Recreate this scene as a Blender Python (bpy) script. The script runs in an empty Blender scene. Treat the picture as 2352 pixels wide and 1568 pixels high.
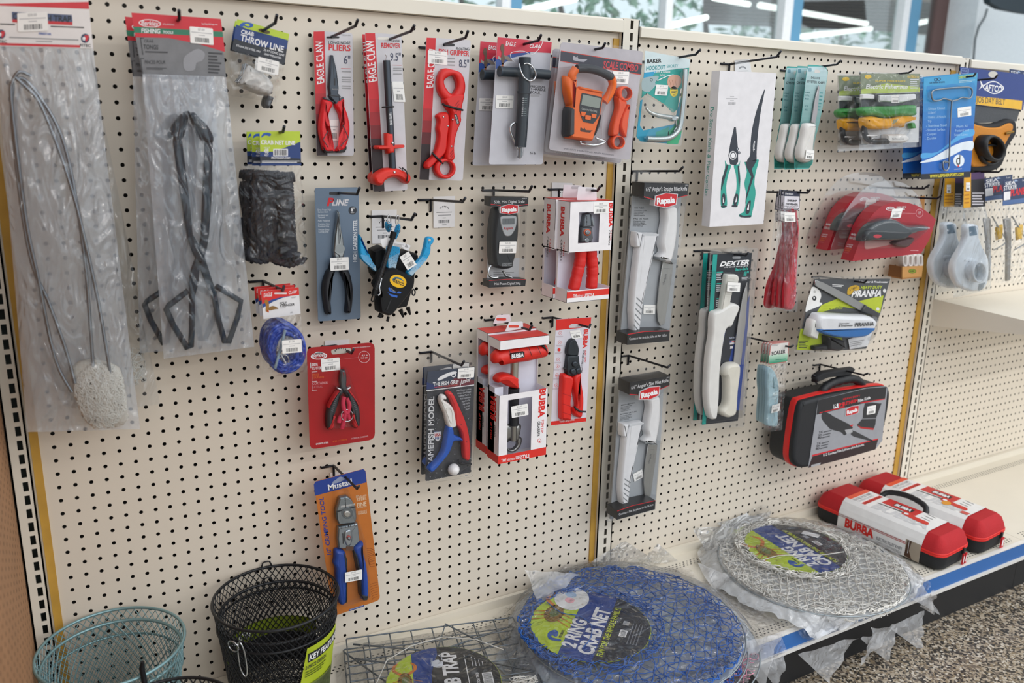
import bpy, math, random
from mathutils import Vector, Matrix, noise
sc = bpy.context.scene
COL = sc.collection
# ---------------------------------------------------------------- camera
CR = ((0.87230013, -0.48859046, 0.01928852), (-0.10636986, -0.22811331, -0.96780668), (0.47726108, 0.84216606, -0.25095454))
CC = Vector((-0.458187, -1.573472, 1.282587)); FPX = 1908.608
cam = bpy.data.objects.new('camera', bpy.data.cameras.new('camera')); COL.objects.link(cam)
cam.matrix_world = Matrix(((CR[0][0], -CR[1][0], -CR[2][0], CC.x), (CR[0][1], -CR[1][1], -CR[2][1], CC.y), (CR[0][2], -CR[1][2], -CR[2][2], CC.z), (0, 0, 0, 1)))
cam.data.sensor_width = 36; cam.data.lens = FPX/2352*36; cam.data.clip_start = .02
cam.data.dof.use_dof = True; cam.data.dof.focus_distance = 1.78; cam.data.dof.aperture_fstop = 3.6
sc.camera = cam
# ---------------------------------------------------------------- light
sc.view_settings.view_transform = 'Standard'; sc.view_settings.look = 'None'
sc.view_settings.gamma = 1; sc.view_settings.use_curve_mapping = False
sc.view_settings.exposure = 0.2
wd = bpy.data.worlds.new('overcast_sky'); sc.world = wd; wd.use_nodes = True
wd.node_tree.nodes['Background'].inputs[0].default_value = (.86, .93, 1, 1)
wd.node_tree.nodes['Background'].inputs[1].default_value = .95
def area(name, loc, sx, sy, watts, col=(1, .965, .93), rot=(0, 0, 0)):
    l = bpy.data.lights.new(name, 'AREA'); l.shape = 'RECTANGLE'; l.size = sx; l.size_y = sy; l.energy = watts; l.color = col
    o = bpy.data.objects.new(name, l); o.location = loc; o.rotation_euler = rot; COL.objects.link(o); return o
for x, y, w in ((2.2, -1.4, 7), (4.6, -1.4, 9), (-.4, -3.4, 12), (2.2, -3.4, 26), (4.6, -3.4, 24), (-.4, -5.4, 26), (2.2, -5.4, 44), (4.6, -5.4, 38), (.2, -7.6, 44), (3.4, -7.6, 50), (2.6, 2.0, 40), (5.4, 2.2, 40)):
    area('ceiling_tube_light', (x, y, 3.1), 2.3, .16, w)
sc.cycles.transparent_max_bounces = 32
sc.cycles.max_bounces = 8
sc.cycles.caustics_reflective = False; sc.cycles.caustics_refractive = False
sc.cycles.sample_clamp_indirect = 4
# ---------------------------------------------------------------- unprojection of photo pixels on real planes
def ray(px, py):
    a = (px-1176)/FPX; b = (py-784)/FPX
    return Vector([CR[0][k]*a+CR[1][k]*b+CR[2][k] for k in range(3)])
def onY(px, py, y=0.): d = ray(px, py); return CC+d*((y-CC.y)/d.y)
def onZ(px, py, z): d = ray(px, py); return CC+d*((z-CC.z)/d.z)
def onX(px, py, x): d = ray(px, py); return CC+d*((x-CC.x)/d.x)
# ---------------------------------------------------------------- materials
def lin(h):
    if not isinstance(h, str): return h
    o = []
    for k in (0, 2, 4):
        c = int(h[k:k+2], 16)/255; o.append(c/12.92 if c <= .04045 else ((c+.055)/1.055)**2.4)
    return tuple(o)
_M = {}
def m(col, rough=.45, metal=0., var=.04, scale=40., bump=0., bscale=200., spec=.5, coat=0., alpha=1., trans=0.):
    key = (col, rough, metal, var, scale, bump, bscale, spec, coat, alpha, trans)
    if key in _M: return _M[key]
    mt = bpy.data.materials.new('finish_'+str(col)); mt.use_nodes = True
    n = mt.node_tree.nodes; l = mt.node_tree.links; b = n['Principled BSDF']
    c = lin(col)
    tc = n.new('ShaderNodeTexCoord'); nz = n.new('ShaderNodeTexNoise'); nz.inputs['Scale'].default_value = scale; nz.inputs['Detail'].default_value = 3
    l.new(tc.outputs['Object'], nz.inputs['Vector'])
    r = n.new('ShaderNodeValToRGB')
    r.color_ramp.elements[0].position = .3; r.color_ramp.elements[1].position = .7
    r.color_ramp.elements[0].color = tuple(max(0, x*(1-var)) for x in c)+(1,)
    r.color_ramp.elements[1].color = tuple(min(1, x*(1+var)) for x in c)+(1,)
    l.new(nz.outputs['Fac'], r.inputs['Fac']); l.new(r.outputs['Color'], b.inputs['Base Color'])
    b.inputs['Roughness'].default_value = rough; b.inputs['Metallic'].default_value = metal
    b.inputs['Specular IOR Level'].default_value = spec; b.inputs['Coat Weight'].default_value = coat
    b.inputs['Alpha'].default_value = alpha; b.inputs['Transmission Weight'].default_value = trans
    if bump:
        n2 = n.new('ShaderNodeTexNoise'); n2.inputs['Scale'].default_value = bscale; n2.inputs['Detail'].default_value = 4
        bp = n.new('ShaderNodeBump'); bp.inputs['Strength'].default_value = bump; bp.inputs['Distance'].default_value = .002
        l.new(tc.outputs['Object'], n2.inputs['Vector']); l.new(n2.outputs['Fac'], bp.inputs['Height']); l.new(bp.outputs['Normal'], b.inputs['Normal'])
    _M[key] = mt; return mt
def plastic(name, haze=.06, gloss=.06, rough=.1, bump=0., bscale=90., tint=(1, 1, 1), hcol=(.94, .95, .97), stretch=(1, 1, 1), fres=.5, tlu=.5):
    if name in _M: return _M[name]
    mt = bpy.data.materials.new(name); mt.use_nodes = True
    n = mt.node_tree.nodes; l = mt.node_tree.links; n.remove(n['Principled BSDF']); out = n['Material Output']
    tr = n.new('ShaderNodeBsdfTransparent'); tr.inputs[0].default_value = tint+(1,)
    df = n.new('ShaderNodeBsdfDiffuse'); df.inputs[0].default_value = hcol+(1,)
    tl = n.new('ShaderNodeBsdfTranslucent'); tl.inputs[0].default_value = hcol+(1,)
    m0 = n.new('ShaderNodeMixShader'); m0.inputs[0].default_value = tlu; l.new(df.outputs[0], m0.inputs[1]); l.new(tl.outputs[0], m0.inputs[2])
    gl = n.new('ShaderNodeBsdfGlossy'); gl.inputs['Roughness'].default_value = rough
    m1 = n.new('ShaderNodeMixShader'); m1.inputs[0].default_value = haze; l.new(tr.outputs[0], m1.inputs[1]); l.new(m0.outputs[0], m1.inputs[2])
    lw = n.new('ShaderNodeFresnel'); lw.inputs['IOR'].default_value = 1.45
    mul = n.new('ShaderNodeMath'); mul.operation = 'MULTIPLY_ADD'; mul.inputs[1].default_value = fres; mul.inputs[2].default_value = gloss; mul.use_clamp = True
    l.new(lw.outputs[0], mul.inputs[0])
    m2 = n.new('ShaderNodeMixShader'); l.new(mul.outputs[0], m2.inputs[0]); l.new(m1.outputs[0], m2.inputs[1]); l.new(gl.outputs[0], m2.inputs[2])
    l.new(m2.outputs[0], out.inputs[0])
    if bump:
        tc = n.new('ShaderNodeTexCoord'); mp = n.new('ShaderNodeMapping'); mp.inputs['Scale'].default_value = stretch
        n2 = n.new('ShaderNodeTexNoise'); n2.inputs['Scale'].default_value = bscale; n2.inputs['Detail'].default_value = 1.5; n2.inputs['Distortion'].default_value = 2.2
        bp = n.new('ShaderNodeBump'); bp.inputs['Strength'].default_value = bump; bp.inputs['Distance'].default_value = .03
        l.new(tc.outputs['Object'], mp.inputs[0]); l.new(mp.outputs[0], n2.inputs['Vector']); l.new(n2.outputs['Fac'], bp.inputs['Height'])
        l.new(bp.outputs['Normal'], gl.inputs['Normal'])
        l.new(bp.outputs['Normal'], lw.inputs['Normal'])
    _M[name] = mt; return mt
CLEAR = plastic('clear_blister_plastic', .008, .006, .06, fres=.3)
CLEAR2 = plastic('thick_clear_plastic', .03, .015, .06, fres=.35)
HAZE = plastic('milky_poly_bag', .05, .06, .1, .85, 17, stretch=(1.6, .6, 1), hcol=(.86, .9, .96), tint=(.95, .97, .99))
HAZE2 = plastic('thin_milky_bag', .04, .06, .1, .85, 17, stretch=(1.6, .6, 1), hcol=(.86, .91, .97), tint=(.94, .97, 1.))
MILK = plastic('cloudy_bag_back', .42, .02, .2, .8, 14, stretch=(2, .3, 1), hcol=(.82, .85, .9), tlu=.2)
FILM = plastic('film_bag', .012, .045, .1, .85, 22)
# ---------------------------------------------------------------- mesh building
def area2(p): return sum(p[i-1][0]*p[i][1]-p[i][0]*p[i-1][1] for i in range(len(p)))/2
def ccw(p): return list(p) if area2(p) > 0 else list(p)[::-1]
def sm(p, n=4, closed=True):
    o = []; L = len(p)
    for i in range(L if closed else L-1):
        if closed: a, b, c, d = p[i-1], p[i], p[(i+1) % L], p[(i+2) % L]
        else: a, b, c, d = p[max(i-1, 0)], p[i], p[i+1], p[min(i+2, L-1)]
        for k in range(n):
            t = k/n
            o.append(tuple(.5*(2*b[q]+(c[q]-a[q])*t+(2*a[q]-5*b[q]+4*c[q]-d[q])*t*t+(3*b[q]-a[q]-3*c[q]+d[q])*t**3) for q in range(len(b))))
    if not closed: o.append(tuple(p[-1]))
    return o
def rr(x0, y0, x1, y1, r, n=4):
    o = []
    for cx, cy, a in ((x1-r, y1-r, 0), (x0+r, y1-r, 90), (x0+r, y0+r, 180), (x1-r, y0+r, 270)):
        for k in range(n+1):
            t = math.radians(a+90*k/n); o.append((cx+r*math.cos(t), cy+r*math.sin(t)))
    return o
def el(cx, cy, rx, ry=None, n=24, a=0):
    ry = rx if ry is None else ry; c, s = math.cos(math.radians(a)), math.sin(math.radians(a)); o = []
    for k in range(n):
        t = 2*math.pi*k/n; x, y = rx*math.cos(t), ry*math.sin(t); o.append((cx+x*c-y*s, cy+x*s+y*c))
    return o
def roundc(p, r, n=4):
    """round the corners of a polygon by distance r (same units)"""
    o = []; L = len(p)
    for i in range(L):
        b = Vector(p[i]); a = Vector(p[i-1]); c = Vector(p[(i+1) % L])
        u = (a-b); w = (c-b); q = min(r, u.length*.45, w.length*.45)
        s = b+u.normalized()*q; e = b+w.normalized()*q
        for k in range(n+1):
            t = k/n; v = s*(1-t)**2+b*2*t*(1-t)+e*t*t; o.append((v.x, v.y))
    return o
def inset(p, r):
    o = []; L = len(p)
    for i in range(L):
        a = Vector(p[i-1]); b = Vector(p[i]); c = Vector(p[(i+1) % L])
        e1 = (b-a); e2 = (c-b)
        if e1.length < 1e-9 or e2.length < 1e-9: o.append(tuple(b)); continue
        e1.normalize(); e2.normalize()
        n1 = Vector((-e1.y, e1.x)); n2 = Vector((-e2.y, e2.x)); s = n1+n2
        if s.length < .3: o.append(tuple(b+n1*r)); continue
        s.normalize(); k = r/max(.5, s.dot(n1)); o.append((b.x+s.x*k, b.y+s.y*k))
    return o
def resample(p, n):
    L = [0.]; q = list(p)+[p[0]]
    for i in range(1, len(q)): L.append(L[-1]+math.dist(q[i-1], q[i]))
    o = []; j = 0
    for k in range(n):
        t = L[-1]*k/n
        while L[j+1] < t: j += 1
        f = (t-L[j])/max(1e-12, L[j+1]-L[j]); o.append(tuple(q[j][a]+(q[j+1][a]-q[j][a])*f for a in range(2)))
    return o
_FC = {}
def text_mesh(s, bold, shear):
    bold = round(bold*.5, 4); return text_mesh_(s, bold, shear)
def text_mesh_(s, bold, shear):
    k = (s, bold, shear)
    if k not in _FC:
        c = bpy.data.curves.new('lettering', 'FONT'); c.body = s; c.offset = bold; c.shear = shear; c.resolution_u = 3; c.size = 1
        o = bpy.data.objects.new('lettering', c); me = bpy.data.meshes.new_from_object(o)
        if bold:
            v0 = text_mesh_(s, 0., shear)[0]; lim = .06+bold
            if v0 and (max(x.co.x for x in me.vertices) > max(p[0] for p in v0)+lim or min(x.co.x for x in me.vertices) < min(p[0] for p in v0)-lim or max(x.co.y for x in me.vertices) > max(p[1] for p in v0)+lim or min(x.co.y for x in me.vertices) < min(p[1] for p in v0)-lim):
                bpy.data.objects.remove(o); bpy.data.meshes.remove(me); bpy.data.curves.remove(c); _FC[k] = text_mesh_(s, round(bold*.5, 4) if bold > .004 else 0., shear); return _FC[k]
        v = [tuple(x.co) for x in me.vertices]; f = [tuple(p.vertices) for p in me.polygons]
        bpy.data.objects.remove(o); bpy.data.meshes.remove(me); bpy.data.curves.remove(c); _FC[k] = (v, f)
    return _FC[k]
class MB:
    def __init__(s, pl=None): s.v = []; s.f = []; s.mi = []; s.sm = []; s.mats = []; s.pl = pl
    def mat(s, mt):
        if isinstance(mt, str): mt = m(mt)
        if mt not in s.mats: s.mats.append(mt)
        return s.mats.index(mt)
    def add(s, V, F, mt, smooth=False):
        b = len(s.v); k = s.mat(mt); s.v += [tuple(x) for x in V]
        for f in F: s.f.append(tuple(b+i for i in f)); s.mi.append(k); s.sm.append(smooth)
    def flat(s, p, h, mt):
        p = ccw(p); s.add([(x, y, h) for x, y in p], [range(len(p))], mt)
    def prism(s, p, h0, h1, mt, side=None):
        p = ccw(p); n = len(p)
        s.add([(x, y, h1) for x, y in p], [range(n)], mt)
        s.add([(x, y, h0) for x, y in p]+[(x, y, h1) for x, y in p], [(i, (i+1) % n, n+(i+1) % n, n+i) for i in range(n)]+[tuple(range(n))[::-1]], side or mt)
    def pillow(s, p, h0, h1, r, mt, k=3, base=.35):
        p = ccw(p); n = len(p); R = [(0, h0), (0, h0+(h1-h0)*base)]
        for q in range(1, k+1):
            t = q/k*math.pi/2; R.append((r*(1-math.cos(t)), h0+(h1-h0)*(base+(1-base)*math.sin(t))))
        V = []; 
        for ri, h in R: V += [(x, y, h) for x, y in (inset(p, ri) if ri else p)]
        F = []
        for a in range(len(R)-1):
            for i in range(n): F.append((a*n+i, a*n+(i+1) % n, (a+1)*n+(i+1) % n, (a+1)*n+i))
        s.add(V, F, mt, True); t = (len(R)-1)*n
        s.add([V[t+i] for i in range(n)], [range(n)], mt)
        if not (hasattr(mt, 'name') and 'plastic' in mt.name): s.add(V[:n], [tuple(range(n))[::-1]], mt)
    def band(s, outer, inner, h0, h1, mt, n=40, r=0.):
        o = resample(ccw(outer), n); q = resample(ccw(inner), n)
        b = min(range(n), key=lambda i: sum(math.dist(o[j], q[(j+i) % n]) for j in range(0, n, 5))); q = q[b:]+q[:b]
        rows = [(o, h0), (o, h1-r)]
        if r: rows += [([tuple(a[t]+(c[t]-a[t])*.25 for t in (0, 1)) for a, c in zip(o, q)], h1), ([tuple(a[t]+(c[t]-a[t])*.75 for t in (0, 1)) for a, c in zip(o, q)], h1)]
        rows += [(q, h1-r), (q, h0)]
        V = []; F = []
        for p, h in rows: V += [(x, y, h) for x, y in p]
        K = len(rows)
        for a in range(K):
            c = (a+1) % K
            for i in range(n): F.append((a*n+i, a*n+(i+1) % n, c*n+(i+1) % n, c*n+i))
        s.add(V, F, mt, bool(r))
    def tube(s, pts, r, mt, n=8, closed=False, flat=1., cap=True):
        P = [Vector(p) for p in pts]; L = len(P)
        rad = r if isinstance(r, (list, tuple)) else [r]*L
        V = []; F = []; up = None
        for i in range(L):
            a = P[i-1] if (i or closed) else P[i]; b = P[(i+1) % L] if (i < L-1 or closed) else P[i]
            t = (b-a); t = t.normalized() if t.length > 1e-9 else Vector((1, 0, 0))
            if up is None:
                up = Vector((0, 0, 1)) if abs(t.z) < .9 else Vector((0, 1, 0))
            if flat != 1.: up = Vector((0, 0, 1))
            x = t.cross(up)
            if x.length < 1e-6: x = t.cross(Vector((.3, 1, .1)))
            x.normalize(); y = x.cross(t).normalized(); up = y
            for k in range(n):
                q = 2*math.pi*k/n; V.append(P[i]+x*(rad[i]*math.cos(q))+y*(rad[i]*flat*math.sin(q)))
        for i in range(L if closed else L-1):
            j = (i+1) % L
            for k in range(n): F.append((i*n+k, i*n+(k+1) % n, j*n+(k+1) % n, j*n+k))
        s.add(V, F, mt, True)
        if not closed and cap: s.add(V[:n]+V[-n:], [range(n), tuple(range(n, 2*n))[::-1]], mt)
    def box(s, a, b, mt):
        (x0, y0, z0), (x1, y1, z1) = a, b
        V = [(x0, y0, z0), (x1, y0, z0), (x1, y1, z0), (x0, y1, z0), (x0, y0, z1), (x1, y0, z1), (x1, y1, z1), (x0, y1, z1)]
        s.add(V, [(3, 2, 1, 0), (4, 5, 6, 7), (0, 1, 5, 4), (1, 2, 6, 5), (2, 3, 7, 6), (3, 0, 4, 7)], mt)
    def sphere(s, c, r, mt, n=16, k=10, sc3=(1, 1, 1)):
        V = []; F = []
        for i in range(k+1):
            t = math.pi*i/k
            for j in range(n):
                q = 2*math.pi*j/n; V.append((c[0]+r*sc3[0]*math.sin(t)*math.cos(q), c[1]+r*sc3[1]*math.sin(t)*math.sin(q), c[2]+r*sc3[2]*math.cos(t)))
        for i in range(k):
            for j in range(n): F.append((i*n+j, (i+1)*n+j, (i+1)*n+(j+1) % n, i*n+(j+1) % n))
        s.add(V, F, mt, True)
    def sheet(s, c, nu, nv, fn, mt):
        """grid over a quad c = tl, tr, br, bl (u, v); fn(a, b, u, v) -> h"""
        V = []; F = []
        for j in range(nv+1):
            b = j/nv
            for i in range(nu+1):
                a = i/nu
                u = (c[0][0]*(1-a)+c[1][0]*a)*(1-b)+(c[3][0]*(1-a)+c[2][0]*a)*b
                v = (c[0][1]*(1-a)+c[1][1]*a)*(1-b)+(c[3][1]*(1-a)+c[2][1]*a)*b
                r = fn(a, b, u, v); V.append((u, v, r) if not isinstance(r, tuple) else r)
        for j in range(nv):
            for i in range(nu):
                q = j*(nu+1)+i; F.append((q+nu+1, q+nu+2, q+1, q))
        s.add(V, F, mt, True)
    def text(s, t, bl, br, tl, h, mt, bold=.012, shear=0., full=False):
        """lettering whose box runs bl -> br along the line and bl -> tl in height"""
        V, F = text_mesh(t, bold, shear)
        if not V: return
        x0 = min(v[0] for v in V); x1 = max(v[0] for v in V); y0 = min(v[1] for v in V) if full else 0.; y1 = max(v[1] for v in V)
        ex = [(br[k]-bl[k])/(x1-x0) for k in (0, 1)]; ey = [(tl[k]-bl[k])/(y1-y0) for k in (0, 1)]
        s.add([(bl[0]+ex[0]*(v[0]-x0)+ey[0]*(v[1]-y0), bl[1]+ex[1]*(v[0]-x0)+ey[1]*(v[1]-y0), h) for v in V], F, mt)
    def build(s, name, parent=None, label=None, kind=None):
        me = bpy.data.meshes.new(name); me.from_pydata(s.v, [], s.f)
        for mt in s.mats: me.materials.append(mt)
        me.polygons.foreach_set('material_index', s.mi); me.polygons.foreach_set('use_smooth', s.sm); me.update()
        o = bpy.data.objects.new(name, me); COL.objects.link(o)
        if parent: o.parent = parent
        if label: o['label'] = label
        if kind: o['kind'] = kind
        return o
def tag(o, label, cat, group=None, kind=None):
    o['label'] = label; o['category'] = cat
    if group: o['group'] = group
    if kind: o['kind'] = kind
    return o
def struct(o, label=None):
    o['kind'] = 'structure'
    if label: o['label'] = label
    return o
class It:
    """a thing hanging in front of the board: local axes u right, v up, h out of its face; crop coordinates of the photo land on its plane"""
    def __init__(s, name, label, cat, crop, base, d, group=None, yaw=0., tilt=0., frame=None):
        s.crop = crop; s.parts = []; s.d = d
        if frame is None:
            O = onY(*s.full(base), -d)
            U = Vector((math.cos(yaw), math.sin(yaw), 0)); N0 = Vector((U.y, -U.x, 0))
            V = (Vector((0, 0, 1))*math.cos(tilt)+N0*math.sin(tilt)).normalized()
        else: O, U, V = frame
        N = U.cross(V)
        s.O, s.U, s.V, s.N = O, U, V, N
        s.root = bpy.data.objects.new(name, None); COL.objects.link(s.root)
        s.root.matrix_world = Matrix(((U.x, V.x, N.x, O.x), (U.y, V.y, N.y, O.y), (U.z, V.z, N.z, O.z), (0, 0, 0, 1)))
        s.root.empty_display_size = .02
        tag(s.root, label, cat, group)
    def full(s, p): return (s.crop[0]+p[0]/s.crop[2], s.crop[1]+p[1]/s.crop[2])
    def w(s, p, h=0.):
        d = ray(*s.full(p)); t = ((s.O+s.N*h-CC).dot(s.N))/d.dot(s.N); return CC+d*t
    def P(s, x, y, h=0.):
        q = s.w((x, y), h)-s.O; return (q.dot(s.U), q.dot(s.V))
    def PP(s, pts, h=0.): return [s.P(x, y, h) for x, y in pts]
    def P3(s, pts): return [s.P(x, y, h)+(h,) for x, y, h in pts]
    def part(s, name, label=None, parent=None, kind=None):
        b = Pt(s); b.meta = (name, label, parent, kind); s.parts.append(b); return b
    def done(s):
        for b in s.parts:
            n, l, p, k = b.meta
            if b.v: b.obj = b.build(n, p.obj if p else s.root, l, k)
        return s
class Pt(MB):
    """a part drawn in crop pixels of its thing"""
    def __init__(s, it): MB.__init__(s); s.it = it
    def card(s, pts, h0, h1, mt, r=0, side=None): s.prism(s.it.PP(roundc(pts, r) if r else pts, h1), h0, h1, mt, side)
    def ink(s, pts, h, mt): s.flat(s.it.PP(pts, h), h, mt)
    def pil(s, pts, h0, h1, r, mt, k=3, base=.35): s.pillow(s.it.PP(pts, h1), h0, h1, r, mt, k, base)
    def ring(s, o, i, h0, h1, mt, r=0., n=40): s.band(s.it.PP(o, h1), s.it.PP(i, h1), h0, h1, mt, n, r)
    def wire(s, pts, r, mt, n=8, closed=False, flat=1.): s.tube(s.it.P3(pts), r, mt, n, closed, flat)
    def t(s, txt, bl, br, tl, h, mt, bold=.012, shear=0., full=False):
        P = s.it.P; s.text(txt, P(*bl, h), P(*br, h), P(*tl, h), h, mt, bold, shear, full)
    def line(s, a, b, w, h, mt):
        (x0, y0), (x1, y1) = s.it.P(*a, h), s.it.P(*b, h); L = math.hypot(x1-x0, y1-y0) or 1; nx, ny = -(y1-y0)/L*w/2, (x1-x0)/L*w/2
        s.flat([(x0+nx, y0+ny), (x1+nx, y1+ny), (x1-nx, y1-ny), (x0-nx, y0-ny)], h, mt)
    def sh(s, c, nu, nv, h, amp, mt, seed=0, bulge=0., freq=(30, 12), edge=True):
        C = s.it.PP(c, h)
        def fn(a, b, u, v):
            w = min(1, 6*min(a, 1-a))*min(1, 8*min(b, 1-b)) if edge else 1
            z = noise.noise(Vector((u*freq[0]+seed*7.1, v*freq[1], seed*3.3)))+.5*noise.noise(Vector((u*freq[0]*2.3, v*freq[1]*2.9+seed, 5.)))
            return h+amp*z*(.3+.7*w)+bulge*math.sin(math.pi*a)**.5*math.sin(math.pi*min(1, b*1.02+.0))**.5 if bulge else h+amp*z*(.3+.7*w)
        s.sheet(C, nu, nv, fn, mt)
def dup(it, label, src, dst, d2, name=None):
    """copy a thing and its parts so that photo point src on it shows at dst, d2 from the board"""
    a = onY(*src, it.O.y if False else -it.d); b = onY(*dst, -d2)
    r = it.root.copy(); COL.objects.link(r); r.location = it.root.location+(b-a); r['label'] = label
    def kids(o, p):
        for ch in [c for c in bpy.data.objects if c.parent == o]:
            c = ch.copy(); COL.objects.link(c); c.parent = p; kids(ch, c)
    kids(it.root, r); return r
def dup_rot(it, label, src, dst, d2, th):
    """copy a thing so that crop point src of it shows at photo point dst, d2 from the board, leaning by th"""
    r = dup(it, label, it.full(src), dst, d2); h = it.P(*src); W_ = onY(*dst, -d2); c_, s_ = math.cos(th), math.sin(th)
    U2 = it.U*c_+it.V*s_; V2 = it.V*c_-it.U*s_; O2 = W_-U2*h[0]-V2*h[1]
    r.matrix_world = Matrix(((U2.x, V2.x, it.N.x, O2.x), (U2.y, V2.y, it.N.y, O2.y), (U2.z, V2.z, it.N.z, O2.z), (0, 0, 0, 1))); return r
WH = m('f4f3f0', .5); INK = m('2a2b2f', .5); GREY = m('9a9a9c', .5)
def sticker(it, tl, tr, bl, h, price='', parent=None):
    """white price label: price line, two faint lines of print and a barcode"""
    b = it.part('price_sticker', None, parent)
    br = (tr[0]+bl[0]-tl[0], tr[1]+bl[1]-tl[1])
    def q(a, c): return (tl[0]+(tr[0]-tl[0])*a+(bl[0]-tl[0])*c, tl[1]+(tr[1]-tl[1])*a+(bl[1]-tl[1])*c)
    b.card([tl, tr, br, bl], h-.0002, h, WH, math.dist(tl, tr)*.05); h += .00012
    if price: b.t(price, q(.36, .2), q(.64, .2), q(.36, .06), h, GREY)
    for y, x0, x1 in ((.3, .06, .94), (.45, .36, .64)): b.ink([q(x0, y), q(x1, y), q(x1, y+.05), q(x0, y+.05)], h, m('bcbcbe', .5))
    rnd = random.Random(int(tl[0]*7+tl[1])); x = .2
    while x < .8:
        w = rnd.choice((.012, .02, .03)); b.ink([q(x, .62), q(x+w, .62), q(x+w, .9), q(x, .9)], h, INK); x += w+rnd.choice((.012, .02, .03))
    return b
def fine(b, x0, y0, x1, y1, n, h, mt, skew=0., jag=.25, seed=1, wd=.5):
    """rows of print too small to read, x0..x1 wide, n rows from y0 to y1; skew = vertical drift to the right end"""
    r = random.Random(seed)
    for k in range(n):
        y = y0+(y1-y0)*k/max(1, n); e = x1-(x1-x0)*jag*r.random(); t = (y1-y0)/max(1, n)*wd; s2 = skew*(e-x0)/(x1-x0)
        b.ink([(x0, y), (e, y+s2), (e, y+s2+t), (x0, y+t)], h, mt)
# ================================================================ THE SETTING
CREAM = m('e2d8c8', .45, var=.025, scale=4); CREAM2 = m('e6dfd0', .4, var=.03, scale=6); DARK = m('15161a', .5); WOOD = m('c79a3f', .6, var=.1, scale=20)
ZT = 1.46; PI_ = .0254; ZD = .155
def pegboard(name, x0, x1, z0, z1, ox, oz, mt, rows, cols, thick=.005, hole=.0036, flip=None, n=10):
    """a sheet with real round holes at every pitch"""
    b = MB(); k = b.mat(mt); kd = b.mat(m('1d1815', .9))  # hole walls coloured near-black for the shade inside the holes
    xs = [x0]+[ox+(i-.5)*PI_ for i in range(cols[0], cols[1]+1)]+[ox+(cols[1]+.5)*PI_, x1]
    def quad(a, c, z_a, z_c):
        if c-a > 1e-5 and z_c-z_a > 1e-5:
            q = len(b.v); b.v += [(a, 0, z_a), (c, 0, z_a), (c, 0, z_c), (a, 0, z_c)]; b.f.append((q, q+1, q+2, q+3)); b.mi.append(k); b.sm.append(False)
    zl, zh = oz-(rows[1]+.5)*PI_, oz-(rows[0]-.5)*PI_
    xl, xh = ox+(cols[0]-.5)*PI_, ox+(cols[1]+.5)*PI_
    quad(x0, x1, z0, zl); quad(x0, x1, zh, z1); quad(x0, xl, zl, zh); quad(xh, x1, zl, zh)
    for j in range(rows[0], rows[1]+1):
        for i in range(cols[0], cols[1]+1):
            cx, cz = ox+i*PI_, oz-j*PI_; q = len(b.v); s = PI_/2
            C = [(cx+s, cz+s), (cx-s, cz+s), (cx-s, cz-s), (cx+s, cz-s)]
            b.v += [(x, 0, z) for x, z in C]
            R = [(cx+hole*math.cos(2*math.pi*t/n+.3), cz+hole*math.sin(2*math.pi*t/n+.3)) for t in range(n)]
            b.v += [(x, 0, z) for x, z in R]+[(x, thick, z) for x, z in R]
            # fan of triangles/quads between square and ring
            def near(t):
                a = (2*math.pi*t/n+.3) % (2*math.pi); return int(a//(math.pi/2))
            for t in range(n):
                u = (t+1) % n; ca, cb = near(t), near(u)
                b.f.append((q+4+t, q+ca, q+4+u)); b.mi.append(k); b.sm.append(False)
                if ca != cb: b.f.append((q+ca, q+cb, q+4+u)); b.mi.append(k); b.sm.append(False)
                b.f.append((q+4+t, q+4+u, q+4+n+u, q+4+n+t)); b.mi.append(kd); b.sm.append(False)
    if flip: b.v = [flip(*v) for v in b.v]
    return b.build(name)
# hung panels of the three bays and the tan board at right angles to them
X1, X2, X3 = -.532, .708, 1.888
pa = pegboard('pegboard_panel', -.518, .687, .15, 1.4832, 0, ZT, CREAM, (0, 50), (-20, 26))
tag(pa, 'cream pegboard panel behind the pliers and the black mesh baskets', 'pegboard', 'cream pegboards of the gondola')
pb = pegboard('pegboard_panel', .734, 1.886, .15, 1.4775, 1.336*PI_, ZT+.002, CREAM, (0, 50), (28, 72))
tag(pb, 'cream pegboard panel behind the fillet knives and the white net', 'pegboard', 'cream pegboards of the gondola')
pc = pegboard('pegboard_panel', 1.93, 3.15, .15, 1.4715, .2*PI_, ZT, CREAM, (0, 50), (76, 122))
tag(pc, 'cream pegboard panel above and below the mid shelf at the far bay', 'pegboard', 'cream pegboards of the gondola')
pd = pegboard('pegboard_panel', 0, 1.1, .1, 1.75, .02, 1.70, m('a87a54', .7, var=.08, scale=9), (0, 60), (0, 41), hole=.0034, flip=lambda x, y, z: (-.5528-y, -x, z))
tag(pd, 'tan unpainted pegboard standing at right angles beside the slotted upright', 'pegboard')
def edge_strip(x0, x1, z0, z1, par):
    b = MB(); b.box((x0, -.0035, z0), (x1, 0, z1), WOOD); o = b.build('edge_strip', par, 'bare yellowish hardboard edge'); return o
edge_strip(-.518, -.5045, .18, 1.46, pa); edge_strip(.672, .687, .18, 1.472, pa); edge_strip(1.864, 1.885, .18, 1.462, pb)
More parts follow.
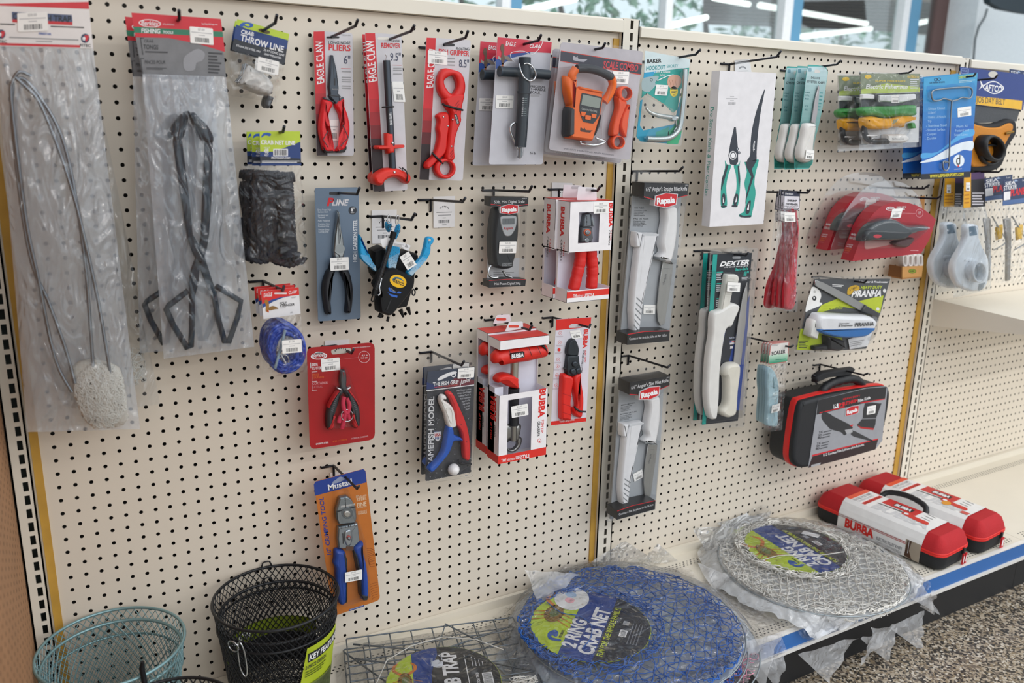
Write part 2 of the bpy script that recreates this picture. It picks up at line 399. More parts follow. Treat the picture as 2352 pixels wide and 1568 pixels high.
# slotted uprights
def upright(x, wd, side, z0, z1, label):
    b = MB(); h = wd/2; y0 = -.012
    b.box((x-h, y0, z0), (x-h+.003, .05, z1), CREAM2); b.box((x+h-.003, y0, z0), (x+h, .05, z1), CREAM2)
    s0, s1 = side-.0042, side+.0042; sl = .0175
    def f(a, c, d, e): b.box((a, y0, d), (c, y0+.002, e), CREAM2)
    f(x-h, s0, z0, z1); f(s1, x+h, z0, z1)
    z = z0+.02
    while z < z1-.01:
        f(s0, s1, z+sl, min(z+PI_, z1)); z += PI_
    f(s0, s1, z0, z0+.02)
    b.box((x-h+.003, .045, z0), (x+h-.003, .05, z1), m('39413f', .6)); b.box((x-h, y0, z1), (x+h, .05, z1+.002), CREAM2)
    o = b.build('slotted_upright'); tag(o, label, 'shelf upright', 'slotted uprights of the gondola'); return o
upright(-.5365, .031, -.5325, .1775, 1.52, 'cream slotted steel upright beside the tan pegboard')
upright(.7105, .046, .713, .1775, 1.512, 'cream slotted steel upright between pliers panel and knife panel')
upright(1.908, .042, 1.912, .1775, 1.495, 'cream slotted steel upright where the mid shelf begins')
def rail(x0, x1, z0, z1, label):
    b = MB(); p = [(-.018, z0), (-.018, z1-.004), (-.014, z1), (.05, z1), (.05, z0), (-.003, z0)]; n = len(p)
    b.add([(x0, y, z) for y, z in p]+[(x1, y, z) for y, z in p], [(i, (i+1) % n, n+(i+1) % n, n+i) for i in range(n)]+[tuple(range(n))[::-1], range(n, 2*n)], CREAM2)
    o = b.build('top_rail'); tag(o, label, 'shelf rail', 'top rails of the gondola')
rail(-.515, .686, 1.4842, 1.512, 'cream top rail above the red carded pliers'); rail(.735, 1.886, 1.478, 1.5, 'cream top rail above knife panel below the windows'); rail(1.931, 3.15, 1.472, 1.494, 'cream top rail above the blue belt card at far bay')
# rear panel coloured dark for the unlit inside of the gondola, seen through the holes
b = MB(); b.box((-.56, .09, .02), (3.15, .1, 1.49), m('3a352f', .8)); tag(b.build('rear_panel'), 'rear panel darkened for the unlit interior, seen only through pegboard holes', 'panel')
# base decks
def deck(x0, x1, label):
    b = MB(); b.box((x0, -.405, .125), (x1, -.002, ZD), CREAM2)
    b.box((x0, -.012, ZD), (x1, -.002, ZD+.022), CREAM2)
    o = b.build('base_shelf'); tag(o, label, 'shelf', 'base shelves of the gondola')
    dm = m('191919', .7)
    for y0, nn in ((-.05, 3), (-.375, 3)):
        q = MB()
        for r in range(nn):
            x = x0+.03+(r % 2)*.006
            while x < x1-.02:
                y = y0-r*.0085; q.add([(x-.0034, y, ZD+.0003), (x, y-.0024, ZD+.0003), (x+.0034, y, ZD+.0003), (x, y+.0024, ZD+.0003)], [(0, 1, 2, 3)], dm); x += .0122
        q.build('perforation', o, 'rows of small dark diamond perforations')
    return o
deck(-.52, .7105, 'cream base shelf under the wire traps'); deck(.7115, 1.908, 'cream base shelf under white crab net and red cases'); deck(1.909, 3.15, 'empty cream base shelf of the far bay')
for x0, x1, la in ((-.52, .7105, 'blue price rail below the blue netting bag'), (.7115, 1.908, 'blue price rail below white net and red cases'), (1.909, 3.15, 'blue price rail at the empty far bay')):
    b = MB(); b.box((x0, -.418, .112), (x1, -.4055, ZD+.002), m('e9e6e0', .4)); b.add([(x0, -.4225, .118), (x1, -.4225, .118), (x1, -.4195, ZD), (x0, -.4195, ZD)], [(0, 1, 2, 3)], m('2a63a6', .3, var=.1, scale=3))
    b.box((x0, -.4265, .108), (x1, -.418, .1175), m('dcdad6', .35)); tag(b.build('price_rail'), la, 'price rail', 'price rails')
for x0, x1, la in ((-.52, .7105, 'black kick plate under the netting bags'), (.7115, 1.908, 'black kick plate below white net and red cases'), (1.909, 3.15, 'black kick plate of the far bay')):
    b = MB(); b.box((x0, -.402, 0), (x1, -.39, .1245), m('17181b', .5)); tag(b.build('kick_plate'), la, 'kick plate', 'kick plates')
# terrazzo floor
def terrazzo():
    mt = bpy.data.materials.new('terrazzo'); mt.use_nodes = True; n = mt.node_tree.nodes; l = mt.node_tree.links; p = n['Principled BSDF']
    tc = n.new('ShaderNodeTexCoord'); v = n.new('ShaderNodeTexVoronoi'); v.inputs['Scale'].default_value = 190; l.new(tc.outputs['Object'], v.inputs['Vector'])
    sp = n.new('ShaderNodeSeparateColor'); l.new(v.outputs['Color'], sp.inputs[0])
    r = n.new('ShaderNodeValToRGB'); e = r.color_ramp.elements; e[0].color = lin('3a3733')+(1,); e[1].color = lin('c9c0b2')+(1,); r.color_ramp.interpolation = 'CONSTANT'
    for pos, c in ((.3, '6f6458'), (.5, 'a89a86'), (.72, '8a7a62'), (.85, 'b5aa98')): e.new(pos).color = lin(c)+(1,)
    e[-1].position = .93
    l.new(sp.outputs[0], r.inputs[0]); l.new(r.outputs[0], p.inputs['Base Color']); p.inputs['Roughness'].default_value = .28
    return mt
b = MB(); b.box((-4, -12, -.05), (9, 12, 0), terrazzo()); struct(b.build('floor'))
# mid shelf of the far bay
b = MB()
zs = onY(2150, 690, 0).z
b.box((1.932, -.33, zs-.004), (3.15, -.005, zs), CREAM2)
b.box((1.932, -.335, zs-.035), (3.15, -.33, zs), CREAM2)
sf = b.build('mid_shelf'); tag(sf, 'cream steel shelf bracketed to the far bay below white rod holders', 'shelf')
b = MB(); b.add([(1.926, y, z) for y, z in ((-.01, zs+.01), (-.01, zs-.075), (-.1, zs-.065), (-.33, zs-.035), (-.33, zs))]+[(1.93, y, z) for y, z in ((-.01, zs+.01), (-.01, zs-.075), (-.1, zs-.065), (-.33, zs-.035), (-.33, zs))], [(0, 1, 2, 3, 4), (9, 8, 7, 6, 5)]+[(i, (i+1) % 5, 5+(i+1) % 5, 5+i) for i in range(5)], CREAM2); b.build('bracket', sf)
# shop front beyond: window wall at y = YW
YW = 4.2
def W2(px, py, y=YW): return onY(px, py, y)
FW = m('eef2f4', .4); FB = m('5f9cc0', .45, var=.05, scale=3); FR = m('6b5350', .6)
def mull(px0, px1, mt, y0, nm, dy=.1):
    a, c = W2(px0, 60), W2(px1, 60); b = MB(); b.box((a.x, y0, .0), (c.x, y0+dy, 3.4), mt); struct(b.build(nm))
for k, (p0, p1, mt) in enumerate(((1148, 1168, FW), (1522, 1538, FW), (1793, 1812, FW), (2066, 2080, FW))): mull(p0, p1, mt, YW-.03, 'trim_%d' % (k+1))
for k, (p0, p1) in enumerate(((1168, 1198), (1808, 1840), (2080, 2110), (2190, 2240))): mull(p0, p1, FB, YW, 'trim_%d' % (k+5))
a, c = W2(2150, 60), W2(2192, 60); b = MB(); b.box((a.x, YW+.02, 0), (c.x, YW+.1, 3.4), FR); struct(b.build('trim_9'))
glass = plastic('window_glass', .02, .03, .01, tint=(.93, .985, .98))
xs = [W2(p, 60).x for p in (560, 1168, 1530, 1808, 2080, 2150)]
for k in range(5):
    b = MB(); b.box((xs[k], YW+.05, .5), (xs[k+1], YW+.056, 3.4), glass); struct(b.build('window_%d' % (k+1)))
b = MB(); b.box((onY(2240, 60, YW-.3).x, YW-.3, 0), (12, YW+.1, 3.6), m('dfe6e8', .6)); struct(b.build('wall_right'))
b = MB(); b.box((-8, YW, 0), (9, YW+.1, .55), FB); struct(b.build('wall_back'))
# dark valance near the ceiling and a hanging cable
b = MB(); p = [W2(x, y, 3.2) for x, y in ((2262, -60), (2275, 6), (2300, 20), (2352, 30), (2420, 38), (2420, -60))]
b.add(list(p)+[q+Vector((0, .06, 0)) for q in p], [range(6), tuple(range(6, 12))[::-1]]+[(i, 6+i, 6+(i+1) % 6, (i+1) % 6) for i in range(6)], m('23323a', .7)); tag(b.build('dark_canopy'), 'dark rounded canopy edge hanging above the pale wall', 'canopy')
b = MB(); b.tube([W2(x, y, YW-.306) for x, y in ((2268, 20), (2262, 40), (2248, 62), (2240, 90), (2236, 140))], .008, m('3d4a50', .6), 6); tag(b.build('hanging_cable'), 'thin dark cable down the pale wall beside the blue post', 'cable')
# outdoors: canopy soffit, added glowing rods for ceiling tubes reflected in the glass, trees, pavement
b = MB(); y0, y1 = YW+.3, YW+6
zc = 3.0
SOF = m('b39c92', .7, var=.12, scale=3)
p = [onZ(x, y, 3.3) for x, y in ((1600, -60), (1640, 22), (1735, 46), (1900, 62), (2165, 84), (2230, -60))]
b.add(list(p)+[q+Vector((0, 0, .1)) for q in p], [tuple(range(6))[::-1], range(6, 12)]+[(i, (i+1) % 6, 6+(i+1) % 6, 6+i) for i in range(6)], SOF)
sf = b.build('soffit'); tag(sf, 'brown slatted soffit outside the windows', 'soffit')
b = MB()
for k in range(9):
    a, c = onZ(1615, -12+k*8, 3.29), onZ(2190, 10+k*8, 3.29); b.tube([a, c], .03, m('6d5f5d', .8), 4)
b.build('slat_gap', sf)
emi = bpy.data.materials.new('reflection_glow'); emi.use_nodes = True; e = emi.node_tree.nodes['Principled BSDF']; e.inputs['Emission Color'].default_value = (1, .99, .95, 1); e.inputs['Emission Strength'].default_value = 2.2
def reflection_rod(p0, p1, r, label, y):  # added glowing rod standing for a ceiling tube mirrored in the window glass
    a, c = onY(*p0, y), onY(*p1, y+1.2); b = MB(); b.tube([a, c], r, emi, 10); o = b.build('tube_reflection'); tag(o, label, 'reflection', 'glowing rods for tube reflections in the windows')
TL = (((1205, 24), (1322, -3), 'glowing rod for a tube reflection in the first window pane'), ((1536, 60), (1622, 40), 'glowing rod for a tube reflection low in the third window pane'), ((1745, 12), (1990, 54), 'long glowing rod for a tube reflection crossing the soffit'), ((1842, 84), (2000, 66), 'low glowing rod for a tube reflection in the fourth window pane'), ((1640, -6), (1720, 10), 'short glowing rod for a tube reflection at the top edge of the windows'), ((2100, 55), (2142, 46), 'short glowing rod for a tube reflection beside the brown frame'))
for p0, p1, la in TL: reflection_rod(p0, p1, .035, la, YW+2.2)
rl = random.Random(3)
LEAF = [m(c, .6, var=.2, scale=8) for c in ('7aa88a', '97c0a2', 'bcdcc2', '5f8f74')]
def tree(px, py, y, r, h, label, n=170):
    c = onY(px, py, y); b = MB()
    b.tube([(c.x, y, 0), (c.x+.1, y, c.z-r*.3), (c.x-.1, y, c.z+r*.5)], [.12, .09, .03], m('4a3b30', .8), 8)
    o = b.build('trunk'); t = bpy.data.objects.new('tree', None); t.location = (c.x, y, 0); COL.objects.link(t); tag(t, label, 'tree', 'trees beyond the windows')
    o.parent = t; o.location = (-c.x, -y, 0); f = MB()
    for k in range(n):
        while True:
            v = Vector((rl.uniform(-1, 1), rl.uniform(-1, 1), rl.uniform(-1, 1)))
            if v.length < 1: break
        v = v.normalized()*(v.length**.4); p = Vector((v.x*r*1.3, v.y*r*.8, c.z+v.z*h)); s = rl.uniform(.1, .22)
        a = Vector((rl.uniform(-1, 1), rl.uniform(-1, 1), rl.uniform(-1, 1))).normalized(); d = a.cross(Vector((.3, .2, 1))).normalized()
        f.add([p-a*s, p+d*s*.5, p+a*s, p-d*s*.5], [(0, 1, 2, 3)], rl.choice(LEAF))
    f.build('foliage', t)
for k, (px, py, y, r, h, la) in enumerate(((1060, 20, 14, 1.5, 1.1, 'green tree seen through the first window pane'), (1290, 45, 12, .9, .8, 'green tree behind the second window pane'), (1410, 60, 16.5, 1.0, 1.1, 'paler tree beside the second white mullion'), (1620, 70, 14, 1.1, .9, 'green tree low in the third window pane'), (1775, 60, 18, 1.2, .9, 'dark green tree beside the blue mullion'), (1930, 110, 14, 1.8, .6, 'low green tree in the fourth window pane'), (870, 0, 11, 1.0, 1.0, 'green tree above the left top rail'))):
    tree(px, py, y, r, h, la)
b = MB(); b.box((-20, YW+.2, -.04), (30, 30, -.001), m('a8a59e', .8)); b.box((-20, 19, 0), (34, 19.3, 2.2), m('6d9482', .8, var=.3, scale=1.5)); struct(b.build('ground'))
# ================================================================ HOOKS
STEEL = m('1c1e26', .35, .3); CHROME = m('c9cbce', .18, 1.); STEEL2 = m('8f9499', .3, 1.); GUN = m('4a5058', .35, .7)
def hook(bend, tip, label, L=.15, post=True):
    e = onY(*bend, -L); t = onY(*tip, -L-.012)
    b = MB(); bz = e.z-.008; y0 = -.0035
    P = [Vector((e.x, y0, bz))]+[Vector((e.x, y0-(L-.008)*k/4, bz+(e.z-bz)*k/4)) for k in (1, 2, 3, 4)]+[e, Vector(t)]
    b.tube([tuple(p) for p in P], .0026, STEEL, 8)
    o = b.build('peg_hook'); tag(o, label, 'hook', 'black pegboard hooks')
    q = MB(); q.tube([(e.x-.027, .004, bz+.001), (e.x-.0254, y0, bz), (e.x, y0, bz)], .0025, STEEL, 8)
    if post: q.tube([(e.x, y0, bz), (e.x, y0, bz-.022), (e.x, .004, bz-.0254)], .0025, STEEL, 8)
    q.build('hook_base', o); return o
HK = (((412, 44), (411, 23), 'the tongs bags', .14), ((632, 53), (636, 34), 'the throw line bag', .15), ((650, 303), (653, 290), 'the bagged black rope', .15), ((650, 667), (652, 657), 'the blue stringer bags', .15),
 ((816, 60), (822, 45), 'the red handled long nose pliers', .15), ((944, 72), (952, 58), 'the red hook removers', .15), ((1069, 87), (1075, 71), 'the red fish gripper', .15), ((1237, 93), (1243, 80), 'the T handle scales', .15),
 ((1384, 110), (1390, 99), 'the orange digital scale', .15), ((1598, 125), (1608, 114), 'the teal hook extractor card', .15), ((1783, 131), (1794, 117), 'the tall white knife box', .15), ((1922, 148), (1931, 139), 'the teal oyster knives', .15),
 ((2087, 167), (2098, 160), 'the yellow electric knife packs', .15), ((2236, 175), (2241, 168), 'the blue dehooker cards', .15), ((1215, 440), (1222, 427), 'the mini digital scale', .15), ((820, 446), (826, 431), 'the grey carded pliers', .15),
 ((945, 505), (953, 490), 'the black sheaths with coiled lanyards', .15), ((1062, 464), (1069, 454), 'only a white price tag', .15), ((1372, 438), (1379, 427), 'the red and white crimper boxes', .15), ((1560, 393), (1569, 383), 'the upper white handled fillet knife', .15),
 ((1712, 587), (1719, 580), 'the long white sheathed knives', .15), ((1855, 443), (1861, 435), 'the pink shrimp tools', .15), ((2122, 433), (2135, 424), 'the curved red electric knife packs', .15), ((2152, 456), (2163, 449), 'the small orange spool box', .15),
 ((1985, 649), (1993, 642), 'the lime and grey electric knife card', .15), ((1815, 797), (1822, 793), 'the pale blue fish scalers', .15), ((1533, 844), (1537, 840), 'the lower white handled fillet knife', .15), ((1216, 758), (1222, 747), 'the fish lip grabber boxes', .15),
 ((1353, 752), (1356, 745), 'the red handled wire cutter', .15), ((1060, 839), (1066, 829), 'the red white and blue fish grips', .15), ((807, 811), (812, 802), 'the small side cutter on red card', .1), ((820, 1122), (825, 1116), 'the blue crimping tool', .15),
 ((1983, 861), (1994, 857), 'the black and red knife case', .15), ((2293, 395), (2304, 388), 'the white rod holder bags', .15), ((2285, 180), (2291, 172), 'the gold fighting belt', .13))
HO = {}
for bd, tp, la, L in HK: HO[la] = hook(bd, tp, 'black wire pegboard hook that holds '+la if 'only' not in la else 'black wire pegboard hook holding only a white price tag', L, post=L > .11)
RED = m('d21f2b', .4); RED2 = m('e02a22', .35); DRED = m('a1141b', .4); NAVY = m('1d2f63', .45); BLUE = m('2458b0', .4); WHT = m('eeeef0', .4); BLK = m('17181c', .45); LIME = m('b9cf3a', .45); CARD = m('cfcdd2', .4); CARD2 = m('b9bac2', .4)
GRN = m('1f6b56', .45); OR = m('ee6a1f', .4); YEL = m('f0c02c', .45); TEAL = m('1f9488', .45); LT = m('c3c3cb', .4)
def grad(b, tl, tr, br, bl, c0, c1, h, n=10, a0=0., a1=1.):
    """a printed colour run from c0 at the top to c1 at the foot of a stripe"""
    A, B = lin(c0), lin(c1)
    for k in range(n):
        f, g = k/n, (k+1)/n; t = min(1, max(0, ((k+.5)/n-a0)/(a1-a0)))
        q = lambda p, r, s: (p[0]+(r[0]-p[0])*s, p[1]+(r[1]-p[1])*s)
        b.ink([q(tl, bl, f), q(tr, br, f), q(tr, br, g), q(tl, bl, g)], h, m(tuple(round(A[i]+(B[i]-A[i])*t, 3) for i in range(3)), .4))
KA = (690, 30, 3.7325); KB = (1080, 60, 4.6125); KC = (690, 410, 4.4805); KD = (1080, 400, 4.9); K0 = (0, 0, 2.8); K1 = (280, 0, 3.734); K2 = (300, 220, 2.45); K3 = (0, 500, 2.614)
H1, H2, H3, H4 = .0002, .0004, .0006, .0008
# ---------------------------------------------------------------- long nose pliers
i = It('long_nose_pliers', 'red handled long nose pliers on a grey and red card marked 6 inch', 'pliers', KA, (300, 1222), .021)
c = i.part('backing_card'); c.card([(112, 150), (446, 172), (459, 1222), (140, 1222)], -.0008, 0, CARD, 22)
grad(c, (112, 158), (207, 156), (232, 1221), (141, 1221), 'd0202b', '2a1418', H1, 12, .45, .8)
c.t('EAGLE CLAW', (204, 606), (190, 240), (144, 612), H2, WHT, .03, -.25)
c.t('LONG NOSE', (241, 264), (428, 268), (241, 240), H2, INK, .03); c.t('PLIERS', (242, 318), (430, 326), (242, 266), H2, RED, .05)
c.t('6"', (371, 432), (428, 435), (371, 362), H2, m('4a4d63', .4), .03); c.ink([(348, 472), (432, 475), (432, 478), (348, 475)], H2, RED)
c.t('TECLN-6N', (352, 194), (428, 197), (352, 182), H2, GREY, 0)
for y in (496, 545, 565, 582, 620, 638): c.ink([(355, y), (432, y+3), (432, y+12), (355, y+9)], H2, GREY)
c.ink(rr(222, 200, 334, 216, 7), H2, INK)
p = i.part('jaws'); p.pil([(264, 358), (286, 358), (318, 500), (334, 640), (330, 690), (342, 700), (345, 760), (318, 790), (292, 770), (244, 712), (250, 690), (242, 630), (246, 560)], .002, .011, .003, GUN)
p.line((275, 372), (290, 560), .0008, .0112, INK); p.ink(rr(287, 560, 300, 620, 3), .0112, INK); p.line((250, 706), (345, 716), .0016, .0115, INK); p.t('EAGLE', (274, 658), (318, 660), (274, 646), .0113, GREY)
g = m('de2128', .45, bump=.2, bscale=300)
p = i.part('handle', 'red grip'); p.pil(sm([(206, 740), (286, 768), (252, 860), (234, 960), (236, 1050), (268, 1135), (306, 1172), (300, 1190), (214, 1190), (188, 1120), (166, 1010), (172, 900), (190, 800)], 3), .001, .014, .005, g)
p.pil([(208, 716), (298, 762), (290, 775), (204, 740)], .001, .012, .002, m('55565c', .5)); p.pil([(192, 1142), (310, 1182), (308, 1198), (222, 1200), (204, 1180)], .002, .013, .002, BLK)
p.wire([(236, 1010, .0145), (195, 1085, .0145), (240, 1150, .0145)], .0008, m('55565c', .5), 6)
p = i.part('handle', 'red grip'); p.pil(sm([(300, 780), (378, 728), (386, 800), (412, 870), (430, 970), (424, 1060), (404, 1130), (380, 1175), (318, 1188), (312, 1172), (346, 1120), (362, 1040), (356, 950), (335, 860)], 3), .001, .014, .005, g)
p.pil([(298, 775), (305, 790), (380, 735), (374, 716)], .001, .012, .002, m('55565c', .5)); p.pil([(312, 1182), (402, 1142), (402, 1165), (384, 1196), (314, 1199)], .002, .013, .002, BLK)
p.wire([(364, 960, .0145), (412, 1065, .0145), (345, 1140, .0145)], .0008, m('55565c', .5), 6)
sticker(i, (250, 915), (327, 916), (252, 1094), .0012); i.done()
# ---------------------------------------------------------------- hook remover (two)
i = It('hook_remover', 'front one of the two red handled hook removers on tall red and grey cards', 'hook remover', KA, (760, 1530), .05, 'tall hook removers on cards')
c = i.part('backing_card'); c.card([(554, 166), (866, 184), (918, 1518), (625, 1530)], -.0008, 0, CARD, 22)
grad(c, (556, 170), (640, 172), (722, 1526), (627, 1529), 'd0202b', '241418', H1, 12, .4, .72)
c.t('EAGLE CLAW', (655, 592), (628, 238), (588, 595), H2, WHT, .03, -.25)
c.t('HOOK', (784, 247), (853, 248), (784, 228), H2, INK, .03); c.t('REMOVER', (694, 296), (856, 300), (694, 254), H2, RED, .05)
c.t('9.5"', (770, 406), (860, 408), (770, 338), H2, m('4a4d63', .4), .03); c.ink([(785, 444), (868, 446), (868, 449), (785, 447)], H2, RED); c.ink(rr(662, 206, 760, 230, 10), H2, m('e8e4dc', .5))
for y in (468, 486, 518): c.ink([(795, y), (868, y), (868, y+8), (795, y+8)], H2, GREY)
p = i.part('shaft'); p.wire([(738, 405, .014), (760, 800, .014), (790, 1330, .014)], .0068, GUN, 14)
p.ink([(770, 950), (790, 950), (784, 850), (766, 850)], .0211, m('6d737b', .4)); p.t('EAGLE CLAW', (790, 955), (780, 860), (768, 957), .0213, WHT)
p.wire([(735, 405, .014), (740, 370, .014), (728, 350, .014)], .0012, CHROME, 6); p.wire([(702, 808, .014), (720, 806, .021), (780, 803, .021), (800, 803, .013)], .0016, BLK, 6)
p = i.part('slide_grip', 'red winged slide grip'); rd = m('e03226', .4)
p.pil([(740, 1030), (803, 1026), (806, 1130), (900, 1128), (908, 1142), (896, 1156), (820, 1168), (816, 1205), (752, 1206), (748, 1172), (662, 1168), (650, 1152), (662, 1136), (745, 1134)], .006, .023, .005, rd); p.sphere(i.P(790, 1114, .023)+(.022,), .003, CHROME)
p = i.part('handle', 'red palm handle'); p.pil(sm([(762, 1330), (818, 1328), (870, 1340), (945, 1380), (960, 1425), (935, 1468), (900, 1455), (850, 1418), (790, 1415), (740, 1440), (712, 1480), (660, 1475), (634, 1430), (650, 1385), (720, 1340)], 3), .004, .026, .006, rd)
p.sphere(i.P(807, 1364, .026)+(.025,), .003, CHROME); p.wire([(872, 1325, .027), (905, 1350, .027), (920, 1390, .03), (912, 1440, .028)], .0014, BLK, 6)
sticker(i, (785, 586), (880, 588), (806, 760), .0012, ''); i.done()
dup(i, 'rear one of the two red handled hook removers on tall cards', (690+554/3.7325, 30+166/3.7325), (690+528/3.7325, 30+178/3.7325), .022)
# ---------------------------------------------------------------- floating fish gripper
i = It('fish_gripper', 'all red plastic fish gripper on a grey and red card marked 8.5 inch', 'fish gripper', KA, (1210, 1430), .06)
c = i.part('backing_card'); c.card([(1080, 208), (1462, 232), (1392, 1436), (1020, 1426)], -.0008, 0, CARD, 22)
grad(c, (1082, 210), (1162, 214), (1102, 1429), (1021, 1425), 'd0202b', '241418', H1, 12, .45, .75)
c.t('EAGLE CLAW', (1137, 645), (1160, 310), (1080, 643), H2, WHT, .03, -.25)
c.t('FLOATING', (1336, 316), (1448, 320), (1336, 292), H2, INK, .03); c.t('FISH GRIPPER', (1185, 350), (1448, 370), (1185, 305), H2, RED, .05)
c.t('8.5"', (1360, 462), (1446, 466), (1360, 395), H2, m('4a4d63', .4), .03); c.ink(rr(1222, 262, 1322, 284, 10), H2, INK)
for y in (384, 412, 440): c.ink([(1262, y), (1325, y+2), (1325, y+12), (1262, y+10)], H2, GREY)
gp = m('d92420', .45)
p = i.part('gripper_body', 'red gripper with jaw loop and finger ring')
p.ring(sm([(1262, 474), (1300, 482), (1380, 510), (1416, 590), (1415, 680), (1380, 740), (1330, 760), (1255, 745), (1205, 690), (1186, 600), (1202, 520), (1235, 475)], 3), sm([(1275, 545), (1320, 530), (1350, 580), (1352, 640), (1318, 695), (1280, 678), (1245, 625), (1238, 575)], 3), .002, .018, gp, .003)
p.pil(sm([(1240, 735), (1330, 690), (1415, 700), (1400, 790), (1388, 880), (1390, 930), (1348, 1040), (1330, 1150), (1330, 1260), (1250, 1260), (1268, 1110), (1285, 950), (1300, 860), (1260, 800)], 3), .002, .02, .005, gp)
p.ring(el(1248, 1334, 90, 88), el(1256, 1332, 56, 60), .002, .018, gp, .003)
for y in (760, 790, 820): p.line((1330, y+30), (1362, y-10), .0015, .0206, DRED)
for y in (1185, 1210, 1235): p.line((1285, y+20), (1312, y-15), .0015, .0206, DRED)
p.ink(rr(-21, -38, 21, 38, 8) and [(1320, 866), (1340, 866), (1364, 940), (1352, 956), (1340, 948), (1320, 882)], .0207, BLK); p.t('EAGLE CLAW', (1356, 942), (1336, 872), (1342, 944), .0209, WHT)
for q in ((1306, 913), (1296, 1142)): i.part('rivet', 'bright rivet', p).sphere(i.P(*q, .02)+(.0195,), .0022, CHROME)
p = i.part('trigger_handle', 'red finger grooved lever'); p.pil(sm([(1225, 850), (1275, 860), (1285, 950), (1268, 1080), (1262, 1160), (1240, 1215), (1180, 1270), (1115, 1335), (1080, 1325), (1088, 1280), (1130, 1240), (1160, 1190), (1180, 1120), (1190, 1050), (1180, 990), (1192, 930), (1178, 880)], 3), .003, .017, .004, gp)
for q in ((1226, 891), (1265, 968)): i.part('rivet', 'bright rivet', p).sphere(i.P(*q, .017)+(.0165,), .0022, CHROME)
p = i.part('cable_tie', 'black cable tie'); p.wire([(1220, 780, .014), (1240, 792, .021), (1370, 826, .021), (1390, 832, .012)], .0022, BLK, 6); p = i.part('cable_tie', 'black cable tie'); p.wire([(1130, 1198, .012), (1150, 1220, .018), (1205, 1275, .018), (1220, 1288, .01)], .0022, BLK, 6)
sticker(i, (1095, 318), (1262, 334), (1092, 430), .0012, '$7.50'); i.done()
# ---------------------------------------------------------------- T-handle scale (two)
i = It('spring_scale', 'front one of the two black T-handle spring scales on red topped grey cards', 'scale', KB, (480, 1465), .095, 'T-handle scales on cards')
c = i.part('backing_card'); c.card([(290, 114), (864, 168), (768, 1464), (198, 1464)], -.0008, 0, LT, 26)
def eagle_top(c, q, h, red):
    c.ink([q(0, 0), q(1, 0), q(1, .24), q(.62, .26), q(.3, .33), q(.12, .42), q(0, .5)], h, red)
    c.ink([q(0, .5), q(.12, .42), q(.3, .33), q(.62, .26), q(.62, .29), q(.3, .42), q(.1, .6), q(0, .72)], h+.0001, m('2a4c94', .4))
eagle_top(c, lambda a, b: (290+a*574-b*30, 116+a*54+b*480), H1, m('cb3347', .4))
c.t('EAGLE', (376, 204), (486, 216), (376, 158), H3, WHT, .03, .25); c.t('CLAW', (630, 230), (760, 236), (630, 192), H3, WHT, .03, .25)
EAG = m('6b5648', .6)
def eagle(c, x, y, s, h):
    c.ink(sm([(x+a*s, y+b*s) for a, b in ((-8, -30), (12, -32), (22, 0), (18, 60), (26, 110), (14, 158), (-2, 158), (-10, 100), (-4, 50), (-16, 10))], 3), h, EAG); c.ink([(x+a*s, y+b*s) for a, b in ((20, 70), (70, 90), (100, 125), (60, 125), (24, 110))], h, m('8c8078', .6))
    c.ink([(x+a*s, y+b*s) for a, b in ((-4, 100), (-36, 80), (-42, 104), (-14, 122))], h, m('a59c96', .6)); c.ink([(x+a*s, y+b*s) for a, b in ((0, 150), (16, 150), (10, 186), (-4, 176))], h, m('b86a3c', .5))
eagle(c, 338, 228, 1.1, H4)
c.t('PRECISION', (640, 648), (788, 654), (640, 626), H2, INK, .03); c.t('T-HANDLE', (640, 680), (798, 688), (640, 652), H2, INK, .04); c.t('SCALE', (640, 712), (738, 717), (640, 686), H2, INK, .04)
c.t('55 lb', (636, 1356), (692, 1358), (636, 1330), H2, INK, .02); fine(c, 640, 724, 760, 750, 2, H2, GREY)
dk = m('1f2c36', .4)
p = i.part('cross_handle'); p.wire([(308, 478, .016), (560, 492, .016), (832, 516, .016)], .0095, dk, 16); p.wire([(308, 478, .016), (324, 479, .016)], .0102, m('2b3a48', .4), 16)
p = i.part('barrel'); p.wire([(578, 330, .018), (572, 700, .018)], .012, dk, 16); p.wire([(570, 700, .018), (532, 1280, .018)], .0118, m('17232d', .35), 16); p.wire([(571, 690, .018), (570, 715, .018)], .0135, dk, 16)
for k in range(9): y = 770+k*23; p.t('%d' % (10+k*5), (556-k*1.6, y), (570-k*1.6, y), (556-k*1.6, y-12), .0304, WHT); p.ink([(574-k*1.6, y-8), (604-k*1.6, y-8), (604-k*1.6, y-5), (574-k*1.6, y-5)], .0301, m('8fa4a4', .4))
p = i.part('split_ring', 'chrome ring'); p.wire(sm([(520, 400, .024), (535, 470, .03), (570, 540, .032), (630, 580, .032), (680, 560, .032), (694, 500, .032), (660, 430, .032), (610, 395, .03), (570, 400, .028)], 3, False),   .0016, CHROME, 8)
p = i.part('hook', 'chrome hook'); p.wire(sm([(505, 1380, .012), (530, 1390, .012), (545, 1340, .012), (520, 1320, .012), (460, 1200, .012), (425, 1110, .012), (440, 1040, .012), (490, 1020, .012)], 3, False), .0024, CHROME, 8); p.wire([(530, 1285, .016), (525, 1390, .014)], .004, STEEL2, 8)
p = i.part('blister'); p.pil(roundc([(470, 380), (700, 390), (640, 640), (636, 1000), (580, 1400), (468, 1400), (494, 700)], 30), .001, .034, .006, CLEAR)
p = i.part('line', 'clear monofilament loop'); p.wire(sm([(470, 380, .01), (430, 330, .01), (440, 280, .01), (560, 265, .012), (660, 300, .012), (750, 210, .012), (770, 140, .01)], 4, False), .0006, WHT, 5)
sticker(i, (276, 732), (462, 736), (268, 868), .0012, '$18.00'); i.done()
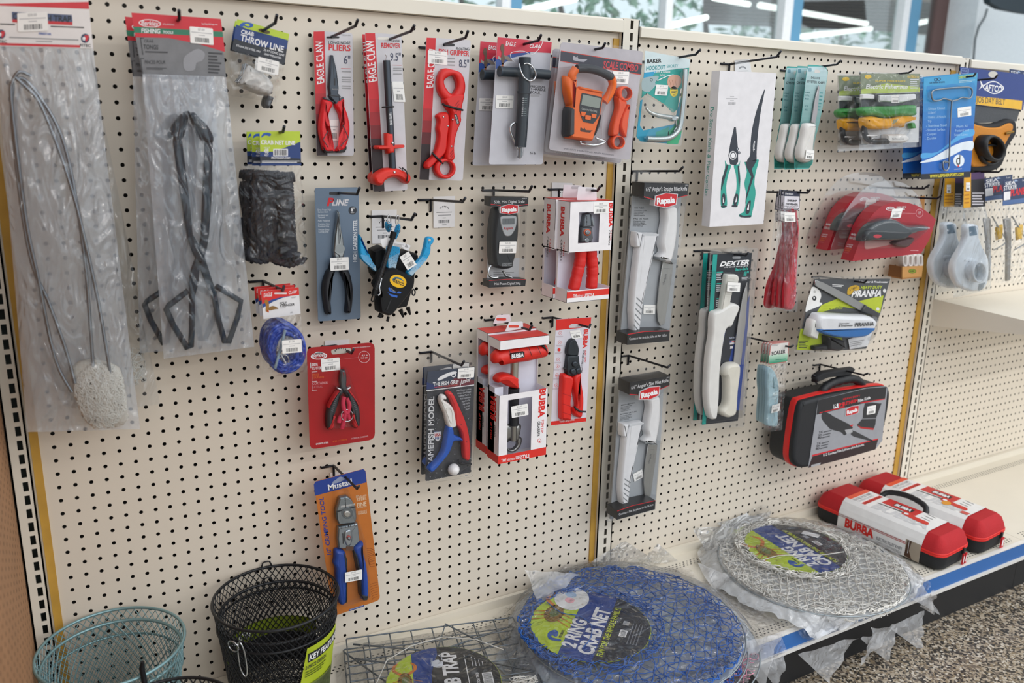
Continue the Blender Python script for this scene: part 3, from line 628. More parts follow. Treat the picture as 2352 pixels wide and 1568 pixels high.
dup(i, 'rear one of the two black T-handle spring scales half covered by the front card', (1080+290/4.6125, 60+114/4.6125), (1080+108/4.6125, 60+158/4.6125), .045)
# ---------------------------------------------------------------- orange scale combo (two)
i = It('digital_scale_pack', 'front clamshell with an orange handled digital fish scale and orange gripper', 'scale', KB, (1260, 1400), .125, 'orange digital scale clamshells')
c = i.part('backing_card'); c.card([(962, 168), (1834, 268), (1690, 1420), (832, 1310)], -.0008, 0, m('b4b0b6', .4, var=.08, scale=30), 34)
c.ink([(962, 258), (1820, 400), (1806, 518), (955, 374)], H1, m('c94a40', .4)); c.ink([(960, 266), (1819, 408), (1808, 508), (956, 366)], H2, m('3a3c48', .4))
c.t('SCALE COMBO', (1408, 440), (1776, 480), (1416, 366), H3, m('c8434a', .4), .05); c.ink(sm([(1088, 350), (1096, 312), (1120, 330), (1140, 316), (1145, 345), (1240, 352), (1222, 366), (1200, 380), (1110, 366)], 2), H3, m('a8a8b0', .5))
c.t('WE LIVE HUNTING AND FISHING', (988, 1305), (1520, 1374), (990, 1288), H2, m('7d7c84', .5), 0)
og = m('ef6d22', .35); bk = m('33363b', .5)
p = i.part('carry_handle', 'orange and black carry handle')
p.wire(sm([(1085, 560, .02), (1075, 520, .022), (1120, 450, .024)], 3, False), .0085, og, 12); p.wire(sm([(1130, 452, .024), (1200, 446, .025), (1320, 462, .026), (1430, 505, .026), (1495, 545, .026)], 3, False), .0085, bk, 12)
p.wire(sm([(1495, 552, .026), (1510, 620, .024), (1475, 720, .022), (1420, 800, .02)], 3, False), .0085, og, 12)
p.pil([(1032, 520), (1110, 545), (1150, 700), (1165, 880), (1075, 850), (1040, 700)], .004, .026, .005, og)
p = i.part('scale_body', 'orange scale body'); p.pil(roundc([(1110, 545), (1140, 640), (1410, 690), (1420, 790), (1400, 900), (1390, 960), (1310, 1225), (1065, 1190), (1075, 900), (1080, 840)], 20), .003, .028, .005, og)
p.pil(roundc([(1170, 635), (1420, 690), (1410, 720), (1165, 670)], 12), .02, .031, .003, og)
p.pil([(1070, 852), (1122, 870), (1118, 1150), (1060, 1178), (1044, 1140), (1056, 900)], .003, .03, .004, bk); p.pil([(1402, 930), (1380, 1070), (1315, 1180), (1330, 1120), (1380, 950)], .003, .03, .003, bk)
p = i.part('display', 'dark panel with grey screen'); p.card(roundc([(1184, 704), (1400, 752), (1368, 950), (1306, 1034), (1196, 1012), (1160, 900), (1160, 840)], 14), .028, .029, m('2c2f33', .3)); i.part('screen', 'grey screen', p).card(roundc([(1196, 722), (1386, 766), (1366, 872), (1176, 832)], 8), .029, .0296, m('8f988f', .2))
p.t('Capacity:50g-50kg', (1182, 884), (1344, 912), (1182, 862), .0293, m('b9bdb9', .4), 0)
for q in ([(1175, 905), (1230, 912), (1210, 960), (1182, 950)], [(1222, 940), (1284, 950), (1274, 998), (1220, 984)], [(1286, 926), (1340, 936), (1330, 975), (1292, 968)]): i.part('button', 'orange button', p).card(q, .029, .031, og)
p.ink(sm([(1166, 1108), (1172, 1070), (1195, 1090), (1215, 1075), (1225, 1100), (1298, 1104), (1278, 1116), (1270, 1128), (1190, 1118)], 2), .0283, m('4d2f22', .5))
p = i.part('weighing_hook', 'chrome hook'); p.wire(sm([(1168, 1215, .012), (1172, 1245, .012), (1220, 1250, .012), (1300, 1262, .012), (1380, 1250, .012), (1430, 1222, .012), (1380, 1205, .012), (1330, 1185, .012)], 3, False), .0028, CHROME, 8)
p = i.part('mini_gripper', 'small orange gripper'); og2 = m('ea5528', .4)
p.ring(el(1645, 715, 78, 80), el(1662, 712, 48, 56), .003, .018, og2, .003); p.pil(sm([(1568, 740), (1620, 780), (1672, 800), (1650, 880), (1610, 980), (1590, 1060), (1580, 1150), (1510, 1160), (1516, 1060), (1545, 960), (1572, 860)], 3), .003, .018, .004, og2)
p.ring(el(1573, 1232, 72, 74), el(1582, 1228, 48, 54), .003, .018, og2, .003); p.pil(sm([(1690, 825), (1700, 850), (1672, 900), (1680, 960), (1650, 1000), (1630, 1060), (1665, 1150), (1650, 1182), (1615, 1120), (1600, 1050), (1615, 960), (1650, 880)], 3), .003, .015, .003, og2)
p = i.part('clamshell'); p.prism(inset(ccw(i.PP(roundc([(950, 136), (1852, 236), (1708, 1440), (785, 1330)], 40))), 0.), -.003, -.0015, CLEAR2)
p.pil(roundc([(1030, 430), (1110, 420), (1180, 410), (1420, 450), (1545, 520), (1545, 640), (1430, 940), (1420, 1220), (1330, 1260), (1080, 1215), (1020, 1180), (1050, 800), (1010, 560)], 30), .0005, .038, .008, CLEAR); p.pil(roundc([(1600, 620), (1740, 640), (1720, 900), (1680, 1190), (1600, 1310), (1500, 1260), (1500, 1100)], 40), .0005, .022, .006, CLEAR)
sticker(i, (1512, 476), (1686, 482), (1500, 606), .0012, '$38.50'); i.done()
dup(i, 'rear clamshell with an orange digital fish scale, only its edge showing', (1080+950/4.6125, 60+136/4.6125), (1080+866/4.6125, 60+205/4.6125), .085)
# ================================================================ LEFT SIDE: BAGS
KE = (560, 640, 3.7324); KF = (930, 710, 3.8239); KG = (660, 1050, 4.2385)
F1 = (0, 0, 1)
rn = random.Random(11)
def inpoly(p, x, y):
    c = False
    for i in range(len(p)):
        (x0, y0), (x1, y1) = p[i-1], p[i]
        if (y0 > y) != (y1 > y) and x < (x1-x0)*(y-y0)/(y1-y0)+x0: c = not c
    return c
def net_clump(b, poly, n, r, mt, h0, dome, step=9, seg=12, rnd=rn):
    """short curling strands of twine heaped over an outline"""
    xs = [p[0] for p in poly]; ys = [p[1] for p in poly]; cx = sum(xs)/len(xs); cy = sum(ys)/len(ys); sx = max(xs)-min(xs); sy = max(ys)-min(ys)
    k = 0
    while k < n:
        x, y = rnd.uniform(min(xs), max(xs)), rnd.uniform(min(ys), max(ys))
        if not inpoly(poly, x, y): continue
        a = rnd.uniform(0, 6.28); P = []
        for q in range(seg):
            d = min(1, math.hypot((x-cx)/sx*2, (y-cy)/sy*2)); P.append((x, y, h0+dome*math.sqrt(max(0, 1-d*d))+rnd.uniform(-.001, .002)))
            a += rnd.uniform(-1, 1); nx, ny = x+step*math.cos(a), y+step*math.sin(a)
            if inpoly(poly, nx, ny): x, y = nx, ny
            else: a += 2
        b.wire(P, r, mt, 5); k += 1
# ---------------------------------------------------------------- bagged trap with wire legs and net bag (two)
i = It('crawfish_trap_bag', 'front poly bag of long wire rods and white net under white header', 'trap', K0, (300, 2700), .12, 'bagged wire and net traps')
c = i.part('header_card'); c.card([(-60, -40), (566, -20), (600, 312), (-30, 296)], -.0008, 0, m('e9e5e3', .4)); c.ink([(-60, 20), (570, 14), (573, 46), (-60, 26)], H1, m('d8323a', .4)) if 0 else c.ink([(-60, 24), (569, 12), (573, 58), (-60, 34)], H1, m('d2303a', .4))
c.ink([(-60, 274), (515, 290), (515, 306), (-60, 290)], H1, m('d2303a', .4)); c.ink([(76, 76), (462, 96), (466, 142), (78, 124)], H1, m('4c5a7c', .4)); c.ink([(78, 124), (466, 142), (466, 162), (80, 144)], H1, m('c93238', .4))
c.t('C', (84, 122), (110, 124), (84, 84), H2, INK, .04); c.t('H TRAP', (300, 136), (458, 142), (300, 96), H2, INK, .05)
fine(c, 0, 150, 100, 165, 1, H2, INK, 4); fine(c, 325, 166, 548, 180, 1, H2, INK, 8); fine(c, 60, 236, 505, 250, 1, H2, GREY, 18, 0); fine(c, 230, 262, 340, 272, 1, H2, GREY, 3); c.t('FIRESTAR', (250, 222), (330, 226), (250, 208), H2, m('3558a8', .4), .05)
for x, y in ((548, 246), (8, 220)):
    c.ink(el(x, y, 27, 30), H2, m('30405e', .4)); c.ink([(x-4, y-20), (x+24, y-18), (x+20, y+6), (x+4, y+26)], H3, m('d2303a', .4)); c.ink(el(x-8, y+2, 10, 12), H4, WHT); c.t('FITEC', (x-34, y+54), (x+36, y+56), (x-34, y+36), H2, INK, .04)
i.crop = F1
p = i.part('wire_leg', 'bright bent wire'); p.wire(sm([(72, 175, .01), (45, 165, .012), (30, 185, .012), (25, 220, .012), (40, 360, .012), (62, 520, .012), (88, 640, .012), (125, 820, .012), (165, 900, .015)], 4, False), .0026, STEEL2, 8)
p = i.part('wire_leg', 'bright bent wire'); p.wire(sm([(35, 178, .012), (60, 200, .012), (90, 235, .012), (130, 330, .012), (160, 420, .012), (185, 510, .012), (225, 690, .012), (255, 870, .016)], 4, False), .0026, STEEL2, 8)
p = i.part('wire_leg', 'bright bent wire'); p.wire(sm([(40, 180, .009), (60, 185, .009), (100, 235, .009), (140, 310, .009), (168, 420, .009), (195, 600, .009), (208, 760, .01), (215, 860, .014)], 4, False), .0026, STEEL2, 8)
p = i.part('wire_leg', 'bright bent wire'); p.wire(sm([(30, 190, .008), (28, 280, .008), (50, 480, .009), (75, 610, .009), (110, 690, .01), (150, 800, .012), (172, 880, .015)], 4, False), .0026, STEEL2, 8)
TW = m('e6e2d8', .8); np_ = [(164, 848), (206, 828), (264, 840), (283, 867), (295, 963), (268, 982), (214, 984), (191, 959), (172, 913)]
p = i.part('net', 'heaped white knotted net'); p.pil(sm(np_, 2), .0, .011, .01, m('d8d2c6', .9, bump=.6, bscale=160)); net_clump(p, np_, 420, .0011, TW, .006, .016, 5)
p = i.part('bag_back', 'cloudy rear sheet of the bag'); p.sh([(-12, 104), (214, 112), (322, 985), (62, 992)], 20, 60, -.002, .003, MILK, 4, 0, (40, 9))
p = i.part('bag'); p.sh([(-12, 104), (214, 112), (322, 985), (62, 992)], 40, 110, .03, .0065, HAZE, 2, .03, (42, 9))
i.crop = K0; sticker(i, (110, 84), (305, 75), (116, 206), .0012, '$30.00'); i.done()
i0 = i
i = It('crawfish_trap_bag', 'rear poly bag of wire and net, seen past the edges of the front bag', 'trap', F1, (200, 960), .06, 'bagged wire and net traps')
for q in ([(60, 180), (35, 260), (60, 500), (95, 700), (130, 830)], [(80, 200), (140, 330), (180, 480), (215, 690)]): i.part('wire_leg', 'bright bent wire').wire(sm([(x, y, .006) for x, y in q], 4, False), .0024, STEEL2, 8)
q = [(118, 850), (128, 790), (160, 760), (215, 700), (250, 790), (330, 800), (340, 880), (200, 900), (180, 940), (130, 930)]
p = i.part('net', 'loose white net'); net_clump(p, q, 150, .0009, TW, .004, .012, 7)
p = i.part('bag'); p.sh([(10, 90), (205, 110), (368, 928), (58, 968)], 36, 100, .01, .006, HAZE, 5, .02, (42, 9))
i.done()
# ---------------------------------------------------------------- tongs (two)
i = It('tongs_bag', 'front poly bag of charcoal metal tongs under a red green and grey header', 'tongs', K1, (480, 3000), .125, 'bagged metal tongs')
c = i.part('header_card'); c.card([(80, 108), (848, 162), (892, 655), (176, 642)], -.0008, 0, m('78797c', .4, var=.1, scale=60))
c.ink([(80, 108), (848, 162), (884, 445), (640, 372), (400, 325), (116, 318)], H1, m('cf2433', .4)); c.ink([(96, 228), (864, 272), (868, 318), (108, 280)], H2, m('2a7a5c', .4))
OV = el(240, 200, 96, 34, a=4); c.ring(OV, el(240, 200, 88, 28, a=4), H1, H2, WHT); c.t('Berkley', (165, 214), (315, 222), (165, 174), H3, WHT, .02, .2); c.t('CLASSIC', (350, 212), (450, 218), (350, 200), H3, WHT, 0)
c.t('FISHING', (168, 280), (328, 286), (168, 242), H3, WHT, .05); c.t('TOOLS', (352, 286), (440, 290), (352, 264), H3, WHT, .05); c.t('berkley-fishing.com', (686, 210), (820, 216), (686, 196), H3, WHT, 0)
gt = m('3f4043', .5); c.t('CRAB', (190, 362), (270, 364), (190, 338), H2, gt, 0); c.t('TONGS', (184, 418), (312, 424), (184, 380), H2, gt, .05); c.t('PINCES POUR', (196, 546), (374, 548), (196, 516), H2, gt, .03)
for y in (324, 498): c.ink([(156, y), (164, y), (184, y+145), (176, y+145)], H2, gt); c.ink([(156, y), (190, y), (190, y+6), (156, y+6)], H2, gt)
fine(c, 200, 438, 400, 460, 1, H2, gt, 6); fine(c, 210, 578, 390, 600, 2, H2, gt, 4); fine(c, 740, 446, 870, 640, 7, H2, gt, 8, .5)
p2 = m('94959a', .4); c.ink(sm([(600, 440), (660, 420), (712, 460), (690, 520), (640, 540), (620, 600), (540, 600), (530, 500)], 3), H2, p2)
i.crop = K2; ton = m('22303c', .5, spec=.25)
def tong_bar(nm, bar, rod, la):
    p = i.part(nm, la); p.pil(bar, .006, .012, .002, ton); p.wire(rod, .0048, ton, 8); return p
tong_bar('tong_half', [(236, 235), (290, 240), (326, 520), (352, 780), (392, 850), (424, 920), (452, 1010), (484, 1105), (462, 1128), (430, 1080), (388, 960), (352, 890), (326, 820), (282, 560)], [(468, 1100, .010), (494, 1260, .010), (530, 1385, .010), (552, 1386, .010), (600, 1250, .010), (622, 1156, .010), (480, 1070, .010)], 'charcoal flat bar ending in a bent rod loop')
tong_bar('tong_half', [(420, 240), (464, 250), (462, 520), (444, 780), (430, 870), (388, 990), (384, 1060), (360, 1140), (334, 1130), (328, 1060), (340, 980), (372, 900), (396, 800), (406, 560)], [(345, 1120, .015), (345, 1300, .015), (340, 1410, .015), (320, 1420, .015), (240, 1290, .015), (200, 1200, .015), (214, 1180, .015), (325, 1095, .015)], 'charcoal flat bar ending in a bent rod loop')
p = i.part('grip'); p.pil(sm([(215, 215), (250, 150), (300, 95), (340, 88), (330, 130), (318, 180), (306, 225), (285, 250), (235, 248)], 3), .004, .02, .006, ton)
p = i.part('grip'); p.pil(sm([(335, 110), (362, 92), (400, 130), (440, 170), (472, 230), (466, 265), (420, 258), (385, 230), (360, 175)], 3), .004, .02, .006, ton)
p = i.part('rivet'); p.wire([(392, 905, .006), (392, 905, .02)], .007, ton, 12)
p = i.part('bag_back', 'cloudy rear sheet of the bag'); i.crop = F1; p.sh([(327, 170), (519, 176), (584, 796), (376, 824)], 20, 60, .002, .002, MILK, 9, 0, (40, 9))
p = i.part('bag'); p.sh([(327, 170), (519, 176), (584, 796), (376, 824)], 34, 90, .022, .0045, HAZE2, 8, .012, (45, 10))
i.crop = K1; sticker(i, (580, 226), (780, 245), (588, 368), .0012, '$7.00'); i.done()
dup_rot(i, 'rear poly bag of charcoal metal tongs, its bent rod loop showing on the left', (80, 108), (287, 38), .07, -.05)
# ---------------------------------------------------------------- crab throw line (two)
i = It('throw_line_bag', 'front bag of white line with lead under a tilted lime and navy header', 'throw line', K1, (1100, 880), .066, 'bagged throw lines')
c = i.part('header_card'); c.card([(990, 163), (1435, 290), (1396, 545), (945, 424)], -.0008, 0, m('2c3038', .45)); c.ink([(990, 163), (1435, 290), (1425, 350), (975, 226)], H1, LIME); c.ink([(980, 210), (1080, 250), (1425, 345), (1412, 420), (1190, 400), (960, 330)], H2, m('24407c', .45))
c.ink(sm([(1010, 220), (1030, 196), (1080, 192), (1124, 205), (1120, 230), (1080, 238), (1050, 222), (1030, 232)], 3), H3, m('2458b0', .4)); c.ink(el(1076, 214, 22, 10, a=14), H4, LIME)
c.t('CRAB', (1020, 286), (1130, 312), (1026, 252), H3, WHT, .05); c.t('THROW LINE', (1014, 346), (1384, 450), (1022, 292), H3, WHT, .05); c.t('STAINLESS STEEL PIN', (980, 396), (1184, 452), (984, 380), H3, WHT, .02); c.t('20 FT LONG LINE', (1214, 434), (1390, 484), (1218, 416), H3, WHT, .02); c.t('LEAD WEIGHTED', (1218, 468), (1366, 508), (1222, 452), H3, WHT, .02)
c.ink(rr(-1, -1, 1, 1, .5) and [(1170, 250), (1195, 244), (1270, 268), (1268, 288), (1240, 290), (1175, 266)], H3, m('5a5030', .6))
p = i.part('line_winding', 'flat winding of white line'); p.pil(sm([(1085, 562), (1160, 590), (1250, 640), (1304, 715), (1310, 760), (1280, 815), (1220, 812), (1110, 768), (1030, 730), (1024, 700)], 3), .002, .022, .009, m('eceae6', .8, bump=.5, bscale=250)); p.wire([(1080, 560, .01), (1060, 545, .01), (1040, 640, .01), (990, 700, .01), (1030, 715, .012)], .0015, STEEL2, 6)
p = i.part('lead_weight', 'dull grey lead weight'); p.pil(sm([(1255, 820), (1310, 835), (1300, 870), (1275, 925), (1250, 925), (1232, 890)], 3), .002, .016, .005, m('70757a', .5, .3))
p = i.part('bag'); p.sh([(945, 424), (1396, 545), (1330, 880), (900, 815)], 24, 24, .014, .004, FILM, 12, .012, (60, 40))
sticker(i, (1170, 484), (1350, 530), (1160, 600), .03, '$3.25'); i.done()
dup(i, 'rear bag of throw line, only its header edge showing', (545, 44), (540, 48), .03)
# ---------------------------------------------------------------- crab net line (three)
i = It('net_line_bag', 'front bag of black braided rope under a lime and navy header', 'rope', K1, (1350, 2300), .13, 'bagged black ropes')
c = i.part('header_card'); c.card([(1180, 1125), (1528, 1125), (1538, 1418), (1188, 1418)], -.0008, 0, m('24407c', .45)); c.ink([(1180, 1125), (1528, 1125), (1531, 1215), (1440, 1250), (1300, 1300), (1186, 1300)], H1, LIME); c.ink([(1186, 1340), (1535, 1360), (1537, 1400), (1188, 1400)], H1, m('2a2e38', .45))
c.ink(sm([(1195, 1180), (1210, 1145), (1250, 1138), (1280, 1150), (1268, 1168), (1230, 1160)], 3), H2, BLUE); c.t('CRAB NET LINE', (1192, 1236), (1486, 1242), (1192, 1200), H3, WHT, .06); c.t('48', (1216, 1314), (1258, 1314), (1216, 1274), H3, WHT, .02); c.t('FEET', (1222, 1338), (1258, 1338), (1222, 1324), H3, WHT, .02); c.t('PROMARAM.COM', (1282, 1362), (1442, 1362), (1282, 1344), H3, WHT, .04); fine(c, 1200, 1378, 1530, 1400, 2, H3, WHT, 0, .1); c.t('WEIGHT', (1216, 1272), (1270, 1272), (1216, 1260), H3, WHT, 0)
c.ink(rr(1298, 1276, 1424, 1340, 4), H3, WHT); x = 1308
while x < 1416: w = rn.choice((3, 5, 8)); c.ink([(x, 1282), (x+w, 1282), (x+w, 1332), (x, 1332)], H4, INK); x += w+rn.choice((3, 5))
i.crop = K2; rp = m('23262f', .7, bump=.5, bscale=500)
p = i.part('rope_hank', 'hank of black braided rope')
for k in range(13):
    x = 700+k*14+rn.uniform(-5, 5); x2 = 720+k*17; p.wire(sm([(x, 470+abs(k-6)*4, .006), (x-8, 560, .009+.002*(k % 3)), (x+12, 700, .011), (x2, 820, .009), (x2+rn.uniform(-10, 10), 905+rn.uniform(-25, 45), .007)], 3, False), .0042, rp, 7)
for k in range(16): x = 690+k*14; p.wire(sm([(x, 470, .006), (x+4, 435-8*math.sin(k*.4), .012), (x+12, 440, .015), (x+18, 480, .01)], 3, False), .0032, rp, 6)
for k in range(13): x = 672+k*23; y = 890+14*math.sin(k*.9)+k*3; p.wire(sm([(x, y-30, .006), (x-10, y, .01), (x+12, y+28, .012), (x+30, y, .008)], 3, False), .0042, rp, 6)
L = [(862+k*.5, 474+k*8.7, .013) for k in range(50)]
p.wire(L, [.0150+(.0012 if k % 2 else 0) for k in range(50)], rp, 14)
p.wire(sm([(665, 690, .005), (680, 750, .006), (700, 800, .007), (716, 830, .008)], 3, False), .0035, rp, 6)
p = i.part('bag'); p.sh([(690, 392), (960, 392), (996, 985), (672, 905)], 22, 34, .02, .004, FILM, 21, .014, (50, 24))
i.done()
dup(i, 'middle bag of black rope, a strip of its header showing', (596, 302), (577, 304), .092); dup(i, 'rearmost bag of black rope at the left of its group', (596, 302), (566, 303), .054)
# ---------------------------------------------------------------- poly stringer (three)
i = It('stringer_bag', 'front bag of coiled blue stringer cord with a white price sticker', 'fishing stringer', KE, (330, 860), .145, 'bagged blue stringers')
c = i.part('header_card'); c.card([(148, 108), (470, 72), (487, 300), (168, 346)], -.0008, 0, m('e8e8ea', .4)); c.ink([(148, 108), (470, 72), (475, 138), (330, 155), (240, 178), (158, 218)], H1, m('dc2f2c', .4)); c.ink([(158, 218), (240, 178), (330, 155), (400, 147), (330, 164), (250, 196), (164, 250)], H2, m('2a4c94', .4))
c.t('EAGLE', (170, 158), (244, 148), (170, 124), H2, WHT, .04, .2); c.t('CLAW', (384, 132), (456, 122), (384, 106), H2, WHT, .04, .2); c.t('POLY', (308, 222), (370, 214), (308, 202), H2, INK, .04); c.t('STRINGER', (310, 242), (436, 228), (310, 222), H2, INK, .04)
c.ink(sm([(176, 190), (200, 180), (214, 210), (216, 250), (204, 280), (188, 275), (190, 230)], 3), H3, m('a9762e', .6)); c.ink(sm([(212, 252), (250, 232), (298, 255), (262, 262), (222, 272)], 3), H3, m('8f6a34', .6)); c.ink([(196, 268), (214, 270), (216, 290), (200, 284)], H3, m('d0572c', .5)); c.t('6ft', (400, 298), (420, 294), (400, 282), H2, GREY, 0); fine(c, 312, 250, 360, 258, 1, H2, GREY, -4); fine(c, 408, 156, 452, 170, 2, H2, GREY, -4); c.ink(rr(262, 118, 370, 132, 6), H2, WHT)
cb = m('1f49b4', .35); p = i.part('cord', 'coiled blue poly cord')
for k in range(24):
    f = rn.uniform(.62, 1.); ox, oy = rn.uniform(-10, 10), rn.uniform(-12, 12)
    p.wire([(x+ox*math.sin(t*.5), y+oy, .006+.010*rn.random()) for t, (x, y) in enumerate(el(362, 600, 158*f, 205*f, 30, rn.uniform(-10, 10)))], .0026, cb, 7, True)
p = i.part('metal_ring', 'bright metal ring and point'); p.wire([(x, y, .012) for x, y in el(345, 700, 42, 50)], .0012, CHROME, 6, True); p.wire([(310, 640, .014), (360, 725, .014)], .0022, CHROME, 8)
p = i.part('needle', 'pale plastic needle'); p.wire([(355, 440, .02), (312, 600, .02), (268, 768, .02)], .0024, m('9fb8c8', .3), 8)
p = i.part('bag'); p.sh([(168, 346), (487, 300), (556, 795), (156, 858)], 24, 26, .017, .004, FILM, 31, .014, (55, 40))
sticker(i, (327, 530), (494, 516), (332, 642), .034, '$1.50'); i.done()
dup(i, 'second of the blue stringer bags, just behind the front one', (600, 668), (592, 662), .108); dup(i, 'rearmost blue stringer bag at the left of its group', (600, 668), (584, 658), .07)
# ---------------------------------------------------------------- grey carded pliers
i = It('carded_pliers', 'black handled long nose pliers on a brushed grey card with red and white lettering', 'pliers', KC, (400, 1468), .048)
c = i.part('backing_card'); bs = m('66788c', .35, var=.18, scale=6); c.card([(146, 97), (600, 88), (621, 1440), (182, 1469)], -.0008, 0, bs, 24); c.ink(rr(296, 138, 416, 168, 12), H1, INK)
c.t('P', (270, 278), (345, 278), (276, 198), H2, RED, .09, .15); c.t('LINE', (324, 276), (492, 276), (330, 212), H2, m('d9d6da', .4), .06, .15); c.ink(el(537, 327, 42, 43), H2, m('272c36', .4)); c.t('8"', (522, 336), (556, 336), (522, 298), H3, WHT, .04); c.t('200mm', (518, 356), (554, 356), (518, 346), H3, WHT, 0)
for k, s in enumerate(('Drop Forged High', 'Carbon Steel', 'Hardened and', 'Tempered', 'Fully Polished', 'Precision Non-', 'Position Grip', 'Precise Sharp', 'Cutting Edge')): y = 330+(0, 22, 56, 78, 112, 146, 170, 204, 226)[k]; x = (178, 180, 182, 182, 182, 184, 184, 186, 186)[k]; c.t(s, (x, y), (x+len(s)*8.6, y-2), (x, y-18), H2, m('c2cad4', .4), .03)
c.t('HIGH CARBON STEEL', (581, 855), (583, 420), (540, 857), H2, m('e4e6ea', .4), .05)
p = i.part('jaws', 'bright polished jaws'); p.pil([(386, 330), (394, 330), (416, 470), (446, 620), (460, 760), (445, 830), (350, 830), (340, 740), (352, 600), (372, 460)], .002, .012, .003, m('aab0b2', .3, .9)); p.line((391, 340), (398, 670), .0012, .0123, INK); p.ink(el(408, 722, 50, 46), .0122, m('9aa0a2', .3, .9)); p.line((345, 752), (400, 790), .0014, .0124, INK); p.line((400, 785), (402, 830), .0014, .0124, INK)
hk = m('1d1f25', .5, bump=.2, bscale=400)
p = i.part('handle', 'black dipped grip'); p.pil(sm([(300, 940), (370, 950), (335, 1060), (318, 1200), (330, 1390), (300, 1405), (268, 1385), (240, 1200), (244, 1080), (268, 1000)], 3), .001, .016, .006, hk)
p = i.part('handle', 'black dipped grip'); p.pil(sm([(420, 955), (500, 945), (535, 1030), (551, 1150), (545, 1290), (528, 1385), (488, 1392), (474, 1370), (486, 1220), (470, 1080)], 3), .001, .016, .006, hk)
p = i.part('handle_bridge', 'black yoke below the joint'); p.pil([(330, 835), (475, 835), (505, 960), (425, 960), (398, 935), (362, 962), (295, 955)], .001, .013, .004, hk)
sticker(i, (306, 817), (496, 806), (310, 949), .018, '$8.50'); i.done()
# ---------------------------------------------------------------- white price tags on the board
def arc_tag(b, cx, cy, s, h=H1):
    for k in range(7):
        a = math.radians(-150+k*20); x, y = cx+s*math.cos(a), cy+s*.75*math.sin(a); b.ink([(x-4, y-6), (x+3, y-8), (x+4, y+6), (x-3, y+7)], h, INK)
def wall_tag(crop, q, la, d=.003):
    i = It('price_tag', la, 'price tag', crop, ((q[2][0]+q[3][0])/2, (q[2][1]+q[3][1])/2), d, 'white price tags on the board')
    b = i.part('tag_card'); b.card(q, -.0004, 0, m('eceaea', .5))
    X = lambda a, c: (q[0][0]+(q[1][0]-q[0][0])*a+(q[3][0]-q[0][0])*c, q[0][1]+(q[1][1]-q[0][1])*a+(q[3][1]-q[0][1])*c)
    arc_tag(b, *X(.5, .44), .22*(q[1][0]-q[0][0]))
    for y, x0, x1 in ((.5, .14, .86), (.59, .2, .8), (.68, .42, .58), (.9, .4, .6)): b.ink([X(x0, y), X(x1, y), X(x1, y+.025), X(x0, y+.025)], H1, GREY)
    x = .24
    while x < .74: w = rn.choice((.015, .03)); b.ink([X(x, .75), X(x+w, .75), X(x+w, .85), X(x, .85)], H1, m('5a5b60', .5)); x += w+.02
    i.done()
wall_tag(KC, [(1368, 186), (1590, 178), (1586, 496), (1370, 508)], 'white price tag hanging alone under an empty hook')
wall_tag(KC, [(733, 326), (992, 318), (985, 662), (740, 670)], 'white price tag behind the coiled lanyards and blue handles')
wall_tag(KD, [(918, 92), (1150, 98), (1150, 420), (918, 420)], 'white price tag behind the crimper boxes')
wall_tag(KE, [(695, 530), (905, 520), (905, 800), (700, 810)], 'white price tag mostly hidden behind the red side cutter card')
wall_tag(KG, [(418, 150), (640, 130), (650, 400), (430, 420)], 'white price tag mostly hidden behind the orange crimping tool card')
wall_tag(KI if 'KI' in globals() else (1440, 90, 3.4842), [(862, 168), (985, 160), (1005, 340), (866, 345)], 'white price tag above the tall white knife box')
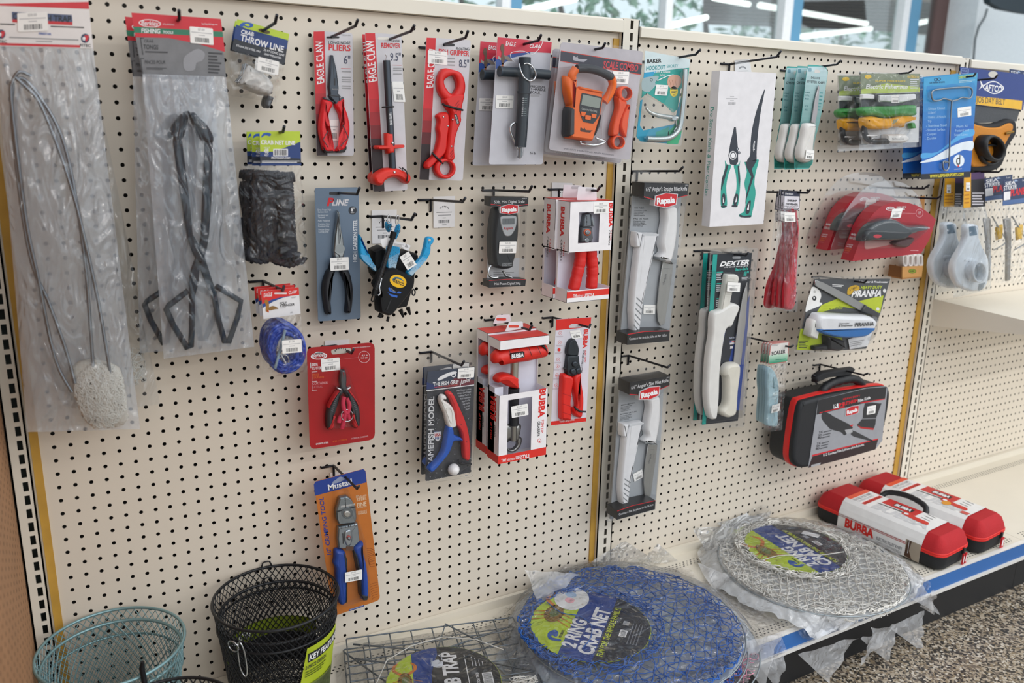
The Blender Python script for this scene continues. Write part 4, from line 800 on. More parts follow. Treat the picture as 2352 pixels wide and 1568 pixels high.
# ---------------------------------------------------------------- sheathed tools with blue handles (two)
def sheath_tool(d, label, front):
    i = It('sheathed_plier', label, 'pliers', KC, (900, 1470), d, 'sheathed pliers with blue handles')
    sk = m('1f9fd8', .4); sp = m('a9c6d4', .45); bm = m('0e0f11', .5, spec=.3)
    def speck(p, poly, n, h):
        xs = [a for a, _ in poly]; ys = [b for _, b in poly]
        for k in range(n):
            x, y = rn.uniform(min(xs), max(xs)), rn.uniform(min(ys), max(ys))
            if inpoly(poly, x, y): p.ink(el(x, y, rn.uniform(1.5, 3.5), n=6), h, BLK)
    def handle(poly, split, hole=None):
        p = i.part('handle', 'blue handle fading to pale with dark flecks'); p.pil(sm(poly, 3), .008, .018, .003, sk)
        for k in range(5):
            f = split+k*(1-split)/5; lo = min(y for _, y in poly); hi = max(y for _, y in poly); y0 = lo+(hi-lo)*f
            q = [(x, y) for x, y in inset_px(poly, 5) if y >= y0]
            c = tuple(round(lin('1f9fd8')[t]+(lin('b9ccd6')[t]-lin('1f9fd8')[t])*(k+1)/5, 3) for t in range(3))
            if len(q) > 2: p.ink(q, .0181+k*.0001, m(c, .45))
        speck(p, poly, 130, .0188)
        if hole: p.ink(el(*hole, 12), .0189, m('c8c4bc', .5))
    def inset_px(poly, r): return inset(ccw(poly), r)
    if front:
        handle([(905, 690), (960, 660), (1020, 690), (1030, 760), (1000, 860), (985, 925), (905, 935), (898, 820)], .2)
        handle([(608, 596), (628, 600), (700, 790), (780, 900), (785, 960), (740, 930), (640, 840), (612, 780)], .45)
        handle([(1300, 615), (1345, 600), (1380, 620), (1372, 665), (1350, 690), (1345, 760), (1310, 830), (1220, 930), (1150, 1005), (1100, 970), (1180, 880), (1250, 800), (1280, 700)], .4, (1330, 632))
        handle([(895, 450), (940, 455), (945, 490), (930, 550), (910, 550), (888, 500)], .9); handle([(1010, 470), (1036, 485), (1032, 540), (1000, 620), (970, 620), (985, 540)], .7)
    p = i.part('sheath', 'black moulded sheath'); sh = [(905, 930), (985, 920), (1110, 980), (1160, 1010), (1190, 1060), (1180, 1120), (1130, 1200), (960, 1410), (920, 1425), (820, 1385), (815, 1300), (820, 1180), (780, 1100), (850, 960)]
    p.pil(roundc(sh, 14), .0, .03, .005, bm); p.pil([(930, 1240), (940, 1240), (905, 1355), (875, 1355)], .028, .031, .001, BLK)
    p.wire([(830, 1385, .01), (812, 1430, .01)], .004, bm, 6); p.wire([(905, 1420, .01), (895, 1468, .01)], .003, bm, 6)
    e = [(x, y) for x, y in el(1006, 1056, 88, 64, a=20)]; p.ink(e, .0303, m('f2bd1c', .4))
    p.ink(sm([(945, 1042), (965, 1015), (1000, 1012), (1040, 1030), (1066, 1060), (1030, 1040), (990, 1030), (955, 1050)], 2), .0305, m('2f6f8f', .4)); p.t('danco', (952, 1060), (1064, 1108), (960, 1012), .0306, INK, .03)
    p.ink([(915, 1115), (935, 1150), (985, 1170), (975, 1180), (920, 1160), (905, 1130)], .0303, m('2f66c2', .4)); p.ink([(985, 1180), (1010, 1160), (1040, 1168), (1030, 1182)], .0303, m('2f66c2', .4)); p.ink([(895, 1165), (920, 1185), (1000, 1205), (995, 1225), (930, 1210)], .0303, m('2f66c2', .4)); p.ink([(915, 1120), (955, 1160), (985, 1165), (940, 1130)], .0302, m('70757a', .4))
    if front:
        p = i.part('coil_lanyard', 'black coiled lanyard'); A, B = (955, 590, .045), (775, 1140, .045); n = 150
        p.wire([(A[0]+(B[0]-A[0])*k/n, A[1]+(B[1]-A[1])*k/n, .045) for k in range(n+1)], [.0034+(.0014 if k % 3 else 0) for k in range(n+1)], m('1a1b1f', .35), 10)
        p.wire([(962, 545, .045), (942, 620, .045)], .0058, bm, 10); p.wire([(775, 1135, .045), (755, 1200, .045)], .0055, bm, 10); p.wire(sm([(745, 1200, .045), (730, 1250, .045), (752, 1262, .045), (770, 1220, .045)], 3, False), .0014, bm, 6)
        p = i.part('split_ring', 'wire ring'); p.wire([(x, y, .035) for x, y in el(912, 420, 18, 45)], .0012, CHROME, 6, True)
        p = i.part('split_ring', 'wire ring'); p.wire([(x, y, .04) for x, y in el(998, 425, 16, 48, a=8)], .0012, CHROME, 6, True)
        p = i.part('swivel_clip', 'small chrome clip'); p.wire([(835, 1020, .04), (810, 1120, .045), (825, 1180, .045), (800, 1200, .045)], .002, CHROME, 6); p.wire([(x, y, .03) for x, y in el(1165, 1170, 16, 30)], .0015, STEEL, 6, True)
        p = i.part('swing_tag', 'white folded paper tag'); p.card([(822, 630), (900, 598), (925, 680), (845, 708)], .04, .0405, WHT); p.card([(955, 640), (1080, 665), (1135, 690), (1110, 745), (1010, 700), (945, 690)], .046, .0465, m('dcdcde', .5)); p.ink([(1090, 670), (1112, 712), (1072, 705)], .0467, GREY); fine(p, 965, 665, 1065, 700, 4, .0467, GREY, 18)
        sticker(i, (1020, 808), (1112, 748), (1105, 944), .028, '$30.00')
    i.done(); return i
sheath_tool(.07, 'black sheath with a yellow oval badge, coiled lanyard and blue handles on a hook', True)
i = It('sheathed_plier', 'black sheath tilted behind the yellow badged one, with prongs at its foot', 'pliers', KC, (1080, 1430), .03, 'sheathed pliers with blue handles')
bm = m('0e0f11', .5, spec=.3); p = i.part('sheath', 'black moulded sheath'); p.pil(roundc([(1040, 770), (1100, 738), (1225, 780), (1230, 850), (1190, 1000), (1190, 1060), (1110, 1330), (1000, 1350), (950, 1200), (940, 900)], 16), 0, .03, .005, bm); p.wire([(1030, 1350, .012), (1060, 1425, .012)], [.005, .002], bm, 6); p.wire([(1105, 1325, .012), (1130, 1400, .012)], [.005, .002], bm, 6)
p = i.part('sheath_flap', 'black flap'); p.pil(roundc([(748, 740), (850, 695), (940, 760), (900, 960), (820, 1080), (756, 990), (745, 800)], 14), 0, .03, .005, bm); i.done()
# ================================================================ MIDDLE
KH = (1380, 370, 3.485); KI = (1440, 90, 3.4842); KL = (1380, 550, 2.375)
def rapala(b, q, h, hb, hx=None):
    """red hexagonal badge with white raised letters; q = 6 corners in crop pixels, left-top first, clockwise"""
    cx = sum(x for x, y in q)/6; cy = sum(y for x, y in q)/6
    b.card(q, hb, h, m('c9c9cc', .3)); s = lambda f: [(cx+(x-cx)*f, cy+(y-cy)*f) for x, y in q]
    b.ink(s(.92), h+.0002, m('c8242c', .35))
    l, r = (q[0][0]+q[5][0])/2, (q[2][0]+q[3][0])/2; w = r-l; ht = (q[4][1]-q[1][1]); sl = (q[2][1]-q[0][1])/w
    b.t('Rapala', (l+.1*w, cy+.2*ht-.4*w*sl), (r-.1*w, cy+.2*ht+.4*w*sl), (l+.1*w, cy-.2*ht-.4*w*sl), h+.0004, WHT, .09)
# ---------------------------------------------------------------- mini digital scale
i = It('mini_digital_scale', 'black pocket digital scale in a clear clamshell with a white price sticker', 'scale', KD, (360, 1280), .035)
B = m('1f2226', .4)
p = i.part('backing_insert', 'white paper insert'); p.card([(195, 960), (555, 940), (545, 1175), (190, 1190)], .001, .0016, m('d5d6da', .5)); fine(p, 260, 1100, 500, 1160, 3, .0018, GREY)
p = i.part('header_card'); p.card([(232, 255), (655, 262), (648, 356), (548, 368), (345, 368), (232, 362)], .005, .034, B); p.t('50lb. Mini Digital Scale', (270, 328), (612, 322), (270, 296), .0343, m('d9d9db', .4), .02); p.ink([(232, 340), (345, 356), (345, 350), (232, 332)], .0342, RED); p.ink([(548, 356), (650, 340), (650, 334), (548, 350)], .0342, RED); p.t('MSDS-50', (584, 280), (636, 278), (584, 268), .0343, WHT, 0)
p = i.part('footer_card'); p.card([(212, 1196), (428, 1178), (628, 1182), (620, 1256), (212, 1276)], .005, .034, B); p.t('Mini Peson Digital 25kg', (274, 1246), (566, 1238), (274, 1220), .0343, m('d9d9db', .4), .02); p.ink([(212, 1200), (428, 1184), (628, 1188), (628, 1183), (428, 1178), (212, 1194)], .0342, RED)
p = i.part('scale_body'); p.pil(sm([(320, 390), (440, 372), (545, 420), (562, 560), (558, 700), (535, 880), (505, 1000), (490, 1060), (400, 1078), (300, 1055), (272, 980), (262, 800), (268, 640), (290, 480)], 3), .004, .034, .007, m('20262b', .4))
p.pil(sm([(352, 472), (440, 462), (515, 468), (530, 510), (515, 610), (470, 685), (430, 702), (390, 690), (355, 610), (338, 520)], 3), .03, .0352, .002, m('aeb2b5', .3, .3)); s = i.part('screen', 'grey screen', p); s.card(roundc([(364, 500), (500, 496), (500, 562), (364, 566)], 8), .035, .0358, m('6c7275', .25)); p.t('Rapala', (380, 624), (482, 618), (380, 594), .0356, m('b0303a', .4), .03)
for k in range(4): s.ink([(400+k*28, 506), (402+k*28, 506), (402+k*28, 556), (400+k*28, 556)], .0360, m('3c4245', .4))
p.t('COLD HARD', (358, 1014), (472, 1010), (358, 998), .0343, m('9a9ea2', .4), .06); p.t('DIGITAL', (358, 1034), (472, 1030), (358, 1018), .0343, m('9a9ea2', .4), .06)
p = i.part('badge', 'red hexagonal badge'); rapala(p, [(340, 366), (440, 336), (545, 350), (542, 434), (440, 454), (338, 438)], .038, .03)
p = i.part('hook', 'chrome hook'); p.wire(sm([(270, 1020, .02), (225, 1035, .024), (205, 1085, .026), (215, 1140, .026), (260, 1162, .026), (310, 1160, .026)], 3, False), .0028, CHROME, 8)
p = i.part('swivel', 'chrome swivel'); p.wire([(370, 1090, .02), (400, 1140, .02), (470, 1160, .02)], .0026, CHROME, 8)
p = i.part('clamshell'); p.pil(roundc([(135, 140), (250, 105), (400, 86), (540, 118), (632, 140), (600, 1240), (590, 1284), (130, 1262), (112, 1245)], 20), .0005, .003, .002, CLEAR2); p.pil(roundc([(225, 240), (660, 250), (625, 1262), (208, 1282)], 16), .002, .036, .003, CLEAR)
sticker(i, (330, 758), (524, 756), (322, 890), .0362, '$35.00'); i.done()
# ---------------------------------------------------------------- boxed crimpers (two)
def panel(b, u0, v0, u1, v1, h, t, mt): b.box((u0, v0, h-t), (u1, v1, h), mt)
BX = m('efecee', .45); BXI = m('d9d9e6', .5)
i = It('crimper_box', 'front white and red box of red handled crimpers with a face window', 'crimpers', KD, (1300, 1440), .15, 'boxed crimpers')
(u0, v1), (u1, _), (_, vm), (_, v0) = i.P(1126, 310), i.P(1614, 300), i.P(1112, 870), i.P(1085, 1450)
D = .045
(wx0, wy1), (wx1, wy0) = i.P(1226, 430), i.P(1446, 765)
b = i.part('carton')
panel(b, u0, wy1, u1, v1, 0, .0008, BX); panel(b, u0, vm, u1, wy0, 0, .0008, BX); panel(b, u0, wy0, wx0, wy1, 0, .0008, BX); panel(b, wx1, wy0, u1, wy1, 0, .0008, BX)
panel(b, u0, v0, u1, v1, -D, .0008, BXI); vl = v0+.028
b.box((u0, vm-.004, -D), (u0+.0006, v1, 0), BX); b.box((u0, v0, -D), (u0+.0006, vl, 0), BX); b.box((u0, vl, -D), (u0+.0006, vm, -D+.006), BX); b.box((u1-.0006, vm-.004, -D), (u1, v1, 0), BX); b.box((u1-.0006, v0, -D), (u1, vl, 0), BX)
b.box((u0, v0, -D), (u1, v0+.0008, 0), BX); b.box((u0, v1-.0008, -D), (u1, v1, 0), m('df2b26', .4)); panel(b, u0, v0, u1, vl-.003, 0, .0008, BX); b.box((u0, vm-.002, -D), (u1, vm, 0), BX)
b.flat([(u0, vl-.018), (u1, vl-.018), (u1, vl-.005), (u0, vl-.005)], .0002, m('dd3027', .4)); b.t('THE', (1160, 1382), (1200, 1380), (1160, 1352), .0004, WHT, .05); b.t('ultimate', (1206, 1380), (1274, 1374), (1206, 1352), .0004, WHT, 0, .4); b.t('LIFESTYLE', (1282, 1376), (1394, 1368), (1282, 1346), .0004, WHT, .05)
RB = m('d92a26', .4)
b.t('BUBBA', (1566, 322), (1562, 596), (1606, 322), .0003, RB, .08); b.t('7-INCH', (1580, 628), (1574, 740), (1594, 628), .0003, RB, .02); b.t('CRIMPERS', (1562, 630), (1556, 800), (1577, 630), .0003, INK, .02)
# lettering on the side wall of the carton
def side_text(b, it, txt, v_a, v_b, x_a, x_b, mt, bold=.05, sx=1):
    """reads downwards on the left wall; v_a top, v_b foot; x_a, x_b depth of baseline and cap line"""
    V, F = text_mesh(txt, bold, 0); X0 = min(v[0] for v in V); X1 = max(v[0] for v in V); Y1 = max(v[1] for v in V)
    b.add([(u0-.0003, v_a+(v_b-v_a)*(v[0]-X0)/(X1-X0), x_a+(x_b-x_a)*v[1]/Y1) for v in V], F, mt)
side_text(b, i, 'BUBBA', v1-.012, v1-.074, -.033, -.019, RB, .08); side_text(b, i, '7-INCH', v1-.083, v1-.112, -.020, -.015, RB, .02); side_text(b, i, 'CRIMPERS', v1-.080, v1-.124, -.030, -.024, INK, .02)
p = i.part('hang_tab'); p.card(roundc([(1200, 290), (1215, 140), (1420, 150), (1425, 290)], 14), -.02, -.0193, m('e2dfe4', .4)); p.ink(rr(1300, 160, 1400, 190, 12), -.0191, m('b9b6ba', .5))
p = i.part('jaws', 'grey crimping jaws'); p.pil([(1300, 450), (1360, 440), (1375, 590), (1270, 600)], -.018, -.005, .003, m('6f767d', .4, .3)); p.card([(1215, 425), (1460, 425), (1450, 780), (1205, 780)], -.0205, -.02, BXI); p.pil([(1262, 600), (1380, 600), (1390, 720), (1370, 770), (1250, 770)], -.018, -.005, .003, m('5c5e62', .4, .3)); p.pil([(1372, 450), (1412, 560), (1400, 590), (1376, 590)], -.018, -.006, .002, m('8a9198', .4, .3))  # pale card behind the jaws is added to lighten the box window
p.pil(el(1322, 656, 42, 40), -.006, -.003, .002, m('c05a3c', .4)); p.pil(el(1326, 656, 28, 26), -.003, -.001, .002, STEEL2); p.pil(el(1318, 745, 30, 28), -.006, -.002, .002, STEEL2)
for k in range(6): p.ink(el(1312, 480+k*16, 6), -.0048, INK)
for pts in ([(1250, 800), (1236, 980), (1210, 1100), (1160, 1300)], [(1350, 800), (1370, 980), (1376, 1100), (1362, 1280)]):
    p = i.part('handle', 'red segmented grip'); L = sm([(x, y, -.02) for x, y in pts], 8, False); p.wire(L, [.0128 if k % 6 else .0116 for k in range(len(L))], m('d5221e', .45, bump=.2, bscale=300), 14)
sticker(i, (1394, 318), (1556, 312), (1390, 444), .0006, '$60.00'); i.done()
dup(i, 'rear white and red crimper box, its side lettering showing at the left', (1080+1130/4.9, 400+320/4.9), (1080+968/4.9, 400+292/4.9), .104)
# ---------------------------------------------------------------- boxed lip grabbers (two)
i = It('lip_grabber_box', 'front white and red box holding a fish lip grabber on its side handle', 'fish gripper', KF, (950, 1340), .14, 'boxed fish lip grabbers')
(u0, v1), (u1, _), (_, v2), (_, vm), (_, v0) = i.P(836, 278), i.P(1272, 208), i.P(836, 360), i.P(806, 766), i.P(812, 1362)
D = .05; b = i.part('carton'); (wx0, wy1), (wx1, wy0) = i.P(905, 800), i.P(1105, 1270)
panel(b, u0, v2, u1, v1, 0, .0008, BX); panel(b, u0, v0, u1, v1, -D, .0008, BXI); panel(b, u0, wy1, u1, vm, 0, .0008, BX); panel(b, u0, v0, u1, wy0, 0, .0008, BX); panel(b, u0, wy0, wx0, wy1, 0, .0008, BX); panel(b, wx1, wy0, u1, wy1, 0, .0008, BX)
for u in (u0, u1-.0006): b.box((u, v0, -D), (u+.0006, vm, 0), BX); b.box((u, v2, -D), (u+.0006, v1, 0), BX); b.box((u, vm, -D), (u+.0006, v2, -D+.006), BX)
b.box((u0, v1-.0008, -D), (u1, v1, 0), m('df2b26', .4)); b.box((u0, v0, -D), (u1, v0+.0008, 0), BX); b.flat([(u0, v0), (u1, v0), (u1, v0+.018), (u0, v0+.018)], .0002, m('dd3027', .4)); b.box((u0-.0004, v0, -D), (u0, v0+.018, 0), m('dd3027', .4))
b.box((u0, v0, -D+.001), (u0+.02, vm+.012, -D+.03), BXI)
b.t('THE', (846, 1340), (890, 1334), (846, 1316), .0004, WHT, .05); b.t('ultimate', (896, 1332), (966, 1320), (896, 1306), .0004, WHT, 0, .4); b.t('LIFESTYLE', (974, 1318), (1094, 1298), (974, 1288), .0004, WHT, .05)
b.t('BUBBA', (1186, 700), (1172, 955), (1240, 692), .0003, RB, .08); b.t('FISH LIP', (1200, 972), (1194, 1086), (1222, 968), .0003, RB, .02); b.t('GRABBER', (1166, 985), (1160, 1120), (1190, 982), .0003, INK, .03); b.ring(el(1182, 1154, 16, 20), el(1182, 1154, 13, 17), .0001, .0003, RB, n=20); b.ink(el(1182, 1160, 6, 8, 8), .0004, RB)
side_text(b, i, 'BUBBA', vm-.06, vm-.005, -.013, -.037, RB, .08); side_text(b, i, 'GRABBER', vm-.095, vm-.068, -.014, -.022, INK, .03); side_text(b, i, 'FISH LIP', vm-.105, vm-.068, -.028, -.036, RB, .02)
p = i.part('hang_tab'); p.card(roundc([(880, 195), (915, 112), (1035, 105), (1040, 170)], 14), -.02, -.0193, m('e2dfe4', .4)); p.ink(rr(912, 138, 1000, 162, 10), -.0191, m('d64a3c', .5))
p = i.part('handle', 'red cross handle with black lettered patch'); L = sm([(822, 440, -.02), (830, 420, -.02), (960, 396, -.02), (1100, 378, -.02), (1230, 362, -.02)], 6, False); n = len(L); p.wire(L, [.0125+.0055*min(1, k/4) if k < n-8 else .0175-.0006*(k-n+8) for k in range(n)], m('d9291f', .4, bump=.15, bscale=300), 18)
for k, x in enumerate((910, 1000, 1085, 1165)): p.line((x, 345-k*6), (x+34, 430-k*8), .0012, -.0005, BLK)
s = i.part('patch', 'black lettered patch', p); s.card(roundc([(930, 390), (1050, 372), (1052, 420), (932, 438)], 6), -.006, .0004, BLK); s.t('BUBBA', (938, 432), (1044, 414), (938, 396), .0006, WHT, .07); p.pil([(1196, 320), (1240, 316), (1266, 372), (1250, 410), (1236, 360)], -.03, -.005, .003, BLK)
p = i.part('shaft', 'bare steel shaft'); p.wire([(964, 440, -.022), (960, 600, -.022)], .0086, m('a8a59c', .3, .8), 14)
p = i.part('trigger', 'red curved trigger collar'); p.pil(sm([(905, 575), (1000, 600), (1010, 640), (1008, 705), (960, 700), (905, 680), (900, 640), (850, 645), (828, 658), (818, 630), (840, 595)], 3), -.034, -.01, .005, m('d9291f', .4)); p.wire([(958, 690, -.022), (955, 760, -.022)], .0118, BLK, 14)
p = i.part('barrel', 'black barrel'); p.wire([(960, 740, -.022), (957, 1015, -.022)], .0105, m('1c1e22', .4), 14)
p = i.part('jaw', 'grey metal lip jaws'); p.wire([(955, 1010, -.02), (952, 1150, -.02)], .0075, m('93918b', .3, .9), 12); p.ring(sm([(890, 1010), (960, 1030), (1018, 1010), (1022, 1060), (1000, 1110), (1034, 1140), (1010, 1220), (950, 1262), (900, 1245), (884, 1180), (900, 1100)], 3), sm([(920, 1160), (950, 1150), (985, 1165), (990, 1200), (950, 1236), (905, 1220), (898, 1185)], 3), -.028, -.018, m('8b8b89', .3, .9), .002)
sticker(i, (932, 856), (1078, 828), (940, 955), .0008, '$45.00'); i.done()
dup(i, 'rear fish lip grabber box standing left of the front one', (930+835/3.8239, 710+278/3.8239), (930+727/3.8239, 710+212/3.8239), .088)
# ---------------------------------------------------------------- red handled wire cutter
i = It('wire_cutter', 'red handled wire cutters on a white card with red top band', 'wire cutter', KF, (1430, 1010), .112)
c = i.part('backing_card'); c.card([(1328, 88), (1638, 68), (1592, 986), (1283, 1022)], -.0008, 0, m('d6d3dc', .4), 14); c.ink([(1328, 90), (1637, 70), (1632, 150), (1500, 168), (1325, 185)], H1, m('d8261f', .4)); c.ink([(1284, 985), (1594, 950), (1592, 984), (1284, 1020)], H1, m('d8261f', .4)); c.ink([(1440, 150), (1460, 130), (1510, 128), (1550, 150), (1520, 162), (1445, 164)], H2, m('cfc9cc', .5))
c.t('BUBBA', (1574, 178), (1562, 345), (1612, 174), H2, RB, .08); c.t('HEAVY DUTY', (1580, 360), (1572, 468), (1596, 358), H2, RB, .02); c.t('FORGED WIRE CUTTER', (1564, 362), (1540, 560), (1580, 362), H2, INK, .02); c.t('THE LIFESTYLE', (1358, 996), (1490, 975), (1358, 982), H2, WHT, .03)
for k, y in enumerate((210, 290, 356, 440, 500, 580, 668)):
    x = 1366-k*6; c.ring(el(x, y, 15, 17, 14), el(x, y, 12.5, 14.5, 14), H1, H2, m('dc7a78', .4), n=14); c.ink(el(x, y, 5, 6, 6), H2, m('dc7a78', .4)); fine(c, x-34, y+24, x+26, y+38, 2, H2, m('b9a9b0', .5))
c.card([(1346, 344), (1366, 344), (1364, 368), (1344, 368)], 0, H3, RB)
p = i.part('jaws', 'dark steel jaws'); dj = m('2f353a', .4, .4); p.pil(sm([(1478, 264), (1510, 275), (1533, 340), (1532, 385), (1520, 410), (1440, 408), (1428, 370), (1445, 300)], 3), .001, .012, .003, dj); p.line((1484, 280), (1496, 372), .0012, .0123, INK)
p.pil([(1436, 408), (1534, 408), (1540, 470), (1556, 540), (1530, 590), (1428, 590), (1424, 520)], .001, .013, .003, dj)
for q in ((1500, 486), (1484, 550), (1532, 545)): i.part('bolt', 'dark bolt head', p).pil(el(*q, 26, 28, 16), .012, .017, .003, m('3b4147', .35, .6))
p.wire([(1392, 520, .004), (1424, 516, .008)], .003, BLK, 8)
hr = m('d8241c', .42, bump=.1, bscale=300)
p = i.part('handle', 'red dipped grip'); p.pil(sm([(1400, 578), (1490, 605), (1480, 700), (1468, 820), (1470, 970), (1440, 985), (1395, 980), (1380, 960), (1378, 820), (1388, 680)], 3), .001, .017, .006, hr)
for y in (740, 830, 905): p.line((1386, y), (1466, y+26), .0009, .0173, DRED)
p = i.part('handle', 'red dipped grip'); p.pil(sm([(1490, 605), (1556, 555), (1562, 640), (1580, 780), (1574, 900), (1560, 955), (1530, 960), (1495, 930), (1490, 880), (1520, 860), (1500, 740)], 3), .001, .017, .006, hr)
p = i.part('cable_tie', 'black cable tie'); p.wire([(1490, 856, .014), (1498, 870, .019), (1540, 898, .019), (1588, 900, .016)], .0022, BLK, 6)
sticker(i, (1448, 192), (1536, 178), (1470, 262), .0008); i.done()
# ---------------------------------------------------------------- fish grips (two)
i = It('fish_grip', 'front clamshell fish grip with white jaw, red arm and blue handle', 'fish gripper', KF, (400, 1500), .1, 'carded plastic fish grips')
c = i.part('backing_card'); c.card([(200, 546), (615, 500), (578, 1430), (180, 1510)], -.0008, 0, m('3a3c42', .4, var=.3, scale=90), 16); c.ink([(200, 548), (613, 502), (608, 660), (192, 706)], H1, m('3a4356', .4)); c.ink([(188, 712), (608, 660), (608, 668), (188, 720)], H2, WHT); c.ink([(192, 640), (320, 690), (190, 704)], H2, m('2a3a6c', .4)); c.ink([(360, 690), (440, 600), (608, 620), (608, 658)], H2, m('6d2f3a', .4))
c.t('THE FISH GRIP', (246, 676), (472, 652), (246, 642), H3, WHT, .06); c.t('Junior', (482, 660), (578, 630), (482, 622), H3, WHT, .03, .3); c.t('YOUR BEST GRIP', (256, 692), (466, 668), (256, 682), H3, m('cc5550', .4), .04)
c.pil(sm([(288, 612), (330, 580), (400, 552), (450, 546), (452, 562), (400, 582), (340, 610), (296, 628)], 3), 0, .0004, .0002, WHT); c.ring(el(428, 576, 22, 22, 16), el(428, 576, 15, 15, 16), 0, .0005, WHT, n=16)
c.t('GAMEFISH MODEL', (248, 1388), (256, 765), (202, 1392), H2, m('dcdde0', .4), .04)
for k, s in enumerate(('Over-Center Locking', 'Unique Jaw Design', 'Utilizes Plastic &', 'Metal Construction', 'Target Score Slot', 'High Visibility', 'Comfort Guard', 'Floats')): y = 722+k*24; c.t(s, (450+k*12, y), (582-k*2, y-16), (450+k*12, y-14), H2, m('bfc2c8', .4), .02)
sd = random.Random(4)
for k in range(150):
    x, y = sd.uniform(196, 585), sd.uniform(760, 1490)
    if y < 900 and x > 420: continue
    c.ink(el(x, y, sd.uniform(2, 6), None, 6), H1, m(sd.choice(('70737a', '8d9097', '55585e')), .4))
c.ink([(258, 1078), (320, 1072), (320, 1130), (290, 1160), (256, 1136)], H2, WHT); c.t('USA', (262, 1118), (316, 1112), (262, 1092), H3, m('b8323a', .4), .08); c.t('PROUDLY', (258, 1082), (320, 1076), (258, 1072), H3, m('2f4c8c', .4), .02)
for k in range(4): c.ink([(264+k*14, 1124), (271+k*14, 1123), (271+k*14, 1146), (264+k*14, 1140)], H3, m('2f4c8c', .4))
p = i.part('jaw', 'white jaw'); p.pil(sm([(330, 760), (368, 765), (372, 800), (345, 800), (400, 835), (435, 880), (452, 960), (460, 1030), (400, 1050), (372, 1000), (352, 920), (325, 860), (308, 800)], 3), .003, .016, .004, m('e9e6e2', .4)); p.ring(sm([(362, 875), (410, 862), (432, 930), (430, 990), (405, 1000), (385, 950)], 3), sm([(372, 884), (405, 875), (420, 930), (420, 978), (406, 984), (392, 945)], 3), .015, .0175, m('e9e6e2', .4), n=24)
p = i.part('arm', 'red arm'); p.pil(sm([(372, 745), (410, 728), (445, 770), (490, 870), (530, 960), (562, 1060), (580, 1180), (582, 1300), (560, 1335), (525, 1310), (515, 1200), (500, 1090), (470, 1040), (445, 1010), (440, 900), (405, 800)], 3), .003, .017, .004, m('cf2a2c', .4))
for q in ((494, 1012), (543, 1164)): p.ink(el(*q, 5), .0172, m('7a1a1e', .5))
p = i.part('handle', 'blue handle'); p.pil(sm([(382, 1045), (420, 1035), (438, 1070), (445, 1110), (510, 1140), (512, 1168), (440, 1165), (425, 1200), (395, 1270), (340, 1340), (280, 1410), (240, 1440), (215, 1420), (225, 1390), (290, 1330), (340, 1240), (360, 1140)], 3), .003, .018, .004, m('2359b8', .4))
p = i.part('ball', 'white foam ball'); p.sphere(i.P(428, 1406, .012)+(.012,), .0125, m('eceaea', .6))
p = i.part('lanyard', 'black cord'); p.wire(sm([(470, 1320, .008), (480, 1350, .008), (540, 1362, .008), (585, 1360, .008)], 3, False), .002, BLK, 6)
p = i.part('clamshell'); p.card(roundc([(170, 470), (330, 402), (600, 390), (640, 470), (600, 1470), (180, 1530)], 24), -.003, -.0015, CLEAR2); p.pil(roundc([(300, 720), (400, 700), (470, 760), (600, 1100), (590, 1380), (460, 1460), (230, 1450), (200, 1410), (340, 1240), (350, 1000)], 30), .0005, .022, .006, CLEAR); p.pil(roundc([(190, 500), (620, 470), (585, 1460), (182, 1520)], 20), .0004, .0018, .001, CLEAR)
sticker(i, (468, 520), (612, 508), (462, 610), .0024, '$19.00'); i.done()
dup(i, 'rear fish grip card at the left, mostly covered', (930+200/3.8239, 710+546/3.8239), (930+160/3.8239, 710+508/3.8239), .06)
# ---------------------------------------------------------------- side cutter on red card
i = It('side_cutter', 'small black and red side cutter on a glossy dark red card', 'wire cutter', KE, (840, 1440), .075)
c = i.part('backing_card'); c.card([(540, 592), (1122, 544), (1124, 1376), (566, 1464)], -.0008, 0, m('a5161c', .3, var=.12, scale=14), 55)
c.ring(el(644, 662, 70, 30, a=-4), el(644, 662, 62, 23, a=-4), H1, H2, WHT); c.t('Berkley', (586, 674), (704, 664), (586, 644), H2, WHT, .02, .2); c.ink(sm([(610, 634), (640, 625), (675, 632), (668, 644), (620, 646)], 2), H2, WHT); c.ink(sm([(750, 620), (770, 605), (900, 594), (918, 610), (905, 630), (775, 648), (755, 640)], 3), H1, m('bab4ac', .5)); arc_tag(c, 835, 640, 60, H2)
c.t('BERKLEY-FISHING.COM', (932, 596), (1084, 584), (932, 588), H2, WHT, 0); c.ink([(825, 690), (985, 672), (985, 674), (825, 692)], H1, m('d0707a', .4)); c.ring(el(1032, 670, 50, 52, 30), el(1032, 670, 46, 48, 30), H1, H2, m('dcb0b4', .4)); c.t('4.5 in', (1010, 664), (1060, 660), (1010, 650), H2, WHT, .02); c.t('11.5 cm', (1006, 684), (1060, 680), (1006, 670), H2, WHT, 0)
for s, x, y, w, hh, mt in (('SIDE', 584, 748, 50, 24, WHT), ('CUTTERS', 586, 780, 90, 24, WHT), ('PINCE', 588, 832, 56, 17, m('d8642c', .4)), ('COUPANTE', 588, 856, 100, 17, m('d8642c', .4)), ('CORTADOR', 590, 908, 130, 22, m('dca0a4', .4)), ('LATERAL', 590, 938, 86, 20, m('c06a70', .4))): c.t(s, (x, y), (x+w, y-w*.06), (x, y-hh), H2, mt, .02)
for y in (797, 880, 955): c.ink([(584, y), (630, y-3), (630, y), (584, y+3)], H2, WHT)
c.ink([(568, 720), (576, 720), (578, 765), (570, 765)], H2, m('cfc3c4', .4)); c.ink([(582, 790), (585, 790), (588, 955), (585, 955)], H2, m('d0a0a4', .4))
